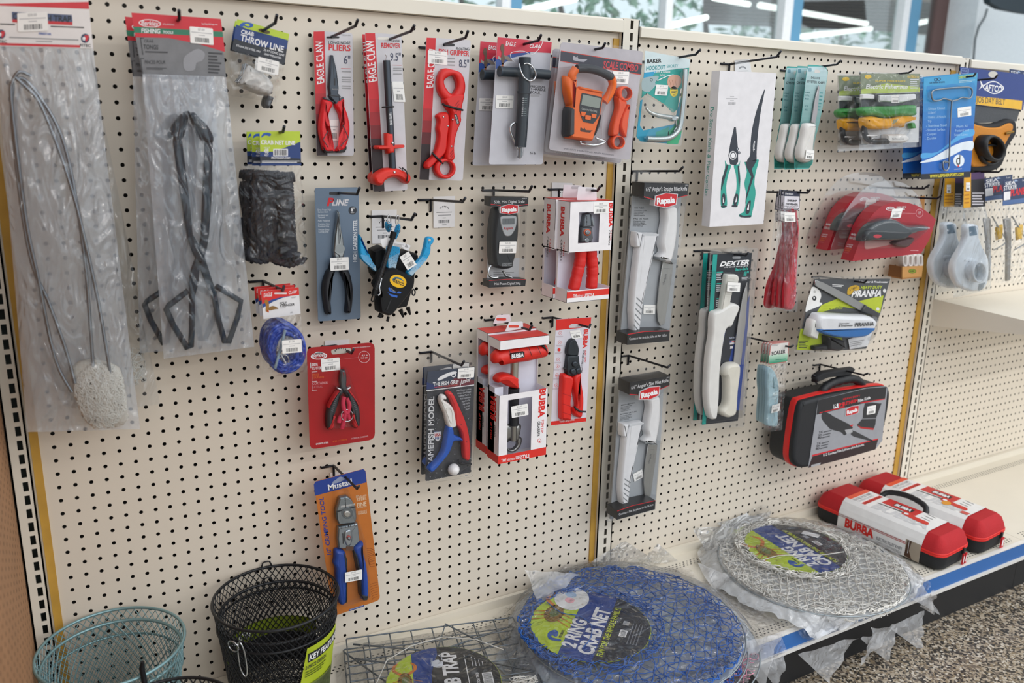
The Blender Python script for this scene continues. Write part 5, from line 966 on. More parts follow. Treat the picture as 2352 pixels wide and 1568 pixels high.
c.t('CARBON STEEL', (618, 1424), (726, 1408), (618, 1410), H2, WHT, .02); c.t('ACIER AU CARBONE', (762, 1400), (886, 1382), (762, 1388), H2, m('d8642c', .4), .02); c.t('ACERO AL CARBONO', (922, 1376), (1066, 1354), (922, 1364), H2, m('e0b0b4', .4), .02)
p = i.part('jaws', 'grey metal jaws'); p.pil(sm([(835, 800), (850, 785), (870, 785), (882, 820), (886, 880), (876, 960), (850, 965), (835, 930), (824, 870)], 3), .003, .012, .003, m('5a5d60', .35, .8)); p.ink([(848, 800), (862, 800), (858, 860)], .0122, m('7d1418', .4))
for sx in (-1, 1):
    f = lambda x, y: (x, y) if sx < 0 else (862+(862-x)*.98, y-(862-x)*.12)
    p = i.part('handle', 'black and red moulded handle')
    p.pil(sm([f(*q) for q in ((830, 950), (862, 975), (820, 1040), (795, 1110), (785, 1200), (775, 1290), (740, 1302), (720, 1280), (718, 1180), (735, 1100), (770, 1020))], 3), .002, .016, .005, m('2c2e33', .45)); p.pil(sm([f(*q) for q in ((740, 1260), (780, 1160), (786, 1200), (778, 1280), (745, 1302), (728, 1290))], 3), .004, .018, .004, m('d02028', .4)); p.pil(sm([f(*q) for q in ((812, 965), (825, 975), (765, 1060), (735, 1110), (728, 1100), (770, 1020))], 3), .004, .0175, .002, m('c8242c', .4))
    for k in range(9): p.line(f(748+k*5, 1130-k*16), f(768+k*5, 1136-k*16), .0009, .0163, m('6a6d72', .4))
    p.pil([f(*q) for q in ((795, 930), (850, 945), (845, 970), (800, 948))], .004, .017, .002, CHROME)
p = i.part('lanyard', 'pink red braided lanyard'); pk = m('cf2a4c', .5)
p.wire(sm([(860, 1010, .012), (850, 1060, .013), (862, 1130, .014), (890, 1150, .014), (905, 1080, .013), (885, 1020, .012)], 4, False), .0046, pk, 8); p.wire(sm([(880, 1150, .012), (830, 1180, .012), (815, 1230, .012)], 3, False), .0046, pk, 8); p.wire(sm([(870, 1150, .014), (855, 1230, .013), (840, 1280, .012)], 3, False), .0046, pk, 8); p.wire(sm([(890, 1160, .014), (905, 1200, .012)], 3, False), .0042, pk, 8)
p = i.part('split_ring', 'steel ring'); p.wire([(x, y, .016) for x, y in el(885, 1172, 50, 50)], .0012, CHROME, 6, True)
p = i.part('blister'); p.pil(roundc([(810, 790), (900, 770), (1010, 1080), (1010, 1275), (720, 1305), (705, 1130)], 30), .0005, .02, .006, CLEAR)
sticker(i, (660, 690), (820, 673), (668, 797), .0012, '$14.50'); i.done()
# ---------------------------------------------------------------- crimping tool on orange card
i = It('crimping_tool', 'blue handled steel crimping tool on a tilted orange and navy card', 'crimpers', KG, (660, 1500), .08)
c = i.part('backing_card'); c.card([(256, 238), (760, 108), (904, 1386), (448, 1548)], -.0008, 0, m('c0702e', .45), 42); c.ink(roundc([(256, 238), (760, 108), (772, 242), (268, 374)], 3) and [(258, 262), (276, 236), (740, 114), (760, 132), (772, 242), (268, 374)], H1, m('233f8f', .4))
c.t('Mustad', (400, 322), (632, 258), (392, 268), H2, WHT, .05); c.ink(sm([(440, 240), (470, 220), (510, 190), (545, 196), (556, 215), (500, 245), (450, 255)], 3), H2, m('8e98b4', .5)); c.t('10" CRIMPING TOOL', (428, 945), (350, 384), (386, 950), H2, m('2a3f92', .4), .04)
for s, x, y, w, hh in (('420', 668, 382, 28, 12), ('STAINLESS', 668, 396, 102, 16), ('STEEL', 674, 428, 98, 30), ('FINE', 680, 484, 90, 38), ('POLISHED', 684, 498, 88, 12), ('NON-SLIP', 688, 540, 88, 14), ('HANDLE', 690, 560, 86, 18)): c.t(s, (x, y), (x+w, y-w*.2), (x-1, y-hh), H2, m('e0c4a4', .4), .04)
c.ink([(598, 1480), (748, 1434), (748, 1450), (600, 1498)], H1, m('233f8f', .4)); c.t('MUSTAD-FISHING.COM', (608, 1488), (738, 1446), (607, 1480), H2, WHT, 0)
for k in range(9): c.wire(sm([(770+k*3, 890+k*17, .0003), (810, 885+k*22, .0003), (850, 905+k*17+(k % 3)*8, .0003)], 3, False), .0004, m('8e4c1e', .5), 4)
for k in range(7): c.wire(sm([(800+k*5, 1240+k*24, .0003), (835, 1225+k*24, .0003), (880, 1215+k*23, .0003)], 3, False), .0004, m('8e4c1e', .5), 4)
bl = m('1f47a0', .4, bump=.1); st = m('8d969c', .25, .9)
p = i.part('jaws', 'bright steel jaws'); p.pil(roundc([(510, 395), (585, 378), (630, 410), (672, 500), (680, 590), (670, 640), (500, 660), (478, 600), (474, 520)], 12), .003, .014, .003, st); p.line((562, 384), (572, 500), .001, .0143, INK)
for k in range(5): p.ink(el(562+k*2, 398+k*22, 6), .0144, INK)
p.line((480, 530), (668, 480), .003, .0143, m('2e3136', .4)); p.line((520, 480), (660, 456), .004, .0142, m('c8ccd0', .2, .9)); p.pil(el(585, 556, 36, 34), .014, .018, .003, m('b8b6b0', .35, .8)); p.ring(el(585, 545, 56, 56), el(585, 556, 38, 36), .013, .015, m('747c82', .3, .9))
p = i.part('linkage', 'steel side plates and pivot'); p.pil(roundc([(495, 680), (690, 640), (712, 820), (640, 890), (500, 895), (488, 800)], 10), .003, .013, .003, m('98a2aa', .25, .9)); p.pil(roundc([(560, 720), (620, 700), (640, 790), (620, 860), (580, 870), (552, 800)], 26), .012, .016, .003, m('a8b0b6', .25, .9)); p.pil(el(600, 785, 22, 22), .016, .018, .002, m('a8403c', .4)); p.pil(el(604, 795, 16, 16), .018, .021, .002, STEEL2); p.line((540, 740), (545, 840), .0018, .0135, INK); p.ink([(585, 650), (600, 655), (598, 690)], .0135, INK); p.ink(rr(572, 868, 645, 905, 6), .0136, m('5c4030', .5))
for x in (530, 570, 620, 660): p.pil(el(x, 690-(x-530)*.2, 9, 9, 10), .013, .015, .001, STEEL2)
p = i.part('handle', 'blue and black grip'); p.pil(sm([(478, 915), (560, 925), (585, 990), (590, 1200), (586, 1400), (560, 1440), (530, 1448), (506, 1410), (485, 1200), (482, 1100), (460, 1050), (470, 1000)], 3), .002, .018, .006, bl); p.pil([(560, 930), (590, 1000), (592, 1400), (572, 1430), (570, 1100)], .002, .0185, .002, m('23252a', .5))
p = i.part('handle', 'blue and black grip'); p.pil(sm([(650, 900), (735, 840), (752, 860), (745, 920), (775, 1040), (795, 1200), (800, 1340), (785, 1395), (745, 1402), (730, 1370), (725, 1200), (700, 1040)], 3), .002, .018, .006, bl); p.pil([(650, 900), (690, 960), (725, 1150), (730, 1370), (715, 1360), (700, 1150), (668, 1000)], .002, .0185, .002, m('23252a', .5)); p.pil([(724, 1340), (795, 1350), (785, 1396), (745, 1402)], .004, .019, .002, m('23252a', .5))
p = i.part('blister'); p.pil(roundc([(480, 330), (600, 305), (700, 560), (790, 880), (830, 1380), (560, 1480), (470, 1400), (440, 900)], 30), .0005, .023, .006, CLEAR)
sticker(i, (560, 1122), (726, 1090), (562, 1220), .0242, '$30.00'); i.done()
# ---------------------------------------------------------------- boxed fillet knives (two alike builds)
def fillet(name, label, tag_txt, foot_txt, flex, d, aff=None, full=False):
    i = It(name, label, 'knife', KH, (380, 1470), d)
    if aff:
        F0 = i.full
        a = [F0(p) for p in ((350, 175), (705, 180), (210, 1470))]; b_ = [(KL[0]+x/KL[2], KL[1]+y/KL[2]) for x, y in aff]
        M = Matrix(((a[1][0]-a[0][0], a[2][0]-a[0][0]), (a[1][1]-a[0][1], a[2][1]-a[0][1]))).inverted()
        def nf(p):
            q = F0(p); w = M @ Vector((q[0]-a[0][0], q[1]-a[0][1])); return (b_[0][0]+w.x*(b_[1][0]-b_[0][0])+w.y*(b_[2][0]-b_[0][0]), b_[0][1]+w.x*(b_[1][1]-b_[0][1])+w.y*(b_[2][1]-b_[0][1]))
        i.full = nf; i.O = onY(*nf((380, 1470)), -d); i.root.location = i.O
    tg = m('a3a8ad', .4); BKC = m('222326', .35)
    t = i.part('tray', 'grey formed tray'); t.card([(262, 200), (650, 200), (618, 700), (545, 1400), (150, 1455), (215, 760)], -.004, 0, tg, 10)
    for k, s in enumerate(flex): y = (380, 398, 412, 424, 437, 466, 484, 498, 510, 522)[k]; x = 270-(y-380)*.09; c = s.isupper() and k in (0, 5); t.t(s, (x, y), (x+len(s)*(11 if c else 6.6), y+1), (x, y-(11 if c else 8)), H1, m('3a3d40', .4), .03)
    p = i.part('header_card', 'black header box'); p.card([(350, 172), (706, 180), (694, 276), (612, 296), (430, 312), (345, 288)], -.002, .042, BKC); p.t(tag_txt, (362, 240), (690, 236), (362, 206), .0423, m('d9d9db', .4), .02)
    p.ink([(345, 288), (430, 312), (430, 306), (346, 281)], .0422, RED); p.ink([(612, 296), (694, 276), (694, 270), (612, 290)], .0422, RED); p.t('13276', (676, 196), (700, 196), (676, 189), .0423, WHT, 0)
    p = i.part('footer_card', 'black footer box'); p.card([(215, 1388), (350, 1362), (552, 1356), (545, 1440), (210, 1470)], -.002, .042, BKC); p.t(foot_txt, (228, 1432), (532, 1400), (227, 1412), .0423, m('d0d0d2', .4), .02); p.ink([(215, 1390), (350, 1366), (552, 1360), (552, 1355), (350, 1360), (215, 1383)], .0422, RED)
    p = i.part('badge', 'red hexagonal badge'); rapala(p, [(436, 278), (525, 252), (618, 262), (606, 350), (520, 376), (425, 356)], .046, .03)
    w = m('e6e7ea', .4)
    p = i.part('sheath', 'white vented sheath'); p.pil(roundc([(345, 575), (468, 578), (440, 680), (400, 880), (350, 1110), (318, 1370), (262, 1372), (252, 1200), (262, 1050), (300, 720)], 12), .002, .022, .005, w); p.pil(roundc([(288, 565), (345, 572), (320, 700), (285, 690), (280, 640)], 10), .002, .024, .004, w); p.ink([(340, 578), (466, 582), (462, 600), (338, 596)], .0222, m('cfd2d6', .3))
    for k in range(6): y = 1085+k*44; x = 286-k*4; p.ink([(x, y), (x+54-k*3, y+50), (x+52-k*3, y+60), (x, y+12)], .0223, m('85898d', .5))
    p = i.part('handle', 'white moulded handle'); p.pil(sm([(522, 372), (608, 362), (624, 420), (620, 560), (606, 680), (580, 790), (566, 820), (468, 776), (505, 730), (492, 660), (508, 560), (524, 460)], 3), .004, .026, .007, m('e9e9ea', .4)); p.pil([(462, 772), (480, 760), (575, 790), (582, 830), (560, 805), (470, 795)], .003, .024, .002, m('868b8e', .4))
    p = i.part('blade', 'steel blade'); p.pil([(498, 800), (582, 826), (562, 980), (535, 1150), (512, 1300), (478, 1318), (458, 1280), (452, 1160), (470, 980)], .006, .0085, .001, m('a7a8a6', .3, .75)); p.t('Rapala', (530, 905), (505, 990), (514, 902), .0087, m('6c6e70', .4), .02); p.line((502, 858), (548, 860), .0006, .0087, m('6c6e70', .4))
    p = i.part('clamshell'); p.card(roundc([(258, 85), (380, 62), (470, 52), (560, 68), (660, 100), (640, 330), (552, 1450), (120, 1475), (190, 760)], 16), -.006, -.0045, CLEAR2); p.pil(roundc([(345, 165), (712, 176), (550, 1448), (205, 1476), (270, 800)], 14), .0005, .043, .003, CLEAR)
    q = (344, 1148, 438, 1150, 340, 1222) if not aff else (360, 1060, 440, 1030, 372, 1136); sticker(i, (q[0], q[1]), (q[2], q[3]), (q[4], q[5]), .003)
    i.done()
fillet('fillet_knife', 'white handled straight fillet knife beside its white sheath, upper of the grey trays', '6\u00bd" Angler\'s Straight Fillet Knife', 'Couteau a filet droit de p\u00eache en Mer 16,5cm', ('NO FLEX', 'STAINLESS STEEL', 'INDIVIDUALLY', 'HAND-GROUND', 'VENTED SHEATH', 'PAS DE FLEX', 'STAINLESS STEEL', 'AFFUTE LA MAIN', 'INDIVIDUELLEMENT', 'ETUI VENTILE'), .06)
fillet('fillet_knife', 'white handled slim fillet knife low on the board, lower of the grey trays', '6\u00bd" Angler\'s Slim Fillet Knife', 'Couteau a filet de p\u00eache en fin 16,5cm', ('MEDIUM FLEX', 'STAINLESS STEEL', 'INDIVIDUALLY', 'HAND-GROUND', 'VENTED SHEATH', 'MOYEN DE FLEX', 'STAINLESS STEEL', 'AFFUTE LA MAIN', 'INDIVIDUELLEMENT', 'ETUI VENTILE'), .06, ((158, 782), (378, 742), (88, 1528)))
# ================================================================ RIGHT SIDE OF THE BOARD
KJ = (1760, 110, 3.973); KK = (1720, 400, 4.9); KM = (1720, 620, 3.2667); KN = (1760, 1040, 3.973); KQ = (2040, 130, 2.4904)
# ---------------------------------------------------------------- hook extractor on teal card
i = It('hook_extractor', 'aluminium C shaped hook extractor on a teal card with the board showing through', 'hook remover', KI, (250, 840), .1)
c = i.part('backing_card'); G = [m(x, .4) for x in ('2a9cc8', '2fa3a8', '35a58c', '3fa56a')]
c.card([(146, 92), (505, 160), (498, 229), (138, 269)], -.0008, 0, m('cfdfe2', .4), 8)
c.card([(138, 268), (498, 228), (490, 330), (430, 400), (405, 560), (370, 590), (300, 520), (160, 430), (118, 470)], -.0008, 0, m('2f9f95', .4)); c.ink([(138, 268), (240, 256), (200, 300), (126, 360)], H1, G[0])
c.card([(108, 492), (125, 482), (104, 690), (130, 730), (380, 680), (405, 560), (450, 420), (480, 420), (430, 790), (400, 840), (110, 818), (76, 780)], -.0008, 0, m('2f9aba', .4)); c.ink([(380, 690), (440, 560), (438, 740), (410, 836), (320, 838), (330, 740)], H1, m('3da878', .4)); c.ink([(230, 745), (340, 700), (336, 780), (230, 800)], H1, m('33a090', .4))
c.t('BAKER', (160, 192), (276, 184), (158, 162), H1, INK, .07, .1); c.t('HOOKOUT', (154, 248), (306, 240), (156, 214), H1, m('1f8f96', .4), .04); c.t('SHORTY', (320, 228), (410, 224), (320, 204), H1, m('58a8ac', .4), .02); c.t('Catch & Release', (220, 270), (346, 268), (222, 252), H2, WHT, .02); c.t('Safely', (262, 292), (308, 290), (262, 278), H2, WHT, .02)
c.ink(sm([(124, 320), (180, 300), (250, 292), (248, 320), (225, 345), (230, 370), (180, 420), (150, 420), (120, 400)], 3), H2, m('9fb4b8', .5)); c.ring(el(196, 325, 12, 12, 12), el(196, 325, 9, 9, 12), H2, H3, INK, n=12); c.ink(sm([(325, 330), (345, 290), (400, 285), (432, 310), (430, 360), (390, 400), (335, 380)], 3), H2, m('d8a892', .5)); c.wire([(242, 332, .0006), (320, 296, .0006), (370, 284, .0006)], .0012, WHT, 5)
for k in range(3): c.line((340+k*22, 325), (352+k*22, 370), .0006, H3, m('a8705c', .5))
c.ink(el(376, 418, 32, 42), H2, m('ecd22f', .4)); c.t('TRY IT', (352, 408), (400, 406), (352, 396), H3, INK, .05); fine(c, 356, 416, 398, 434, 2, H3, INK); c.ink([(372, 442), (380, 442), (376, 456)], H3, INK)
al = m('b8c0c0', .25, .85); p = i.part('frame', 'bare aluminium frame'); L = sm([(466, 240, .01), (464, 340, .011), (448, 520, .011), (430, 680, .011), (405, 740, .011), (340, 790, .011), (240, 800, .011), (160, 796, .011)], 4, False); p.wire(L, .006, al, 10, flat=.8)
p = i.part('trigger', 'bare aluminium trigger'); p.wire(sm([(152, 548, .01), (185, 585, .01), (260, 612, .01), (400, 632, .01)], 4, False), [.0022+.0028*min(1, k/8) for k in range(13)], m('c8cccb', .25, .85), 10); p.pil(el(380, 634, 24, 24, 14), .002, .016, .002, al); p.wire([(385, 610, .006), (400, 700, .006), (375, 740, .006)], .0022, al, 6)
p = i.part('clamshell'); p.card(roundc([(140, 80), (512, 152), (490, 420), (440, 858), (60, 830), (100, 470)], 24), -.003, -.0016, CLEAR2); p.pil(roundc([(435, 225), (495, 235), (450, 700), (380, 800), (150, 825), (130, 780), (330, 760), (410, 620)], 16), .0005, .018, .004, CLEAR); p.pil(roundc([(150, 430), (390, 560), (400, 640), (300, 640), (145, 560)], 16), .0005, .017, .004, CLEAR)
sticker(i, (234, 362), (332, 368), (222, 446), .001, '$7.75'); i.done()
# ---------------------------------------------------------------- white knife box
i = It('knife_box', 'tall white box printed with teal handled pliers and a curved knife', 'box', KI, (870, 1490), .105)
b = i.part('carton'); fr = [(745, 250), (1196, 272), (1092, 1478), (660, 1502)]; b.card(fr, -.027, 0, m('e3e1e4', .45))
def sidep(a, s):  # point on the left wall of the box; a down the edge, s towards the wall
    q0, q1 = i.P(745, 250), i.P(660, 1502); return (q0[0]+(q1[0]-q0[0])*a-.0004, q0[1]+(q1[1]-q0[1])*a, -.027*s)
V, F = text_mesh('Pro Series Knife & Plier Combo', .0, 0); X0 = min(v[0] for v in V); X1 = max(v[0] for v in V)
b.add([sidep(.225+.57*(v[0]-X0)/(X1-X0), .82-.42*v[1]/.73) for v in V], F, m('2c9c8c', .5))
nv = m('2b323d', .45); tl = m('2d9d8e', .45)
def pk(pts, h, mt, n=3): b.ink(sm(pts, n), h, mt)
b.ink([(858, 702), (872, 704), (888, 868), (890, 980), (870, 1010), (825, 1000), (812, 930), (826, 840)], H1, nv); b.ink(el(848, 930, 30, 36), H2, m('dcdcde', .5)); b.ink(el(850, 930, 22, 28), H3, nv); b.ink(el(850, 930, 16, 21), H4, WHT)
for q in ((884, 878), (897, 908)): b.ink(el(*q, 11, 13), H2, nv); b.ink(el(*q, 6, 8), H3, m('9aa0a8', .5))
b.ink(sm([(784, 968), (800, 1000), (835, 1010), (812, 1080), (795, 1180), (802, 1300), (795, 1340), (755, 1345), (750, 1240), (758, 1130), (785, 1030)], 3), H1, tl); b.ink([(800, 1000), (812, 1010), (765, 1180), (752, 1215), (760, 1120)], H2, nv); b.ink(el(772, 1280, 16, 48, a=4), H2, nv); b.ink([(768, 1260), (780, 1310), (768, 1308)], H3, WHT); b.ink(el(776, 1338, 24, 9), H2, nv)
b.ink(sm([(908, 968), (895, 1000), (855, 1010), (872, 1080), (876, 1200), (845, 1320), (850, 1338), (885, 1338), (900, 1250), (908, 1120), (900, 1030)], 3), H1, tl); b.ink([(898, 1010), (886, 1015), (898, 1200), (906, 1120)], H2, nv); b.ink(el(872, 1282, 18, 48, a=10), H2, nv); b.ink([(880, 1250), (878, 1300), (866, 1305)], H3, WHT); b.ink(el(862, 1334, 24, 9), H2, nv)
pk([(1105, 398), (1090, 480), (1068, 600), (1048, 760), (1038, 900), (1036, 970), (1010, 985), (960, 975), (985, 930), (990, 830), (1002, 720), (1035, 580), (1080, 450)], H1, nv); b.t('danco', (1008, 890), (1018, 815), (1022, 892), H2, WHT, .02); b.wire(sm([(1014, 900, .0004), (1010, 850, .0004), (1022, 812, .0004)], 3, False), .0006, WHT, 4)
pk([(938, 975), (952, 985), (1045, 962), (1052, 985), (1028, 1080), (1020, 1160), (1030, 1240), (1000, 1400), (985, 1425), (905, 1422), (903, 1398), (940, 1370), (955, 1250), (940, 1150), (960, 1060)], H1, tl); b.ink([(948, 980), (1040, 968), (1000, 1040), (1015, 1100), (960, 1270), (948, 1320), (952, 1260), (995, 1100), (960, 1030)], H2, nv); b.ink(sm([(980, 1290), (992, 1300), (978, 1390), (950, 1390), (958, 1330)], 3), H2, nv); b.ink([(978, 1310), (976, 1368), (960, 1364)], H3, WHT); b.ink(sm([(903, 1402), (940, 1415), (990, 1408), (985, 1426), (910, 1424)], 2), H2, nv)
for y, x0, x1 in ((456, 826, 858), (472, 794, 884), (488, 826, 856)): b.ink([(x0, y), (x1, y), (x1, y+6), (x0, y+6)], H1, m('b9b7bb', .5))
for k in range(11): b.ink([(812+k*5.4, 503), (814+k*5.4, 503), (814+k*5.4, 525), (812+k*5.4, 525)], H1, m('77777c', .5))
p = i.part('hang_tab', 'clear hang tab'); p.card(roundc([(866, 166), (975, 162), (1000, 300), (870, 300)], 8), -.0285, -.028, CLEAR2); i.done()
# ---------------------------------------------------------------- oyster knives (three)
i = It('oyster_knife', 'front teal carded oyster knife with a white handle and price sticker', 'knife', KJ, (330, 1110), .115, 'carded oyster knives')
c = i.part('backing_card'); O = [(382, 152), (470, 158), (545, 172), (563, 220), (540, 380), (515, 540), (480, 700), (430, 900), (425, 1050), (390, 1100), (258, 1108), (258, 980), (280, 860), (320, 640), (345, 420), (366, 230)]
c.card(O, -.0008, 0, m('4aa8a4', .4), 8)
cut = lambda y0, y1: [q for q in O_dense if y0-1 <= q[1] <= y1+1]
O_dense = resample(O, 160); A_, B_ = lin('c2dbe0'), lin('0b7165')
ll = sorted([q for q in O_dense if q[0] < 382 and 160 < q[1] < 1105], key=lambda q: q[1]); rl_ = sorted([q for q in O_dense if q[0] > 389 and 160 < q[1] < 1105], key=lambda q: q[1])
def xat(L, y): return min(L, key=lambda q: abs(q[1]-y))[0]
for k in range(22):
    y0 = 170+k*42; y1 = y0+42; t = (k/21)**.6
    if y1 > 1100: y1 = 1100
    c.ink([(xat(ll, y0)+2, y0), (xat(rl_, y0)-2, y0), (xat(rl_, y1)-2, y1), (xat(ll, y1)+2, y1)], H1, m(tuple(round(A_[q]+(B_[q]-A_[q])*t, 3) for q in range(3)), .4))
c.t('DELUXE', (408, 280), (490, 286), (410, 262), H2, INK, .02); c.t('OYSTER KNIFE', (372, 316), (534, 330), (374, 294), H2, INK, .03); c.ink(rr(384, 182, 414, 216, 8), H2, m('7fa6b4', .4)); c.ink(sm([(440, 215), (450, 196), (490, 206), (488, 226), (445, 228)], 2), H2, m('d8d6d2', .5))
for k, y in enumerate((398, 425, 456, 525, 556)): c.t(('POINT', 'STL', 'BLD', 'EZ', 'S')[k], (358-k*2, y+14), (400-k*5, y+16), (358-k*2, y), H2, m('2b6a70', .4), .02)
for k, y in enumerate((405, 435, 468, 500, 530, 560)): c.ink([(490-k*4, y), (518-k*5, y+2), (518-k*5, y+12), (490-k*4, y+10)], H2, m('3b8a8c', .4))
c.t('HJT', (262, 1088), (292, 1090), (264, 1056), H2, m('0a5a50', .4), .04)
p = i.part('blade', 'steel blade'); p.pil([(480, 340), (488, 360), (468, 600), (448, 690), (412, 680), (420, 640), (445, 480)], .003, .006, .001, m('a9a4a4', .3, .85))
p = i.part('handle', 'white handle'); p.pil(sm([(400, 686), (455, 690), (468, 720), (450, 820), (442, 900), (434, 1010), (400, 1045), (350, 1040), (318, 1000), (318, 930), (350, 820), (372, 710)], 3), .001, .02, .008, m('e8e5e0', .4)); p = i.part('blister'); p.pil(roundc([(410, 660), (470, 670), (445, 1030), (380, 1060), (310, 1010), (370, 690)], 12), .0005, .0225, .006, CLEAR)
sticker(i, (366, 928), (440, 936), (356, 1012), .0235); i.done()
dup(i, 'middle teal oyster knife card, second from the front', (1760+382/3.973, 110+152/3.973), (1760+286/3.973, 110+163/3.973), .09); dup(i, 'rearmost teal oyster knife card at the left of its three', (1760+382/3.973, 110+152/3.973), (1760+190/3.973, 110+166/3.973), .065)
# ---------------------------------------------------------------- yellow electric knives in clear pack (two)
i = It('electric_knife_pack', 'front clear pack with a yellow and green electric fish knife', 'electric knife', KJ, (1130, 920), .125, 'yellow electric knife packs')
c = i.part('backing_card'); c.card([(862, 232), (1404, 236), (1390, 860), (870, 880)], -.0008, 0, m('c5c8cc', .4), 6); c.card([(862, 232), (1404, 236), (1400, 400), (866, 420)], -.0008, H1, m('77826a', .45)); c.ink([(866, 380), (1100, 320), (1400, 360), (1400, 400), (866, 420)], H2, m('a9bc5a', .45)); c.ink([(866, 424), (1400, 404), (1398, 540), (868, 540)], H1, m('3a3f44', .4))
c.t('Electric Fisherman', (908, 372), (1288, 372), (912, 332), H3, m('dfe0e0', .4), .05, .1); c.t('SUPER FISH KNIFE', (994, 308), (1270, 310), (994, 294), H3, m('e0c43a', .4), .04); c.t('RATED 10', (1290, 272), (1392, 276), (1290, 250), H3, m('d8b52f', .4), .06); c.ink(sm([(905, 250), (950, 246), (960, 270), (925, 284), (900, 272)], 2), H3, m('d8b52f', .4)); fine(c, 1315, 284, 1395, 380, 5, H3, m('c9cdd4', .4), 0, .3)
gy = m('2f8a38', .4); yl = m('f0aa10', .3)
p = i.part('knife_body', 'yellow and green knife body'); p.pil(sm([(930, 640), (1000, 622), (1100, 640), (1200, 640), (1240, 625), (1370, 622), (1374, 660), (1300, 690), (1258, 720), (1190, 720), (1130, 745), (1000, 748), (940, 735), (926, 690)], 3), .003, .03, .01, yl); p.pil(sm([(880, 560), (960, 534), (1200, 530), (1376, 520), (1384, 560), (1374, 622), (1240, 625), (1100, 640), (1010, 620), (900, 620)], 3), .002, .022, .008, gy); p.pil([(1330, 690), (1362, 680), (1376, 735), (1330, 738)], .003, .016, .003, gy); p.pil([(1150, 700), (1165, 655), (1210, 645), (1190, 680)], .028, .031, .001, m('9a9a7c', .4)); p.pil([(1240, 690), (1275, 690), (1262, 728)], .006, .022, .003, yl)
p = i.part('blade_sleeve', 'white sleeved blades'); p.pil(roundc([(880, 420), (1000, 424), (1000, 470), (880, 468)], 8), .002, .01, .003, WHT); p.pil([(1000, 418), (1030, 416), (1025, 488), (998, 482)], .002, .014, .003, BLK); p.pil(roundc([(1030, 430), (1370, 420), (1372, 470), (1240, 500), (1034, 488)], 8), .002, .01, .003, m('dcdde0', .35))
p = i.part('battery_lead', 'black lead'); p.wire(sm([(910, 640, .012), (895, 720, .014), (905, 800, .014), (960, 850, .014), (1060, 852, .014), (1110, 850, .014)], 4, False), .0075, m('232529', .4), 10)
p = i.part('lead_sleeve', 'white lead sleeve'); p.pil(roundc([(1110, 790), (1290, 786), (1320, 820), (1290, 866), (1110, 872)], 16), .002, .022, .007, m('e6e6e4', .4)); p.t('Fish Electric Knife', (1150, 836), (1256, 836), (1150, 822), .0222, INK, 0); p.wire([(920, 800, .024), (1010, 800, .024), (960, 830, .024)], .0018, WHT, 6)
p = i.part('clamshell'); p.sh([(852, 212), (1432, 246), (1416, 902), (852, 938)], 26, 26, .034, .004, plastic('glossy_clamshell', .004, .02, .12, .6, 16), 51, .004, (60, 50)); p.card([(852, 212), (1432, 246), (1416, 902), (852, 938)], -.003, -.0015, CLEAR2)
p.sheet([(0, 0)]*4, 1, 1, lambda a, b_, u, v: (lambda q: (q[0], q[1], -.002+.036*b_))(i.P(852, 212+726*a, .034)), CLEAR2)
sticker(i, (1142, 430), (1214, 432), (1142, 500), .036); i.done()
dup(i, 'rear clear pack of the yellow electric fish knife, half hidden at the left', (1760+855/3.973, 110+215/3.973), (1760+652/3.973, 110+236/3.973), .075)
# ---------------------------------------------------------------- dehookers (two)
i = It('dehooker', 'front blue card with a bright wire T handled dehooker', 'hook remover', KJ, (1640, 1195), .13, 'blue dehooker cards')
c = i.part('backing_card'); c.card([(1438, 276), (1930, 226), (1862, 1180), (1414, 1200)], -.0008, 0, m('1f6fc4', .35), 8)
A_, B_ = lin('3f9ccc'), lin('1a62b8')
for k in range(12):
    f, g = k/12, (k+1)/12; q = lambda x0, x1, y0, y1, t: (x0+(x1-x0)*t, y0+(y1-y0)*t)
    c.ink([q(1438, 1414, 276, 1200, f), q(1930, 1862, 226, 1180, f), q(1930, 1862, 226, 1180, g), q(1438, 1414, 276, 1200, g)], H1, m(tuple(round(A_[z]+(B_[z]-A_[z])*min(1, k/6), 3) for z in range(3)), .35))
c.ink(sm([(1470, 350), (1600, 350), (1700, 330), (1800, 345), (1900, 320), (1890, 470), (1700, 480), (1500, 470)], 3), H2, m('2f86c2', .35))
c.ink(sm([(1420, 1036), (1520, 1000), (1640, 930), (1760, 870), (1886, 850), (1878, 935), (1800, 930), (1700, 980), (1600, 1020), (1420, 1050)], 3), H2, m('dfe8f0', .35)); c.ink(sm([(1424, 960), (1560, 950), (1700, 840), (1800, 760), (1892, 740), (1890, 800), (1780, 830), (1660, 900), (1520, 990), (1420, 1010)], 3), H2, m('4aa0dc', .35))
c.ink([(1416, 1150), (1866, 1126), (1862, 1180), (1414, 1200)], H3, m('15171d', .4)); c.t('WWW.LEEFISHERSPORTS.COM', (1492, 1184), (1800, 1164), (1493, 1156), H4, m('e6d63a', .4), .05)
c.ring(el(1548, 290, 16, 15, 16), el(1548, 290, 11, 10, 16), H2, H3, m('12395c', .4), n=16); c.ring(el(1578, 286, 16, 15, 16), el(1578, 286, 11, 10, 16), H2, H3, m('12395c', .4), n=16); c.t('LEE FISHER SPORTS', (1492, 326), (1630, 318), (1492, 312), H3, m('12395c', .4), .02); c.t('DEHOOKER', (1756, 282), (1912, 262), (1756, 258), H3, m('c8dc3a', .4), .05); fine(c, 1760, 300, 1910, 325, 2, H3, m('a8cde0', .4), -12)
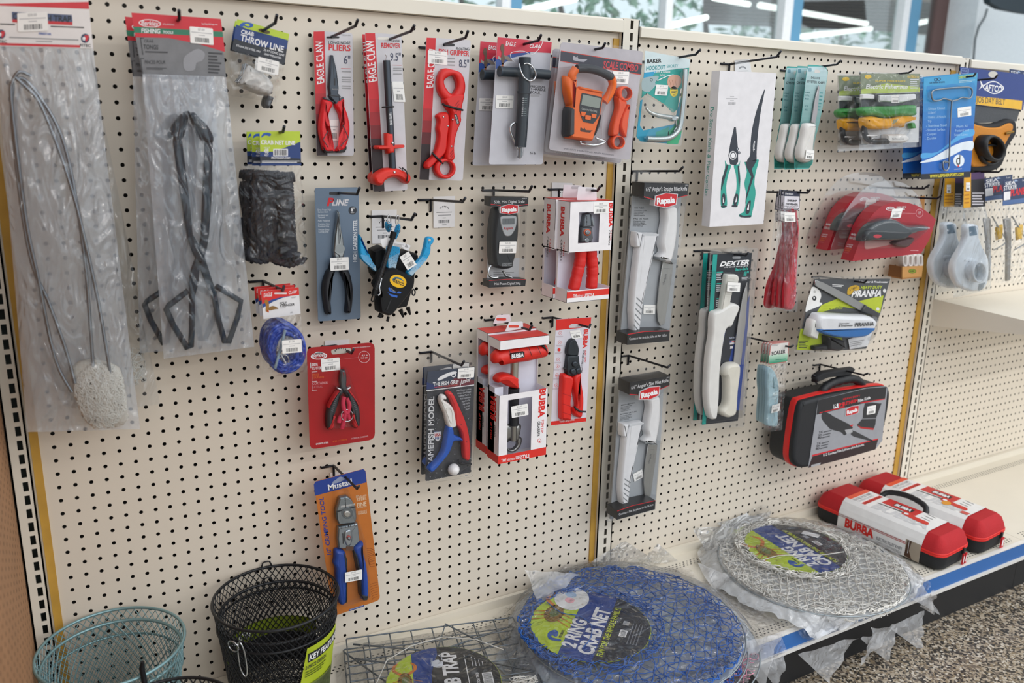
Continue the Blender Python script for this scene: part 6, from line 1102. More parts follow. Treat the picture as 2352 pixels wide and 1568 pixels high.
for k, s in enumerate(('- Unique Closed', '  U-Bend', '- Useful U Notch', '  Tip', '- Stainless Steel', '- Smooth Surface', '- Compact', '- Durable')): y = 566+k*39; c.t(s.strip(), (1464+(14 if s[0] == ' ' else 0)-k*1.5, y), (1464+(14 if s[0] == ' ' else 0)+len(s.strip())*11-k*1.5, y-8), (1464+(14 if s[0] == ' ' else 0)-k*1.5, y-22), H3, m('a9cff0', .4), 0)
for k, s in enumerate(('Meets All', 'Federal and', 'State Laws')): c.t(s, (1736-k*10, 728+k*38), (1836+(k == 1)*14, 722+k*38), (1736-k*10, 706+k*38), H3, m('a9cff0', .4), 0)
c.ink(el(1758, 1028, 50, 55), H3, m('e4ecf4', .35)); c.ring(sm([(1738, 1010), (1768, 1005), (1768, 1060), (1738, 1060)], 2), sm([(1745, 1018), (1762, 1014), (1762, 1052), (1745, 1052)], 2), H3, .001, INK, n=16); c.ink([(1764, 975), (1772, 975), (1770, 1060), (1762, 1060)], .0009, INK); c.ink([(1745, 1075), (1752, 1066), (1760, 1075), (1752, 1092)], .001, RED); c.t('DEHOOKER', (1716, 1112), (1786, 1106), (1716, 1104), H3, WHT, 0)
p = i.part('wire_tool', 'bright bent wire'); p.wire(sm([(1690, 480, .008), (1620, 462, .008), (1580, 478, .008), (1525, 478, .008), (1508, 430, .008), (1522, 390, .008), (1600, 374, .008), (1760, 360, .008), (1860, 362, .008), (1880, 410, .008), (1858, 460, .008), (1790, 452, .008), (1740, 475, .008), (1695, 482, .008)], 4, False), .0022, STEEL2, 8); p.wire(sm([(1693, 482, .008), (1680, 700, .008), (1668, 1030, .008), (1664, 1090, .008), (1645, 1118, .008), (1620, 1108, .008), (1612, 1070, .008), (1620, 1035, .008), (1650, 1040, .008)], 4, False), .0022, STEEL2, 8); p.wire([(1625, 1045, .008), (1676, 1042, .008)], .0016, STEEL2, 6)
sticker(i, (1746, 548), (1870, 530), (1748, 634), .001); i.done()
dup(i, 'rear blue dehooker card, its lower left corner showing', (1760+1414/3.973, 110+1200/3.973), (1760+1245/3.973, 110+1194/3.973), .085)
# ---------------------------------------------------------------- shrimp tools (four)
i = It('shrimp_deveiner', 'front bagged pink shrimp deveiner with a white price sticker', 'shrimp tool', KK, (450, 1545), .12, 'bagged pink shrimp tools')
c = i.part('header_card'); c.card([(395, 178), (578, 190), (572, 402), (388, 398)], -.0008, 0, m('e2dfe6', .4)); c.ink([(395, 178), (578, 190), (576, 250), (393, 245)], H1, m('2d3048', .4)); c.ring([(396, 182), (575, 192), (570, 398), (392, 395)], [(402, 200), (570, 206), (566, 390), (398, 388)], H1, H2, INK, n=24); c.t('SHRIMP', (434, 306), (542, 310), (434, 284), H3, INK, .05); c.t('DEVEINER', (418, 346), (554, 352), (418, 324), H3, INK, .05); c.t('Clean and Devein', (404, 362), (558, 366), (404, 354), H3, INK, .03); c.t('In One Motion', (430, 378), (542, 382), (430, 370), H3, INK, .03); c.t('Danielson', (410, 226), (500, 232), (410, 206), H3, WHT, .02, .2)
pk_ = m('dc2238', .35); p = i.part('deveiner', 'pink plastic curved blade and grip'); p.pil(sm([(520, 405), (535, 430), (560, 560), (568, 700), (560, 900), (545, 1150), (542, 1380), (515, 1500), (480, 1530), (430, 1520), (412, 1460), (425, 1250), (480, 1080), (505, 930), (530, 760), (545, 620)], 3), .002, .014, .005, pk_)
for k in range(9): p.card([(520-k*1, 960+k*56), (536-k*1, 950+k*56), (534-k, 985+k*56), (520-k, 990+k*56)], .012, .0155, m('f07a8a', .35))
p = i.part('bag'); p.sh([(392, 398), (572, 402), (545, 1548), (395, 1540)], 14, 40, .018, .004, HAZE2, 61, .006, (60, 22))
sticker(i, (400, 430), (522, 432), (404, 535), .021); i.done()
for k, (la, x, y, d) in enumerate((('second bagged pink shrimp deveiner from the front', 360, 172, .096), ('third bagged pink shrimp deveiner from the front', 342, 168, .072), ('rearmost bagged pink shrimp deveiner, its grip hanging furthest left', 318, 185, .048))):
    dup_rot(i, la, (395, 178), (1720+x/4.9, 400+y/4.9), d, -(.035, .075, .15)[k])
# ---------------------------------------------------------------- curved red electric knife packs (two)
i = It('electric_fillet_knife', 'front curved red pack with a black electric fillet knife on its face', 'electric knife', KK, (1560, 960), .145, 'curved red electric knife packs')
FACE = [(1165, 978), (1300, 602), (1350, 510), (1410, 432), (1500, 360), (1600, 318), (1700, 310), (1800, 322), (1900, 356), (1990, 410), (2060, 465), (2106, 512), (2030, 740), (1940, 890), (1560, 936)]
b = i.part('carton', 'red curved carton'); rc = m('a31a29', .3); b.card(FACE, -.037, 0, rc); P0, P1, P2 = i.P(1165, 978), i.P(1300, 602), i.P(1410, 432)
def wallp(a, s, P0=P0, P1=P1): return (P1[0]+(P0[0]-P1[0])*a-.0005*abs(P0[1]-P1[1])/math.dist(P0, P1), P1[1]+(P0[1]-P1[1])*a+.0005*(P0[0]-P1[0])/math.dist(P0, P1)*0, -.037*s)
def wtext(s, a0, hgt, s0, s1, mt, bold=.03):
    V, F = text_mesh(s, bold, 0); X0 = min(v[0] for v in V); X1 = max(v[0] for v in V); b.add([wallp(a0-hgt*v[1]/.73, s0+(s1-s0)*(v[0]-X0)/(X1-X0)) for v in V], F, mt)
wtext('Berkley', .26, .07, .85, .45, WHT, .04); wtext('FISHIN GEAR', .38, .08, .9, .35, m('cfc8c8', .4), .06)
for k, (s, mt, w) in enumerate((('110V ELECTRIC', WHT, .5), ('FILLET KNIFE', WHT, .45), ('COUTEAU FILET', m('d87a3a', .4), .5), ('ELECTRIQUE', m('d87a3a', .4), .4), ('CUCHILLO', m('c86a6a', .4), .4))): wtext(s, .56+k*.06, .035, .9, .9-w, mt, .02)
p = i.part('knife_body', 'black and chrome knife body'); p.pil(sm([(1310, 760), (1355, 640), (1440, 560), (1560, 510), (1680, 512), (1770, 560), (1860, 590), (2020, 580), (2030, 620), (1960, 650), (1820, 700), (1740, 742), (1560, 745), (1440, 750)], 3), .0, .03, .01, m('3c4347', .2, .2, coat=.5)); p.pil(sm([(1345, 640), (1440, 625), (1700, 640), (1840, 650), (1820, 690), (1740, 742), (1440, 748), (1330, 745)], 3), .02, .034, .006, m('2a3034', .25)); p.ink(el(1448, 698, 46, 20), .0342, m('c23a48', .4)); p.pil(sm([(1640, 780), (1720, 740), (1860, 715), (1870, 740), (1800, 825), (1720, 820)], 3), .0, .016, .005, m('4a2a2c', .4))
p.ink(sm([(1305, 760), (1345, 745), (1500, 752), (1740, 748), (1600, 790), (1400, 830), (1312, 840)], 3), H2, m('b98a86', .4))
b.ring(el(1592, 388, 48, 22, a=-3), el(1592, 388, 41, 16, a=-3), H1, H2, WHT); b.t('Berkley', (1560, 396), (1624, 392), (1560, 374), H3, WHT, .02, .2); b.t('FISHIN', (1664, 384), (1770, 376), (1664, 364), H2, m('cfc8c8', .4), .06); b.t('GEAR', (1664, 410), (1760, 402), (1664, 388), H2, m('cfc8c8', .4), .06); b.ring(el(1920, 438, 42, 48, 24), el(1920, 438, 38, 44, 24), H1, H2, m('e0a0a8', .4), n=24); b.t('110', (1904, 434), (1936, 434), (1904, 418), H2, WHT, .02); b.t('VOLT', (1902, 452), (1938, 452), (1902, 440), H2, WHT, 0); b.ink([(1730, 436), (1876, 440), (1876, 443), (1730, 439)], H1, m('e0a0a8', .4)); b.ink([(1820, 854), (1910, 856), (1910, 862), (1820, 860)], H1, m('d8a0a6', .4))
p = i.part('clamshell'); p.card(sm([(1000, 620), (1060, 480), (1150, 330), (1280, 180), (1420, 100), (1600, 72), (1760, 105), (1860, 190), (1930, 290), (1930, 500), (1500, 800), (1100, 880), (920, 900)], 3), -.039, -.0375, CLEAR2); p.pil(sm([(1290, 840), (1320, 660), (1430, 545), (1570, 490), (1700, 495), (1800, 550), (2040, 570), (2040, 640), (1850, 800), (1700, 840)], 3), .0005, .037, .01, CLEAR)
sticker(i, (1616, 392), (1734, 382), (1590, 498), .001); i.done()
dup(i, 'rear curved red electric knife pack, standing left of the front one', (1720+1300/4.9, 400+602/4.9), (1720+1010/4.9, 400+490/4.9), .07)
# ---------------------------------------------------------------- small spool box on a hook
i = It('spool_box', 'small tan hanging box of white ring spools below the red packs', 'box', KK, (1780, 1160), .07)
tn = m('bb8448', .6); b = i.part('carton'); b.card([(1730, 1040), (1962, 1030), (1945, 1150), (1728, 1165)], 0, .003, m('c79455', .6)); b.card([(1620, 1036), (1740, 1044), (1735, 1160), (1622, 1160)], -.045, -.043, tn); b.box(i.P(1728, 1164)+(-.045,), i.P(1736, 1042)+(.0,), m('8a5a2c', .6)); b.box(i.P(1728, 1164)+(-.045,), i.P(1946, 1158)+(.0,), tn); b.card([(1690, 900), (1950, 895), (1940, 1060), (1700, 1060)], -.045, -.042, m('a87038', .6)); b.ink(el(1840, 1090, 44, 26), .0032, m('8a9a30', .5)); b.ring(el(1840, 1090, 44, 26), el(1840, 1090, 38, 20), .003, .0034, m('5c6a20', .5)); b.t('100', (1818, 1100), (1862, 1098), (1818, 1080), .0036, m('3c4a18', .5), .04); q = i.part('hang_tab'); q.card([(1930, 250), (1980, 240), (1975, 420), (1935, 420)], -.045, -.044, tn)
for k in range(4):
    x = 1740+k*58; p = i.part('ring_spool', 'white ring spool in orange trim'); p.ring(sm([(x, 905), (x+46, 905), (x+52, 960), (x+50, 1040), (x+8, 1042), (x-2, 980)], 3), sm([(x+14, 930), (x+34, 930), (x+38, 970), (x+36, 1020), (x+18, 1022), (x+12, 980)], 3), -.03, -.012, m('e8e4e0', .5), .003, 24); p.ink(sm([(x+14, 930), (x+34, 930), (x+38, 970), (x+36, 1020), (x+18, 1022), (x+12, 980)], 3), -.028, m('c07838', .6))
i.done()
# ---------------------------------------------------------------- lime and grey electric knife card
i = It('electric_knife_card', 'lime and dark grey card with a white and blue electric fillet knife', 'electric knife', KM, (600, 600), .12)
c = i.part('backing_card'); gd = m('474a4e', .4); c.card([(490, 68), (1062, 65), (985, 330), (880, 590), (720, 600), (358, 600)], -.0008, 0, gd, 6)
c.ink([(546, 262), (600, 240), (690, 205), (760, 232), (800, 238), (1012, 190), (985, 320), (960, 322), (900, 300), (790, 290), (680, 272), (600, 300), (500, 330)], H1, m('b4c234', .45)); c.ink([(388, 440), (560, 440), (700, 500), (700, 598), (358, 600)], H1, m('a9bc2f', .45))
c.t('Saltwater & Freshwater', (822, 94), (1046, 96), (822, 80), H2, WHT, .05, .25); c.t('HEAVY DUTY', (838, 142), (1000, 140), (842, 118), H2, m('c2d23a', .4), .05, .2); c.t('PIRANHA', (768, 202), (992, 196), (776, 152), H2, m('e8e8e8', .4), .08, .15); c.t('EVEN MORE TORQUE', (550, 278), (714, 270), (552, 262), H2, m('b4c234', .4), .05, .2); c.t('EVEN MORE SPEED', (552, 298), (704, 290), (554, 284), H2, m('b4c234', .4), .05, .2); fine(c, 626, 106, 712, 128, 2, H2, m('cfd0d0', .4), 6, .2)
c.ink(sm([(738, 165), (750, 130), (800, 112), (830, 125), (826, 150), (790, 160), (770, 180), (742, 185)], 2), H2, m('c8a02a', .4)); c.t('110V', (760, 156), (812, 136), (756, 142), H3, INK, .04)
c.ink(sm([(474, 128), (500, 130), (535, 160), (542, 200), (530, 240), (548, 245), (545, 262), (505, 280), (450, 302), (424, 312), (440, 230), (460, 170)], 2), H2, m('e6e6e4', .4)); c.ink(el(492, 212, 16, 18), H3, INK); c.ink(el(490, 208, 6, 7), H4, WHT); c.ink(el(494, 162, 10, 10), H3, m('b8b8b6', .4)); fine(c, 374, 530, 450, 590, 5, H2, INK, 0, .4); c.ink(el(1018, 155, 12, 14), H2, m('dcdcda', .4)); c.ink(el(968, 292, 12, 12), H2, m('dcdcda', .4))
p = i.part('blade', 'grey steel blade'); p.pil([(500, 74), (560, 92), (720, 175), (890, 268), (860, 318), (700, 230), (520, 128), (498, 110)], .004, .008, .001, m('a3a5a6', .3, .8)); p.pil([(880, 262), (978, 318), (970, 355), (850, 312)], .003, .014, .003, m('3a3c40', .4))
p = i.part('knife_body', 'white and blue knife body'); p.pil(sm([(540, 345), (600, 335), (800, 345), (930, 350), (975, 390), (960, 440), (920, 490), (860, 510), (700, 510), (560, 480), (520, 430)], 3), .003, .036, .011, m('e2e4e8', .35)); p.pil(sm([(545, 442), (700, 436), (950, 428), (920, 480), (860, 508), (700, 512), (560, 478)], 3), .02, .0375, .006, m('2c6fb4', .35)); p.t('PIRANHA', (796, 424), (938, 416), (798, 396), .0385, INK, .05, .1); p.t('Saltwater', (680, 408), (756, 404), (680, 396), .0385, INK, .04, .1); p.t('& Freshwater', (676, 426), (784, 420), (676, 412), .0385, INK, .04, .1)
p = i.part('end_plate', 'white end plate'); p.pil([(484, 380), (530, 362), (540, 440), (520, 525), (456, 495), (470, 440)], .003, .026, .004, m('d8d8d4', .4)); p.card([(500, 400), (516, 396), (510, 428), (498, 432)], .025, .0265, BLK); p = i.part('plug', 'black plug and lead'); p.pil(roundc([(600, 500), (730, 530), (735, 590), (690, 615), (610, 605)], 12), .002, .026, .006, m('1d1f23', .4)); p.pil(roundc([(500, 575), (610, 560), (615, 605), (500, 608)], 8), .002, .018, .004, m('26282c', .4))
p = i.part('insert', 'white paper leaflet'); p.card([(745, 520), (900, 470), (940, 440), (890, 570), (760, 595)], .004, .0044, m('dcdee2', .4)); fine(p, 760, 540, 870, 580, 3, .0046, GREY, -20)
p = i.part('clamshell'); p.card(roundc([(480, 50), (1075, 48), (990, 345), (880, 600), (700, 625), (340, 615)], 14), -.003, -.0015, CLEAR2); p.pil(sm([(470, 380), (540, 330), (940, 335), (990, 390), (930, 560), (700, 620), (480, 610), (450, 500)], 3), .0005, .04, .01, CLEAR); i.done()
# ---------------------------------------------------------------- fish scalers (four)
i = It('fish_scaler', 'front pale blue fish scaler with a white price sticker', 'fish scaler', KM, (200, 1200), .135, 'bagged pale blue fish scalers')
c = i.part('header_card'); c.card([(162, 550), (304, 536), (290, 690), (146, 710)], -.0008, 0, m('d9d6d2', .4)); c.ring([(162, 550), (304, 536), (290, 690), (146, 710)], [(167, 556), (298, 542), (285, 684), (152, 703)], 0, H1, m('b9706a', .4), n=24)
grad(c, (152, 640), (294, 624), (288, 684), (150, 703), 'bcd8c4', '14906c', H2, 8); c.t('SCALER', (170, 640), (274, 622), (172, 612), H3, INK, .03); fine(c, 170, 560, 230, 575, 2, H2, GREY, -6); fine(c, 200, 672, 280, 680, 1, H3, m('0a6a4c', .4), -8)
sb = m('a4c4cf', .35); p = i.part('scaler', 'pale blue plastic scaler'); p.pil(sm([(150, 735), (190, 750), (218, 810), (230, 880), (228, 960), (222, 1060), (218, 1170), (150, 1172), (135, 1150), (140, 1040), (146, 940), (140, 850)], 3), .002, .012, .004, sb); p.pil([(188, 800), (204, 880), (188, 890)], .010, .0135, .001, m('8fb2be', .35)); p.pil([(182, 920), (222, 910), (220, 940), (182, 948)], .010, .0135, .001, m('c2d8de', .35))
p = i.part('bag'); p.sh([(146, 710), (290, 690), (250, 1200), (130, 1215)], 14, 24, .016, .003, FILM, 71, .004, (60, 30))
sticker(i, (174, 1016), (236, 998), (168, 1074), .017); i.done()
for la, x, y, d in (('second pale blue fish scaler from the front', 143, 545, .113), ('third pale blue fish scaler from the front', 122, 540, .091), ('rearmost pale blue fish scaler at the left of its row', 100, 540, .069)):
    dup(i, la, (1720+162/3.2667, 620+550/3.2667), (1720+x/3.2667, 620+y/3.2667), d)
# ---------------------------------------------------------------- soft knife case hanging by its handle
i = It('knife_case', 'black and red soft knife case with a printed sleeve hanging by its handle', 'case', KM, (680, 1490), .125)
fr = sm([(398, 1000), (430, 982), (640, 930), (860, 895), (1030, 876), (1058, 900), (1062, 960), (1040, 1100), (1000, 1260), (970, 1320), (900, 1360), (660, 1425), (440, 1484), (370, 1478), (335, 1430), (336, 1340), (355, 1200), (378, 1060)], 3)
bk2 = m('1a1d21', .55, bump=.3, bscale=600); b = i.part('shell', 'black rounded shell'); pf = i.PP(fr, 0); b.pillow(pf, -.05, 0, .01, bk2, 4, .8)
q = ccw(pf); b.pillow([(x, y) for x, y in q][::1], -.085, -.05, 0.0001, bk2, 2, .9)
z = i.part('zip_band', 'red zip band'); big = inset(q, -.0025); z.pillow(big, -.034, -.016, .002, m('d8221f', .45), 2, .6)
s = i.part('sleeve', 'printed card sleeve'); SL = [(520, 976), (700, 930), (880, 884), (1030, 872), (1040, 890), (1000, 1280), (950, 1345), (700, 1418), (445, 1484)]; s.prism(i.PP(SL, .0012), .0004, .0012, m('9a9ca2', .35)); h = .0014
s.ink([(520, 976), (880, 888), (1034, 876), (1022, 968), (840, 1004), (530, 1080), (508, 1085)], h, m('26272b', .35)); s.ink([(478, 1398), (700, 1340), (970, 1270), (950, 1345), (700, 1418), (445, 1484)], h, m('2b1d20', .35)); s.ink([(476, 1386), (972, 1262), (970, 1270), (474, 1398)], h+.0001, RED); s.ink([(530, 1075), (720, 1030), (722, 1024), (532, 1068)], h+.0001, RED); s.ink([(836, 1000), (1022, 970), (1022, 964), (838, 992)], h+.0001, RED)
s.t('R12', (640, 1032), (706, 1018), (640, 1002), h+.0003, INK, .08); s.ink([(636, 1008), (714, 990), (714, 1022), (636, 1040)], h+.0001, WHT); s.ink([(674, 1000), (716, 990), (716, 1022), (674, 1032)], h+.0002, RED); s.t('HEAVY DUTY', (708, 976), (836, 948), (708, 962), h+.0003, RED, .04); s.t('LITHIUM', (718, 1014), (816, 988), (718, 990), h+.0003, RED, .08); s.t('Fillet Knife', (820, 992), (912, 966), (820, 970), h+.0003, WHT, .03)
rapala(s, [(728, 1046), (775, 1020), (830, 1014), (824, 1070), (776, 1088), (724, 1096)], h+.0012, h)
s.ink(sm([(560, 1062), (610, 1080), (640, 1100), (740, 1150), (780, 1180), (760, 1200), (720, 1240), (690, 1215), (620, 1196), (590, 1170), (545, 1110)], 3), h+.0001, m('2e3034', .35)); s.ink([(770, 1200), (800, 1210), (935, 1280), (920, 1285), (790, 1250), (765, 1235)], h+.0001, m('35373b', .35)); s.ink([(720, 1200), (770, 1190), (780, 1215), (735, 1230)], h+.0002, m('a8a9ac', .3)); s.ink([(755, 1165), (785, 1158), (775, 1175)], h+.0002, RED)
s.ink(sm([(870, 1000), (980, 1000), (992, 1010), (955, 1110), (938, 1190), (840, 1180), (812, 1160), (855, 1110)], 2), h+.0001, m('2e3034', .35)); s.ink([(814, 1160), (840, 1176), (938, 1186), (934, 1200), (838, 1188)], h+.0002, m('b0282c', .35)); s.ink([(850, 1112), (960, 1108), (958, 1116), (850, 1120)], h+.0002, m('77797e', .35))
for k, (sx, y) in enumerate((('3X', 1226), ('2X', 1248), ('80', 1268), ('3X', 1310), ('2X', 1330), ('80', 1350))): s.t(sx, (526-k*5, y), (556-k*5, y-7), (526-k*5, y-15), h+.0001, INK, .05); s.ink([(560-k*5, y-14), (620-k*6, y-28), (620-k*6, y-20), (560-k*5, y-6)], h+.0001, m('55575c', .4))
s.t('R12 Couteau Filet Lithium-ultra-Robuste', (560, 1398), (864, 1316), (558, 1380), h+.0002, WHT, .02); s.ink([(470, 1462), (540, 1444), (534, 1462), (466, 1478)], h+.0001, m('a9a9ac', .4))
g = i.part('handle', 'black ribbed carry handle'); L = sm([(545, 945, -.035), (560, 890, -.035), (620, 850, -.035), (700, 825, -.035), (780, 815, -.035), (830, 840, -.035), (850, 880, -.035)], 5, False); g.wire(L, [.013 if k % 3 else .0115 for k in range(len(L))], m('1b1d20', .5), 12)
g = i.part('strap', 'black folded fabric strap'); g.pil([(515, 800), (560, 770), (800, 736), (806, 750), (770, 790), (720, 800), (600, 812), (512, 850)], -.05, -.03, .004, m('1f2124', .7)); g.wire([(480, 790, -.04), (520, 800, -.04)], .003, STEEL, 6); g.wire([(512, 800, -.04), (504, 850, -.04)], .003, STEEL, 6)
g = i.part('paper_tag', 'cream paper tail'); g.card([(360, 950), (440, 915), (540, 890), (600, 880), (600, 930), (480, 945)], -.06, -.0595, m('d8cfbc', .6)); sticker(i, (890, 1024), (955, 1012), (884, 1086), h+.0006); i.done()
# ================================================================ LONG SHEATHED KNIVES (two)
i = It('sheathed_fillet_knife', 'front long white sheathed fillet knife on a black and teal card', 'knife', KL, (660, 1010), .115, 'carded sheathed fillet knives')
c = i.part('backing_card'); c.card([(612, 82), (825, 72), (748, 988), (552, 1010)], -.0008, 0, m('22272f', .4), 3); c.ink([(612, 82), (636, 81), (573, 1007), (552, 1009)], H1, m('1f9c92', .4)); c.ink([(812, 300), (804, 460), (754, 930), (690, 940), (690, 700), (740, 500)], H1, m('22408c', .4)); c.ink([(625, 400), (700, 400), (640, 700), (610, 700)], H1, m('22408c', .4))
c.t('DEXTER', (648, 146), (808, 134), (653, 121), H2, WHT, .08, .2); c.t('THE EDGE SINCE 1818', (670, 155), (802, 146), (671, 149), H2, WHT, .03); c.t('Sani-Safe', (732, 170), (804, 164), (734, 156), H2, m('2fb8a8', .4), .04); c.t('8"', (778, 200), (806, 198), (780, 174), H2, m('2fb8a8', .4), .05)
for y in (176, 238, 320): c.ink([(632, y), (666, y-2), (666, y+3), (632, y+5)], H2, m('2fb8a8', .4)); fine(c, 630, y+10, 662, y+50, 4, H2, m('c9ccd0', .4), -2, .3)
fine(c, 768, 206, 804, 226, 3, H2, m('c9ccd0', .4), -2); c.ink(rr(718, 92, 762, 104, 5), H2, m('8f9297', .4)); c.t('TRADITIONAL', (600, 610), (606, 470), (594, 610), H2, m('d6e6e6', .4), 0)
c.t('Dexter Russell', (700, 542), (738, 536), (701, 532), H2, m('c9cfe4', .4), .02); c.ink([(704, 552), (732, 549), (730, 570), (703, 573)], H2, m('d6d2d6', .4)); c.ink([(704, 552), (714, 551), (713, 562), (704, 563)], H3, m('3c4c8c', .4)); c.ink([(714, 556), (731, 554), (731, 558), (714, 560)], H3, RED); c.ink([(706, 582), (722, 580), (720, 594), (705, 596)], H2, m('d6d2d6', .4))
ws = m('e8e7e3', .4)
p = i.part('sheath_strap', 'ribbed white belt loop'); p.pil(roundc([(690, 190), (752, 192), (760, 215), (748, 250), (730, 250), (702, 384), (656, 388), (668, 320)], 8), .002, .016, .004, m('dcdad2', .5))
for k in range(8): p.line((693-k*1.5, 214+k*14), (730-k*3, 216+k*14), .0007, .0164, m('b4b2aa', .5))
p = i.part('sheath', 'white plastic sheath'); p.pil(sm([(622, 400), (660, 385), (715, 352), (745, 352), (764, 372), (735, 440), (718, 478), (690, 492), (672, 580), (655, 720), (650, 860), (640, 965), (622, 985), (600, 972), (584, 900), (582, 800), (592, 640), (610, 520), (612, 450)], 3), .002, .02, .006, ws)
p = i.part('blade', 'steel blade'); p.pil([(800, 232), (801, 300), (790, 460), (764, 684), (724, 684), (736, 560), (752, 440), (775, 310)], .004, .006, .001, m('b3b3b3', .3, .75))
p = i.part('handle', 'white moulded knife handle'); p.pil(sm([(684, 715), (700, 688), (730, 678), (766, 684), (768, 740), (756, 830), (748, 940), (728, 968), (700, 976), (670, 960), (668, 935), (690, 900), (694, 820), (692, 760), (682, 745)], 3), .002, .024, .008, m('e0dccf', .45))
p = i.part('clamshell'); p.card(roundc([(598, 58), (860, 44), (782, 1020), (538, 1030)], 10), -.003, -.0015, CLEAR2); p.pil(roundc([(640, 180), (830, 180), (780, 980), (580, 1010), (568, 860), (590, 420)], 14), .0005, .026, .006, CLEAR)
for k in range(9): y = 120+k*98; p.pil([(836-k*7.5, y), (852-k*7.5, y), (849-k*7.5, y+56), (832-k*7.5, y+56)], -.0015, .008, .002, CLEAR)
sticker(i, (692, 232), (762, 236), (688, 282), .0265); i.done()
dup(i, 'rear long white sheathed fillet knife, its teal card edge at the left', (1380+612/2.375, 550+82/2.375), (1380+560/2.375, 550+75/2.375), .075)
# ================================================================ FAR BAY
i = It('fighting_belt', 'gold and black mesh fighting belt with a rod cup under a navy card', 'fishing belt', KQ, (600, 660), .075)
c = i.part('header_card'); nvy = m('233c82', .4); c.card([(410, 58), (800, 104), (772, 306), (440, 268)], -.001, 0, nvy, 6); c.ink([(424, 218), (768, 252), (764, 304), (438, 266)], H1, m('eab62a', .4)); c.t('ALIJOS DAY BELT', (468, 258), (668, 276), (470, 224), H2, m('3a3c48', .4), .0)
c.ring(sm([(540, 172), (575, 145), (610, 140), (640, 155), (664, 180), (640, 205), (605, 214), (570, 200)], 4), sm([(546, 173), (578, 151), (610, 146), (637, 159), (657, 180), (636, 200), (605, 208), (573, 196)], 4), H1, H2, WHT); c.t('AFTCO', (552, 192), (650, 204), (556, 156), H3, WHT, .06); c.ink([(540, 172), (518, 190), (532, 168), (524, 128), (545, 165)], H2, WHT); c.ring(rr(416, 68, 460, 96, 3), rr(419, 71, 457, 93, 3), H1, H2, m('9fb4e0', .4), n=24); c.t('HOUSE', (422, 84), (454, 87), (422, 75), H2, m('9fb4e0', .4), .02); c.ink(sm([(574, 96), (590, 84), (615, 86), (626, 104), (600, 120), (578, 112)], 3), H2, m('c9c6bd', .5))
p = i.part('mesh_pouch', 'dark grey mesh'); p.card([(470, 270), (755, 300), (735, 370), (480, 380)], -.012, -.004, m('53565a', .7, bump=.8, bscale=900, var=.3, scale=900))
p = i.part('padding', 'black rounded pad edge'); p.pil(sm([(470, 385), (500, 372), (560, 385), (630, 380), (690, 356), (730, 362), (740, 400), (735, 450), (690, 520), (670, 590), (640, 640), (580, 662), (500, 664), (470, 640)], 3), -.01, .012, .008, m('18181b', .7))
p = i.part('front_panel', 'gold mesh panel'); p.pil(sm([(470, 395), (520, 392), (580, 404), (640, 402), (690, 380), (716, 385), (716, 420), (690, 470), (650, 540), (590, 610), (540, 630), (470, 610)], 3), .004, .016, .005, m('d98a1c', .5, bump=.9, bscale=700, var=.2, scale=700)); p.wire([(670, 440, .018), (715, 430, .02)], .004, m('8a6a2a', .3, .9), 8); p.pil(el(546, 522, 14, 16), .014, .02, .003, m('8a7a5a', .3, .9))
p = i.part('rod_cup', 'black rubber rod cup'); p.ring(el(618, 524, 58, 80, a=-22), el(622, 524, 42, 62, a=-22), .0, .05, m('17181b', .5), .006); p.card(el(604, 528, 56, 76, a=-22), .0, .012, m('0e0f11', .6)); p.ring(el(600, 560, 62, 60), el(600, 560, 50, 50), .0, .03, m('17181b', .5), .004); i.done()
def yellow_card(la, L, d, wide):
    i = It('lure_card', la, 'card', KQ, (L[3][0]/2+L[2][0]/2, L[2][1]), d, 'black and yellow cards on the far bay'); c = i.part('backing_card'); c.card(L, -.0008, 0, m('1f1d22', .4)); a, b, c_, e = L
    mid = lambda p, q, t: (p[0]+(q[0]-p[0])*t, p[1]+(q[1]-p[1])*t)
    c.ink([a, mid(a, b, wide), mid(e, c_, wide), e], H1, m('e3a61c', .4)); c.ink([mid(a, b, wide), b, mid(b, c_, .2), mid(mid(a, b, wide), mid(e, c_, wide), .2)], H1, m('4a2c5c', .4))
    for k in range(4): c.ink([mid(mid(a, e, .5+k*.11), mid(b, c_, .5+k*.11), t) for t in (.04, wide-.08)]+[mid(mid(a, e, .54+k*.11), mid(b, c_, .54+k*.11), t) for t in (wide-.08, .04)], H2, m('b4700e', .4))
    fine(c, mid(e, c_, wide+.06)[0], a[1]+(e[1]-a[1])*.55, mid(e, c_, .96)[0], e[1]-10, 5, H2, m('c9c6cc', .4)); q = mid(a, e, .3); sticker(i, (q[0]+12, q[1]-8), (q[0]+36, q[1]-8), (q[0]+12, q[1]+40), .0008); i.done()
yellow_card('front black and yellow card left of the red lettered planers', [(435, 668), (550, 658), (556, 856), (430, 866)], .1, .34); yellow_card('rear black and yellow card beside the slotted upright', [(325, 690), (432, 690), (426, 858), (318, 860)], .05, .55)
i = It('rod_holder_bag', 'front bagged white rod holder with a round opening, on the far bay', 'rod holder', KQ, (480, 1360), .12, 'bagged white rod holders')
wp = m('dfe3e6', .4); p = i.part('holder_plate', 'white moulded plate'); p.pil(sm([(455, 966), (518, 964), (524, 1030), (545, 1090), (575, 1150), (580, 1230), (560, 1320), (490, 1345), (410, 1310), (378, 1240), (385, 1170), (430, 1090), (452, 1030)], 3), .002, .02, .006, wp); p.ink([(462, 972), (500, 968), (510, 1020), (466, 1026)], .0205, m('4d6c80', .5)); p.pil([(440, 1170), (455, 1150), (490, 1150), (496, 1170)], .018, .024, .003, wp)
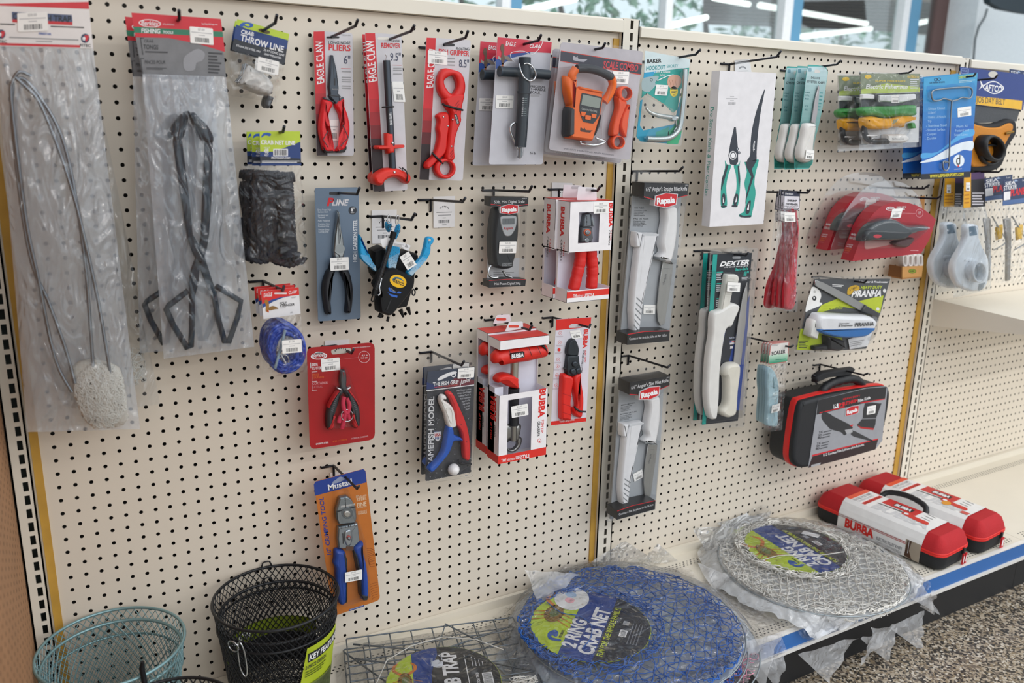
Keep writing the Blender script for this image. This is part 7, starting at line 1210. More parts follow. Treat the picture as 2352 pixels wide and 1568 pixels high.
p = i.part('holder_tube', 'white tube socket'); p.ring(el(524, 1232, 40, 62), el(526, 1232, 30, 50), .01, .045, wp, .004); p.card(el(520, 1234, 32, 52), .004, .021, m('aeb6ba', .5)); p.ink([(520, 1300), (556, 1290), (540, 1330), (515, 1342)], .021, m('8a9296', .5))
p = i.part('bag'); p.sh([(430, 866), (556, 856), (590, 1330), (370, 1380)], 18, 30, .03, .005, HAZE2, 81, .03, (40, 24)); i.done()
dup(i, 'rear bagged white rod holder nearer the slotted upright', (2040+455/2.4904, 130+966/2.4904), (2040+330/2.4904, 130+955/2.4904), .06)
def planer(la, H, d, body):
    i = It('planer_bag', la, 'fishing planer', KQ, ((H[2][0]+H[3][0])/2, 1290 if body else H[2][1]), d, 'bagged planers with navy headers'); c = i.part('header_card'); c.card(H, -.0008, 0, m('24365c', .4)); a, b, c_, e = H
    q = lambda s, t: (a[0]+(b[0]-a[0])*s+(e[0]-a[0])*t, a[1]+(b[1]-a[1])*s+(e[1]-a[1])*t)
    c.ink([q(0, .82), q(1, .82), q(1, 1), q(0, 1)], H1, m('4c6a9c', .4)); c.t('PLANER', q(.3, .66), q(1.02, .66), q(.3, .38), H2, RED, .09, .1); c.t('SEA', q(.08, .2), q(.5, .2), q(.08, .06), H2, WHT, .03); c.t('STRIKER', q(.02, .4), q(.56, .4), q(.02, .22), H2, WHT, .03); c.ink([q(.42, .1), q(.5, .02), q(.6, .1)], H2, m('9fb4d4', .4)); c.t('1oz', q(.78, .14), q(.92, .14), q(.78, .06), H2, WHT, 0); c.ink([q(.04, .46), q(.3, .46), q(.3, .8), q(.04, .8)], H2, WHT)
    if body:
        p = i.part('planer_wire', 'bent steel wire'); x = H[0][0]; p.wire(sm([(x+50, 915, .01), (x+100, 1000, .01), (x+130, 1060, .01), (x+60, 1105, .01)], 3, False), .0022, STEEL2, 6); p = i.part('planer_plate', 'grey metal plate'); p.pil([(x+10, 930), (x+45, 925), (x+48, 1040), (x+40, 1280), (x+22, 1285), (x+24, 1060)], .004, .012, .003, m('9c9a96', .35, .7)); p = i.part('keel', 'yellow plastic keel'); p.pil([(x+80, 980), (x+115, 960), (x+110, 1040), (x+84, 1050)], .004, .012, .003, YEL)
        p = i.part('bag'); p.sh([H[3], H[2], (H[2][0]+6, 1300), (H[3][0]+2, 1290)], 16, 30, .02, .005, FILM, 91, .01, (40, 30))
    i.done(); return i
planer('front bagged planer with a red lettered navy header at the photo edge', [(660, 710), (800, 688), (795, 836), (655, 852)], .14, True); planer('rear bagged planer between the yellow card and the front planer', [(545, 698), (712, 674), (705, 808), (552, 826)], .08, True)
planer('small navy header at the top edge right of the gold belt', [(695, 70), (800, 84), (800, 230), (690, 215)], .06, False)
# ================================================================ RED ZIP CASES ON THE SHELF (two)
def zip_case(label, ox, oy, yaw, front):
    U = Vector((math.cos(yaw), math.sin(yaw), 0)); V = Vector((-U.y, U.x, 0)); W, L, Hh = .152, .392, .092
    i = It('zip_case', label, 'case', F1, (0, 0), 0, 'red zip cases on the base shelf', frame=(Vector((ox, oy, ZD+.0004)), U, V))
    fp = lambda w, l, x=0, y=0, r=.03: rr(-w/2+x, -l/2+y, w/2+x, l/2+y, r, 6)
    b = i.part('base', 'black fabric lower half'); q = fp(W, L); bf = m('16181b', .7, bump=.4, bscale=700); n = len(q)
    R = [(.014, 0), (.004, .006), (.001, .02), (0, .042)]; Vv = []
    for r_, h in R: Vv += [(x, y, h) for x, y in inset(ccw(q), r_)]
    b.add(Vv, [(a*n+k, a*n+(k+1) % n, (a+1)*n+(k+1) % n, (a+1)*n+k) for a in range(3) for k in range(n)]+[tuple(range(n))[::-1]], bf, True)
    t = i.part('lid', 'red fabric lid'); rf = m('b3161f', .75, bump=.5, bscale=500); R = [(0, .052), (.004, .066), (.012, .082), (.026, Hh)]; Vv = []
    for r_, h in R: Vv += [(x, y, h) for x, y in inset(ccw(q), r_)]
    t.add(Vv, [(a*n+k, a*n+(k+1) % n, (a+1)*n+(k+1) % n, (a+1)*n+k) for a in range(3) for k in range(n)], rf, True); t.add(Vv[3*n:], [range(n)], rf)
    z = i.part('zip_band', 'bright red zip band'); Vv = [(x, y, h) for r_, h in ((0, .042), (-.0015, .044), (-.0015, .0465), (0, .0472), (-.0015, .048), (-.0015, .051), (0, .053)) for x, y in inset(ccw(q), r_)]; z.add(Vv, [(a*n+k, a*n+(k+1) % n, (a+1)*n+(k+1) % n, (a+1)*n+k) for a in range(6) for k in range(n)], m('dc221c', .5), True)
    # printed sleeve wrapped round the middle of the case
    s = i.part('sleeve', 'white and red printed sleeve'); y0, y1 = -.138, .112; prof = [(-W/2-.0015, .008), (-W/2-.0015, .054), (-W/2+.004, .068), (-W/2+.014, .086), (-W/2+.026, Hh+.002), (W/2-.026, Hh+.002), (W/2-.014, .086), (W/2-.004, .068), (W/2+.0015, .054), (W/2+.0015, .008)]
    for (xa, ha), (xb, hb) in zip(prof, prof[1:]): s.add([(xa, y0, ha), (xb, y0, hb), (xb, y1, hb), (xa, y1, ha)], [(0, 1, 2, 3)], m('e9e8e6', .4))
    hh = Hh+.0024; T = lambda tx, x0, y, x1, top, mt, bold=.05, sh=0: s.text(tx, (x0, y), (x1, y), (x0, top), hh, mt, bold, sh)
    def TL(tx, a, b_, c_, mt, bold=.05, sh=0, hz=None): s.text(tx, a, b_, c_, hz or hh, mt, bold, sh)
    rd = m('d6291f', .4)
    s.flat([(-.05, .096), (.05, .096), (.05, .112), (-.05, .112)], hh, m('e0481c', .4))
    TL('ELECTRIC FILLET KNIFE', (-.048, .082), (.035, .082), (-.048, .092), m('8f9094', .4), .02); TL('COUTEAU A FILET', (-.048, .070), (.03, .070), (-.048, .079), m('b9babd', .4), .02); s.flat([(-.048, .052), (.045, .052), (.045, .064), (-.048, .064)], hh, rd); TL('CASE 110V // 4 BLADES', (-.044, .054), (.04, .054), (-.044, .061), WHT, .03)
    TL('BUBBA', (-.046, .035), (-.046, -.13), (-.010, .035), m('c9cacc', .4), .1, 0, hh+.0001)
    s.flat([(.006, .034), (.05, .034), (.05, -.068), (.006, -.068)], hh+.0002, m('c41f22', .4)); s.flat([(.016, .006), (.038, .006), (.038, -.05), (.016, -.05)], hh+.0004, BLK); TL('BUBBA', (.019, .003), (.019, -.046), (.035, .003), WHT, .09, 0, hh+.0006)
    s.flat([(-.008, .04), (-.004, .036), (.002, -.04), (-.004, -.042)], hh+.0006, m('4a4a4c', .4)); s.flat(sm([(-.012, -.038), (.008, -.036), (.008, -.056), (.0, -.075), (-.002, -.11), (-.022, -.115), (-.020, -.075), (-.016, -.055)], 3), hh+.0006, m('c9281f', .4)); s.flat(el(-.003, -.047, .006, .007, 10), hh+.0008, WHT)
    for k in range(4): s.flat([(.045-k*.016, -.082), (.047-k*.016, -.082), (.043-k*.016, -.108), (.041-k*.016, -.108)], hh+.0002, m('55565a', .4))
    if not front: s.flat(el(-.02, -.06, .016, .012, 16), hh+.0009, m('d8901c', .4)); s.flat([(-.048, -.112), (-.03, -.112), (-.03, -.134), (-.048, -.134)], hh+.0007, m('c9504a', .4))
    xs = -W/2-.002
    def side(tx, ya, yb, za, zb, mt, bold):
        Vt, F = text_mesh(tx, bold, 0); X0 = min(v[0] for v in Vt); X1 = max(v[0] for v in Vt); s.add([(xs, ya+(yb-ya)*(v[0]-X0)/(X1-X0), za+(zb-za)*v[1]/.73) for v in Vt], F, mt)
    side('BUBBA', .088, -.004, .019, .046, rd, .1); side('ELECTRIC FILLET KNIFE', -.012, -.088, .022, .031, m('77787c', .4), .03); side('COUTEAU A FILET ELECTRIQUE', -.012, -.088, .011, .018, m('9a9b9f', .4), .02)
    s.add([(xs, -.098, .008), (xs, -.138, .008), (xs, -.138, .06), (xs, -.095, .06)], [(0, 1, 2, 3)], m('a09484', .5)); s.add([(xs-.0002, -.096, .012), (xs-.0002, -.118, .008), (xs-.0002, -.108, .03), (xs-.0002, -.112, .06), (xs-.0002, -.1, .06)], [(0, 1, 2, 3, 4)], m('4a3020', .5)); s.add([(xs-.0004, -.1045, .022), (xs-.0004, -.1055, .022), (xs-.0004, -.1055, .058), (xs-.0004, -.1045, .058)], [(0, 1, 2, 3)], WHT)
    h = i.part('carry_handle', 'black ribbed carry handle')
    if front: P = sm([(W/2-.02, .07, Hh-.01), (W/2+.0, .055, Hh+.008), (W/2+.008, .0, Hh+.016), (W/2+.002, -.055, Hh+.008), (W/2-.018, -.07, Hh-.01)], 6, False); h.tube(P, [.0085 if k % 2 else .0076 for k in range(len(P))], m('1a1b1e', .5), 10)
    k = i.part('zip_pull', 'red and black zip pull', z); zx = .03; k.box((zx-.004, -L/2-.006, .03), (zx+.004, -L/2-.001, .048), BLK)
    for dx in ((-.006, .006) if front else (0,)): w_ = .0035 if front else .007; k.box((zx+dx-w_, -L/2-.01, .004), (zx+dx+w_, -L/2-.006, .034), m('c9202a', .45)); k.box((zx+dx-w_*.5, -L/2-.0104, .01), (zx+dx+w_*.5, -L/2-.01, .028), WHT)
    return i.done()
ZC = zip_case('front red and black zip case whose white sleeve has red lettering on its side', 1.569, -.212, .10, True)
zip_case('rear red zip case with a gold dot on its sleeve, nearer the far bay', 1.752, -.206, .10, False)
# ================================================================ WIRE BASKETS
def basket(name, label, cx, cy, zr, R, z0, R0, mt, n, wr, group, rings=(), turns=.42, seed=0, bottom=True):
    root = bpy.data.objects.new(name, None); root.location = (cx, cy, z0); COL.objects.link(root); tag(root, label, 'trap', group)
    b = MB(); H = zr-z0
    for s in (1, -1):
        for k in range(n):
            P = []
            for q in range(21):
                t = q/20; a = 2*math.pi*k/n+s*turns*t*math.pi/2; r = R0+(R-R0)*t; P.append((r*math.cos(a), r*math.sin(a), H*t))
            b.tube(P, wr, mt, 4, cap=False)
    b.build('mesh_wall', root)
    q = MB(); q.tube([(x, y, H) for x, y in el(0, 0, R+.001, None, 60)], .0028, mt, 8, True); q.build('rim', root)
    for f in rings:
        q = MB(); rr_ = R0+(R-R0)*f+.001; q.tube([(x, y, H*f) for x, y in el(0, 0, rr_, None, 60)], .0022, mt, 6, True); q.build('hoop', root)
    q = MB(); q.tube([(x, y, 0) for x, y in el(0, 0, R0, None, 40)], .002, mt, 6, True)
    if bottom:
        for k in range(-4, 5):
            h = math.sqrt(max(0, R0**2-(k*R0/5)**2)); q.tube([(k*R0/5, -h, 0), (k*R0/5, h, 0)], wr, mt, 4); q.tube([(-h, k*R0/5, 0), (h, k*R0/5, 0)], wr, mt, 4)
    q.build('base_mesh', root); return root
bkm = m('191b1f', .4, .2); tlm = m('86a9ae', .35, .5)
cx, cy, zr, R, R0 = -.144, -.122, .402, .1155, .088
rb = basket('minnow_trap', 'outer black mesh basket trap with a lime label on its side', cx, cy, zr, R, ZD+.003, R0, bkm, 56, .0010, 'black mesh basket traps', (.8,), .95)
r2 = basket('minnow_trap', 'inner black mesh basket nested inside the lime labelled one', cx, cy, zr-.032, R-.008, ZD+.03, R0-.008, bkm, 54, .0010, 'black mesh basket traps', (), .95)
def cone(a, z, off=0.): t = (z-ZD)/(zr-ZD); r = R0+(R-R0)*t+off; return (r*math.cos(a), r*math.sin(a), z-ZD-.003)
def wrap(b, a0, a1, za, zb, off, mt, slant=0., n=16):
    V = []
    for k in range(n+1):
        f = k/n; V += [cone(a0+(a1-a0)*f+slant, za, off), cone(a0+(a1-a0)*f, zb, off)]
    b.add(V, [(2*k, 2*k+2, 2*k+3, 2*k+1) for k in range(n)], mt, True)
D2 = math.radians
b = MB(); lm = m('aebf2c', .45); wrap(b, D2(-76), D2(-22), .165, .345, .0025, lm, D2(-18))
def ctext(b, tx, a0, a1, z0_, z1_, off, mt, bold=.05, rise=0.):
    V, F = text_mesh(tx, bold, .15); X0 = min(v[0] for v in V); X1 = max(v[0] for v in V)
    b.add([cone(a0+(a1-a0)*(v[0]-X0)/(X1-X0), z0_+(z1_-z0_)*v[1]/.73+rise*(v[0]-X0)/(X1-X0), off) for v in V], F, mt)
wrap(b, D2(-75), D2(-27), .312, .332, .0028, m('23262a', .4)); ctext(b, 'KEY FEATURES', D2(-74), D2(-28), .3155, .3285, .0031, WHT, .06); ctext(b, '\u2022 2-PIECE DESIGN', D2(-80), D2(-50), .298, .306, .003, INK, .03); ctext(b, '\u2022 INCLUDES', D2(-84), D2(-62), .19, .198, .003, INK, .03)
for k in range(3): wrap(b, D2(-78), D2(-50-k*3), .291-k*.005, .293-k*.005, .003, m('5c6a20', .4))
wrap(b, D2(-72), D2(-34), .215, .262, .003, m('6f7a3a', .5)); wrap(b, D2(-68), D2(-36), .22, .258, .0033, m('4c5532', .5, var=.4, scale=150)); lb = b.build('label', rb, 'lime printed label')
b = MB(); wrap(b, D2(28), D2(165), .262, .296, -.004, m('7f9020', .5)); wrap(b, D2(20), D2(175), .2, .262, -.004, m('1b1c1f', .6)); ctext(b, 'MINNOW', D2(150), D2(110), .27, .288, -.0045, WHT, .06); b.build('inner_label', rb, 'lime and black inner face of the wrap')
b = MB(); a = D2(-138)
b.tube(sm([cone(a, .375, .006), cone(a-.02, .36, .008), cone(a-.02, .32, .009), cone(a+.05, .305, .009), cone(a+.1, .32, .009), cone(a+.1, .36, .009), cone(a+.05, .378, .008)], 4), .0016, CHROME, 6, True); b.tube([cone(a-.1+.1*math.cos(t), .366+.011*math.sin(t), .008) for t in [q*.5 for q in range(13)]], .0014, CHROME, 6); b.build('clip', rb, 'bright wire clip')
for r_, zz in ((rb, zr-ZD-.003), (r2, zr-.032-ZD-.03)):
    b = MB(); Rr = R if r_ == rb else R-.008; b.tube([(Rr*math.cos(D2(80+k*2.2)), Rr*math.sin(D2(80+k*2.2)), zz+(0, .012, .013, .013, .012, 0)[k]) for k in range(6)], .0016, bkm, 6); b.build('loop', r_)
tb = basket('minnow_trap', 'outer teal galvanized mesh basket trap in the corner', -.432, -.126, .388, .1185, ZD+.003, .088, tlm, 54, .0008, 'teal mesh basket traps', (.78,), .9); tb2 = basket('minnow_trap', 'inner teal galvanized basket nested in the corner one', -.432, -.126, .366, .1125, ZD+.03, .082, tlm, 54, .0007, 'teal mesh basket traps', (), .8)
fb = basket('minnow_trap', 'black mesh basket low at the photo foot, nearest the camera', -.372, -.352, .372, .106, ZD+.003, .082, bkm, 42, .0013, None, (), .8)
b = MB(); b.tube([(-.02, .104, .216), (-.022, .106, .25), (-.02, .104, .262)], [.0045, .0045, .003], bkm, 8); b.build('latch_pin', fb); b = MB(); b.tube([(.02, .1, .21), (.022, .098, .1)], .003, bkm, 6); b.build('seam_rod', fb)
# ================================================================ FLAT WIRE CRAB TRAP, NETS
def film_disc(cx, cy, R, h, seed, mt, reach=.07, nr=34, na=150, dome=.0, skirt=True):
    """crinkled film laid over a flat round net and drooping over the shelf edge"""
    b = MB(); V = []
    for i_ in range(nr+1):
        for j in range(na):
            a = 2*math.pi*j/na; e = reach*(.55+.9*abs(noise.noise(Vector((math.cos(a)*2.2, math.sin(a)*2.2, seed))))+.35*(abs((a*4/math.pi*.5) % 1-.5)))
            r = (R+e)*i_/nr; x, y = cx+r*math.cos(a), cy+r*math.sin(a)
            n1 = noise.noise(Vector((x*24, y*24, seed)))+.6*noise.noise(Vector((x*55, y*55, seed+3)))
            z = h+dome*max(0, 1-(r/R)**2)+.005*n1
            if r > R: f = min(1, (r-R)/.05); z = h*(1-f)+.006*f+.008*abs(n1)*(1+f)
            if y > -.012: z += (y+.012)*1.2; y = -.012-.002*n1
            if y < -.432 and r > R:
                ex = min(.035, -.432-y); y = -.432-.25*ex-.008*n1; z -= ex*.95
            V.append((x, y, ZD+max(z, .002) if y > -.431 else ZD+z))
    F = [(i_*na+j, (i_+1)*na+j, (i_+1)*na+(j+1) % na, i_*na+(j+1) % na) for i_ in range(nr) for j in range(na)]
    b.add(V, F, mt, True); return b
NETW = m('ece9e2', .7); NETB = m('2a64b8', .55)
def net_disc(b, cx, cy, R, h, pitch, mt, r, jit, ang, seed, dome=0., hole=None):
    for s in (1, -1):
        k = -R
        while k < R:
            P = []; L = math.sqrt(max(0, R*R-k*k)); n = max(3, int(2*L/.011))
            for q in range(n+1):
                u = -L+2*L*q/n; A = ang+s*.5; x = u*math.cos(A)-k*math.sin(A); y = u*math.sin(A)+k*math.cos(A)
                x += jit*noise.noise(Vector((x*16, y*16, seed)))+.3*jit*noise.noise(Vector((x*60, y*60, seed+s))); y += jit*noise.noise(Vector((x*16+9, y*16, seed+2)))+.3*jit*noise.noise(Vector((x*60, y*60+4, seed+s)))
                rr0 = math.hypot(x, y)
                if rr0 > R: x *= R/rr0; y *= R/rr0
                if hole and math.hypot(cx+x-hole[0], cy+y-hole[1]) < hole[2]:
                    if len(P) > 2: b.tube(P, r, mt, 4)
                    P = []; continue
                P.append((cx+x, min(cy+y, -.006), ZD+h+dome*max(0, 1-(x*x+y*y)/R/R)+.003*noise.noise(Vector((x*40, y*40, seed*2)))+.0012*s))
            if len(P) > 2: b.tube(P, r, mt, 4)
            k += pitch*(.85+.3*random.Random(seed*100+int(k*1000)).random())
def curl(b, cx, cy, R0_, R1_, h, n, mt, r, seed, a0=0., a1=6.283, hole=None):
    q = random.Random(seed)
    for _ in range(n):
        a = q.uniform(a0, a1); rad = q.uniform(R0_, R1_); x, y = rad*math.cos(a), rad*math.sin(a); d = a+math.pi/2+q.uniform(-.5, .5); P = []
        for k in range(9):
            if hole and math.hypot(cx+x-hole[0], cy+y-hole[1]) < hole[2]: break
            P.append((cx+x, min(cy+y, -.006), ZD+h+q.uniform(-.003, .006))); d += q.uniform(-.8, .8); x += .011*math.cos(d); y += .011*math.sin(d)
            r_ = math.hypot(x, y)
            if r_ > R1_: x *= R1_/r_; y *= R1_/r_; d += 1.2
        if len(P) > 2: b.tube(P, r, mt, 4)
def label_disc(name, root, cx, cy, R, h, ang, draw):
    """round printed card lying on a net; draw(b, T) paints in units of R, x to the right of the lettering"""
    U = Vector((math.cos(ang), math.sin(ang), 0)); V = Vector((-U.y, U.x, 0)); b = MB()
    w = lambda x, y, z=0: (cx+(U.x*x+V.x*y)*R, cy+(U.y*x+V.y*y)*R, ZD+h+z)
    b.add([w(x, y, z) for z in (-.0006, 0) for x, y in el(0, 0, 1, None, 60)], [range(60, 120)]+[(k, (k+1) % 60, 60+(k+1) % 60, 60+k) for k in range(60)], LIME)
    class T:
        flat = staticmethod(lambda p, z, mt: b.add([w(x, y, z) for x, y in ccw(p)], [range(len(p))], mt if not isinstance(mt, str) else m(mt)))
        @staticmethod
        def text(tx, x0, y0, x1, hgt, z, mt, bold=.05, sh=0.):
            Vt, F = text_mesh(tx, bold, sh); X0 = min(v[0] for v in Vt); X1 = max(v[0] for v in Vt); b.add([w(x0+(x1-x0)*(v[0]-X0)/(X1-X0), y0+hgt*v[1]/.73, z) for v in Vt], F, mt)
    draw(T); return b.build(name, root, 'round printed card')
def chord(y0, y1, R=.995, n=14):
    a0, a1 = math.asin(max(-1, y0/R)), math.asin(min(1, y1/R)); ri = [(R*math.cos(a0+(a1-a0)*k/n), R*math.sin(a0+(a1-a0)*k/n)) for k in range(n+1)]
    return ri+[(-x, y) for x, y in ri[::-1]]
def crab(T, x, y, s, z, flip=1):
    cb_ = m('8a6a30', .6, var=.4, scale=300); cl = m('c9752a', .6, var=.3, scale=200)
    T.flat(sm([(x+s*a*flip, y+s*c) for a, c in ((-.28, .02), (-.15, .16), (.08, .18), (.26, .1), (.34, 0), (.22, -.12), (0, -.17), (-.2, -.12))], 3), z, cb_); T.flat(sm([(x+s*a*flip, y+s*c) for a, c in ((-.12, .02), (0, .09), (.16, .05), (.14, -.06), (0, -.09))], 3), z+.0001, m('6c7a4a', .6, var=.3, scale=300))
    for sg in (1, -1):
        T.flat(sm([(x+s*a*flip, y+s*c) for a, c in ((.22, .1*sg), (.42, .3*sg), (.62, .3*sg), (.74, .16*sg), (.66, .18*sg), (.58, .22*sg), (.44, .22*sg), (.3, .06*sg))], 2), z, cl)
        for k in range(3): T.flat([(x+s*a*flip, y+s*c) for a, c in ((-.16+k*.12, .12*sg), (-.3+k*.14, .34*sg), (-.36+k*.14, .46*sg), (-.32+k*.14, .34*sg), (-.2+k*.12, .12*sg))], z, cl)
def net_label(T, bubble):
    T.flat(chord(-.98, -.2), .0002, m('2a2f3a', .4)); T.flat([(x, y) for x, y in chord(-.25, .3)], .0003, m('22428c', .45))
    T.text('2 RING', -.72, .08, .1, .24, .0006, WHT, .08, .1); T.text('CRAB NET', -.8, -.22, .56, .26, .0006, WHT, .08, .1); T.text('FUN FOR THE WHOLE FAMILY!', -.78, -.38, .66, .1, .0006, m('c8d63a', .4), .05, .1)
    crab(T, .1, .66, .9, .0005, 1); T.text('PROMAR', -.52, .36, -.3, .05, .0006, INK, .03); T.flat(sm([(-.62, .36), (-.62, .54), (-.46, .6), (-.34, .52), (-.4, .44), (-.52, .44), (-.5, .52), (-.56, .5), (-.56, .36)], 3), .0005, m('2353a4', .4))
    T.flat(rr(-.14, -.62, .06, -.5, .01), .0005, WHT)
    for k in range(9): T.flat([(-.12+k*.019, -.6), (-.112+k*.019, -.6), (-.112+k*.019, -.52), (-.12+k*.019, -.52)], .0007, INK)
    for k in range(4): T.flat([(-.3, -.68-k*.05), (.3, -.68-k*.05), (.3, -.665-k*.05), (-.3, -.665-k*.05)], .0005, m('777b84', .5))
    T.flat(rr(.2, -.6, .32, -.5, .005), .0005, m('a9acb4', .5))
    if bubble: T.flat(el(.66, .5, .36, .3), .0008, m('e9e9ea', .4)); T.flat(sm([(.5, .5), (.56, .6), (.66, .58), (.66, .46), (.56, .44)], 3), .001, m('f0b4be', .4)); T.flat(sm([(.68, .56), (.78, .66), (.88, .58), (.82, .46), (.72, .46)], 3), .001, m('a9c4e4', .4))
def ring_net(label, cx, cy, R, h, col, group, seed, lab, ang_label, sticker_at=None, pitch=.026, jit=.012, film=FILM, curls=80, bubble=False, film_h=None, reach=.07, dome=0., wr=.0011, layers=1, under=None):
    t = bpy.data.objects.new('crab_net', None); t.location = (0, 0, 0); COL.objects.link(t); tag(t, label, 'crab net', group)
    b = MB(); b.tube([(cx+R*math.cos(k/48*2*math.pi), min(cy+R*math.sin(k/48*2*math.pi), -.008), ZD+h) for k in range(48)], .0017, m('9aa3a8', .4, .6), 6, True); b.build('hoop', t, 'grey wire hoop')
    b = MB(); hole = (lab[0], lab[1], lab[2]*.97) if lab else None
    net_disc(b, cx, cy, R*.97, h+.004, pitch, col, wr, jit, .3, seed, dome, hole); net_disc(b, cx, cy, R*.97, h+.001, pitch*1.15, col, wr, jit*1.3, 1.2, seed+5, dome, hole)
    if layers > 1:
        for q in range(3): net_disc(b, cx, cy, R*.96, h-.008-.006*q, pitch*1.1, col, wr, jit*1.2, .8+.5*q, seed+20+q, dome)
    curl(b, cx, cy, R*.78, R*.98, h+.004, curls, col, wr, seed, hole=hole)
    if lab: curl(b, lab[0], lab[1], lab[2]*.98, lab[2]*1.22, h+.012, curls, col, wr, seed+9, hole=hole)
    b.build('netting', t)
    if under: film_disc(cx, cy, R, under[0], seed+40, plastic(under[1], under[2], .03, .2, .8, 16, hcol=under[3], tlu=.12), .05).build('inner_bag', t, 'milky folded film under the twine')
    if lab: label_disc('label', t, lab[0], lab[1], lab[2], h+.012, ang_label, lambda T: net_label(T, bubble))
    if film: film_disc(cx, cy, R, film_h or h+.018, seed, film, reach, dome=dome).build('bag', t, 'clear crinkled film')
    return t
wn = ring_net('white twine crab net in clear film with a lime and navy round label', 1.202, -.256, .238, .03, NETW, 'packed ring crab nets', 3, (1.219, -.186, .1317), 1.51, pitch=.021, film=plastic('net_film_pale', .02, .05, .1, .9, 18), curls=170, wr=.0015, layers=2, under=(.026, 'stacked_white_film', .75, (.93, .95, .97)))
b = MB(); P = [(1.219-.1317*y, -.186+.1317*x, ZD+.046) for x, y in ((-.1, 1.02), (-.12, .6), (-.3, .2), (-.5, -.2), (-.62, -.7))]; b.tube(sm(P, 4, False), .0014, NETW, 5); b.build('tie_cord', wn, 'white twine over the label')
b = MB(); b.add([(1.219-.1317*y, -.186+.1317*x, ZD+.0445) for x, y in ((.12, -.88), (.42, -.72), (.36, -.56), (.06, -.72))], [(0, 1, 2, 3)], WHT); b.build('price_sticker', wn)
bn = ring_net('upper blue net in clear film whose navy label reads 2 ring crab net', .592, -.285, .248, .056, NETB, 'packed ring crab nets', 7, (.499, -.26, .132), .727, pitch=.027, jit=.02, film=plastic('net_film_blue', .012, .05, .1, .9, 16), curls=130, bubble=True, dome=.01, wr=.0013, under=(.045, 'stacked_blue_film', .5, (.7, .8, .92)))
b = MB(); P = [(.499+.132*x, -.26+.132*y, ZD+.071) for x, y in ((-.3, .9), (-.25, .5), (-.05, .3), (.0, .0), (-.2, -.3), (-.5, -.5))]; b.tube(sm(P, 4, False), .0013, NETB, 5); b.build('tie_cord', bn, 'blue twine over the label')
L2 = onZ(1160+775/2.352, 1150+645/2.352, ZD+.03)
ring_net('lower blue crab net pressed under the upper blue one', .605, -.28, .25, .02, m('2458a8', .55), 'packed ring crab nets', 12, (L2.x, L2.y, .132), .727, pitch=.034, jit=.02, film=None, curls=160, bubble=True)
ring_net('pink crab net, a strip of it showing between the blue net and the rail', .64, -.29, .245, .006, m('e58aa4', .55), 'packed ring crab nets', 15, None, 0, pitch=.03, jit=.02, film=plastic('net_film_pink', .1, .04, .16, .9, 22, hcol=(.93, .86, .89)), curls=60, film_h=.012, reach=.1)
# ---- folded wire crab trap
i = It('crab_trap', 'flat folded grey wire crab trap in clear film with a round black and navy label', 'crab trap', F1, (0, 0), 0, frame=(Vector((.018, -.012, ZD+.003)), Vector((.966, -.258, 0)), Vector((.258, .966, 0))))
wm = m('6b747c', .4, .6); WX, WY = .388, .40
for lev, ex, nx, ny in ((.004, 0, 9, 9), (.034, .006, 8, 8)):
    g = i.part('wire_panel', 'grey wire grid')
    for k in range(nx+1): x = ex+(WX-2*ex)*k/nx; g.tube([(x, -.0-ex, lev), (x, -WY, lev)], .0016, wm, 5)
    for k in range(ny+1): y = -ex-(WY-ex)*k/ny; g.tube([(ex, y, lev+.002), (WX-ex, y, lev+.002)], .0016, wm, 5)
g = i.part('fold_wire', 'bent grey side wires')
for P in ([(.0, -.03, .02), (.1, -.2, .03), (.12, -.34, .03)], [(.02, -.02, .03), (.19, -.1, .04), (.37, -.03, .03), (.385, -.05, .03), (.3, -.28, .03)], [(.18, -.12, .03), (.225, -.004, .04), (.29, -.09, .04)], [(.38, -.06, .03), (.24, -.14, .045), (.388, -.2, .03)], [(.02, -.08, .036), (.3, -.22, .04), (.4, -.24, .03)]): g.tube([Vector(p) for p in P], .0021, wm, 6)
i.part('cord', 'white twine').tube([Vector((.2+.14*math.cos(t*.5)*1.05, -.2+.135*math.sin(t*.5)*1.05, .044+.003*math.sin(t*3))) for t in range(1, 9)], .0013, NETW, 5)
g = i.part('cord_knot', 'tangled white twine'); q = random.Random(5)
for k in range(10):
    P = [Vector((.345+q.uniform(-.03, .03), -.24+q.uniform(-.02, .02), .036+q.uniform(0, .008))) for _ in range(6)]; g.tube([Vector(v) for v in sm([tuple(p) for p in P], 3, False)], .001, NETW, 4)
g = i.part('bag', 'clear crinkled film'); g.sheet([(-.02, -.006), (WX+.03, .004), (WX+.03, -WY), (-.02, -WY)], 50, 44, lambda a, b_, u, v: .05*min(1, 8*min(a, 1-a))*min(1, 8*b_)+.006*noise.noise(Vector((u*26, v*26, 4)))+.003, plastic('trap_film', .012, .02, .1, .9, 22)); i.done()
cp = Vector((.146, -.258, 0)); cp.z = i.O.z
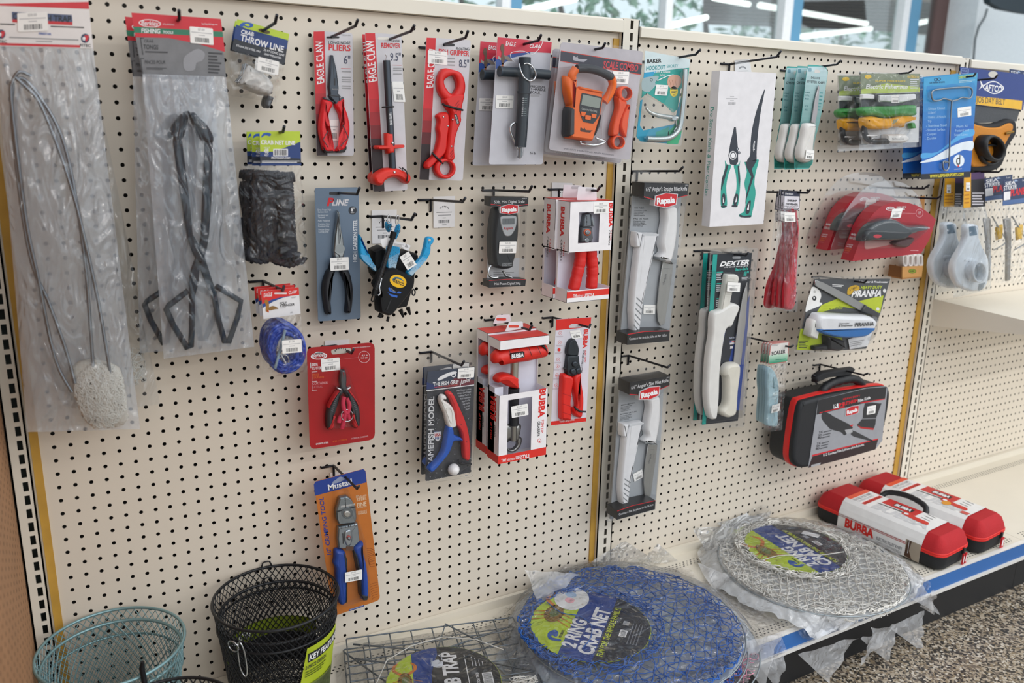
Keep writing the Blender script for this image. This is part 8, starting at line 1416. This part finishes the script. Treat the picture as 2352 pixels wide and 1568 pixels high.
def trap_label(T):
    T.flat(chord(-.99, .1), .0002, m('24262a', .45)); T.flat(chord(.05, .52), .0003, m('22428c', .45)); T.flat([(x, y-.02) for x, y in sm([(-.6, .1), (-.2, .22), (.3, .2), (.8, .06), (.8, -.02), (-.7, -.02)], 3)], .0004, m('24262a', .45))
    T.text('CRAB TRAP', -.62, -.28, .82, .28, .0006, WHT, .07, .1); crab(T, .1, .66, .7, .0006); T.flat(sm([(.42, -.02), (.42, .14), (.58, .16), (.62, .04), (.54, .02), (.66, -.02), (.74, .04), (.74, -.02)], 3), .0006, m('dfe4ee', .4)); T.text('PROMAR', .45, .14, .68, .05, .0007, m('c9d4ea', .4), .03); T.flat([(-.7, -.44), (.7, -.44), (.7, -.425), (-.7, -.425)], .0006, WHT)
    for k in range(4): T.flat([(.34, -.56-k*.06), (.62-k*.05, -.56-k*.06), (.62-k*.05, -.545-k*.06), (.34, -.545-k*.06)], .0006, m('c9ccd0', .4))
    T.text('MODEL TR-20', -.18, -.62, .16, .05, .0006, WHT, .03); T.flat(rr(-.2, -.86, .14, -.68, .01), .0006, WHT)
    for k in range(12): T.flat([(-.17+k*.024, -.84), (-.16+k*.024, -.84), (-.16+k*.024, -.7), (-.17+k*.024, -.7)], .0008, INK)
lo = label_disc('label', None, 0, 0, .1156, 0, 1.235, trap_label)
lo.parent = i.root; lo.matrix_local = i.root.matrix_world.inverted() @ Matrix.Translation(Vector((.146, -.258, .046)))
# ---- loose film corners hanging over the price rail
CF = plastic('corner_film', .34, .04, .18, .8, 18, tlu=.3)
def corner(pts, label, par, y=-.44):
    if len(pts) == 4: y = pts[3]; pts = pts[:3]
    P = [onY(*p, y) for p in pts]; b = MB(); c = sum(P, Vector())/len(P); n = 10; V = []; 
    A, B_, C_ = P
    idx = {}
    for a in range(n+1):
        for q in range(n+1-a):
            s, t = a/n, q/n; v = A*(1-s-t)+B_*s+C_*t; v.y -= .02*abs(noise.noise(v*40))+.015*s; idx[a, q] = len(V); V.append(tuple(v))
    F = []
    for a in range(n):
        for q in range(n-a):
            F.append((idx[a, q], idx[a+1, q], idx[a, q+1]))
            if q < n-a-1: F.append((idx[a+1, q], idx[a+1, q+1], idx[a, q+1]))
    b.add(V, F, CF, True); b.build('film_corner', par)
for pts, par in ((((1830, 1500), (1885, 1555), (1965, 1460)), wn), (((1970, 1462), (2025, 1512), (2060, 1440)), wn), (((2040, 1440), (2097, 1483), (2120, 1400)), wn), (((2085, 1370), (2146, 1405), (2110, 1330)), wn), (((1735, 1520), (1775, 1575), (1800, 1500)), bn), (((1203, 1306), (1228, 1378), (1330, 1316), -.11), bn), (((1340, 1300), (1425, 1234), (1520, 1296), -.02), bn), (((1470, 1290), (1500, 1240), (1560, 1290), -.03), bn), (((1588, 1212), (1700, 1200), (1640, 1300), -.06), wn), (((1640, 1200), (1760, 1168), (1740, 1230), -.02), wn), (((1600, 1290), (1650, 1400), (1700, 1330), -.2), wn), (((2000, 1440), (1960, 1520), (2060, 1430)), wn), (((2110, 1390), (2130, 1345), (2142, 1410)), wn), (((1670, 1480), (1740, 1570), (1790, 1450)), bn)): corner(pts, '', par)
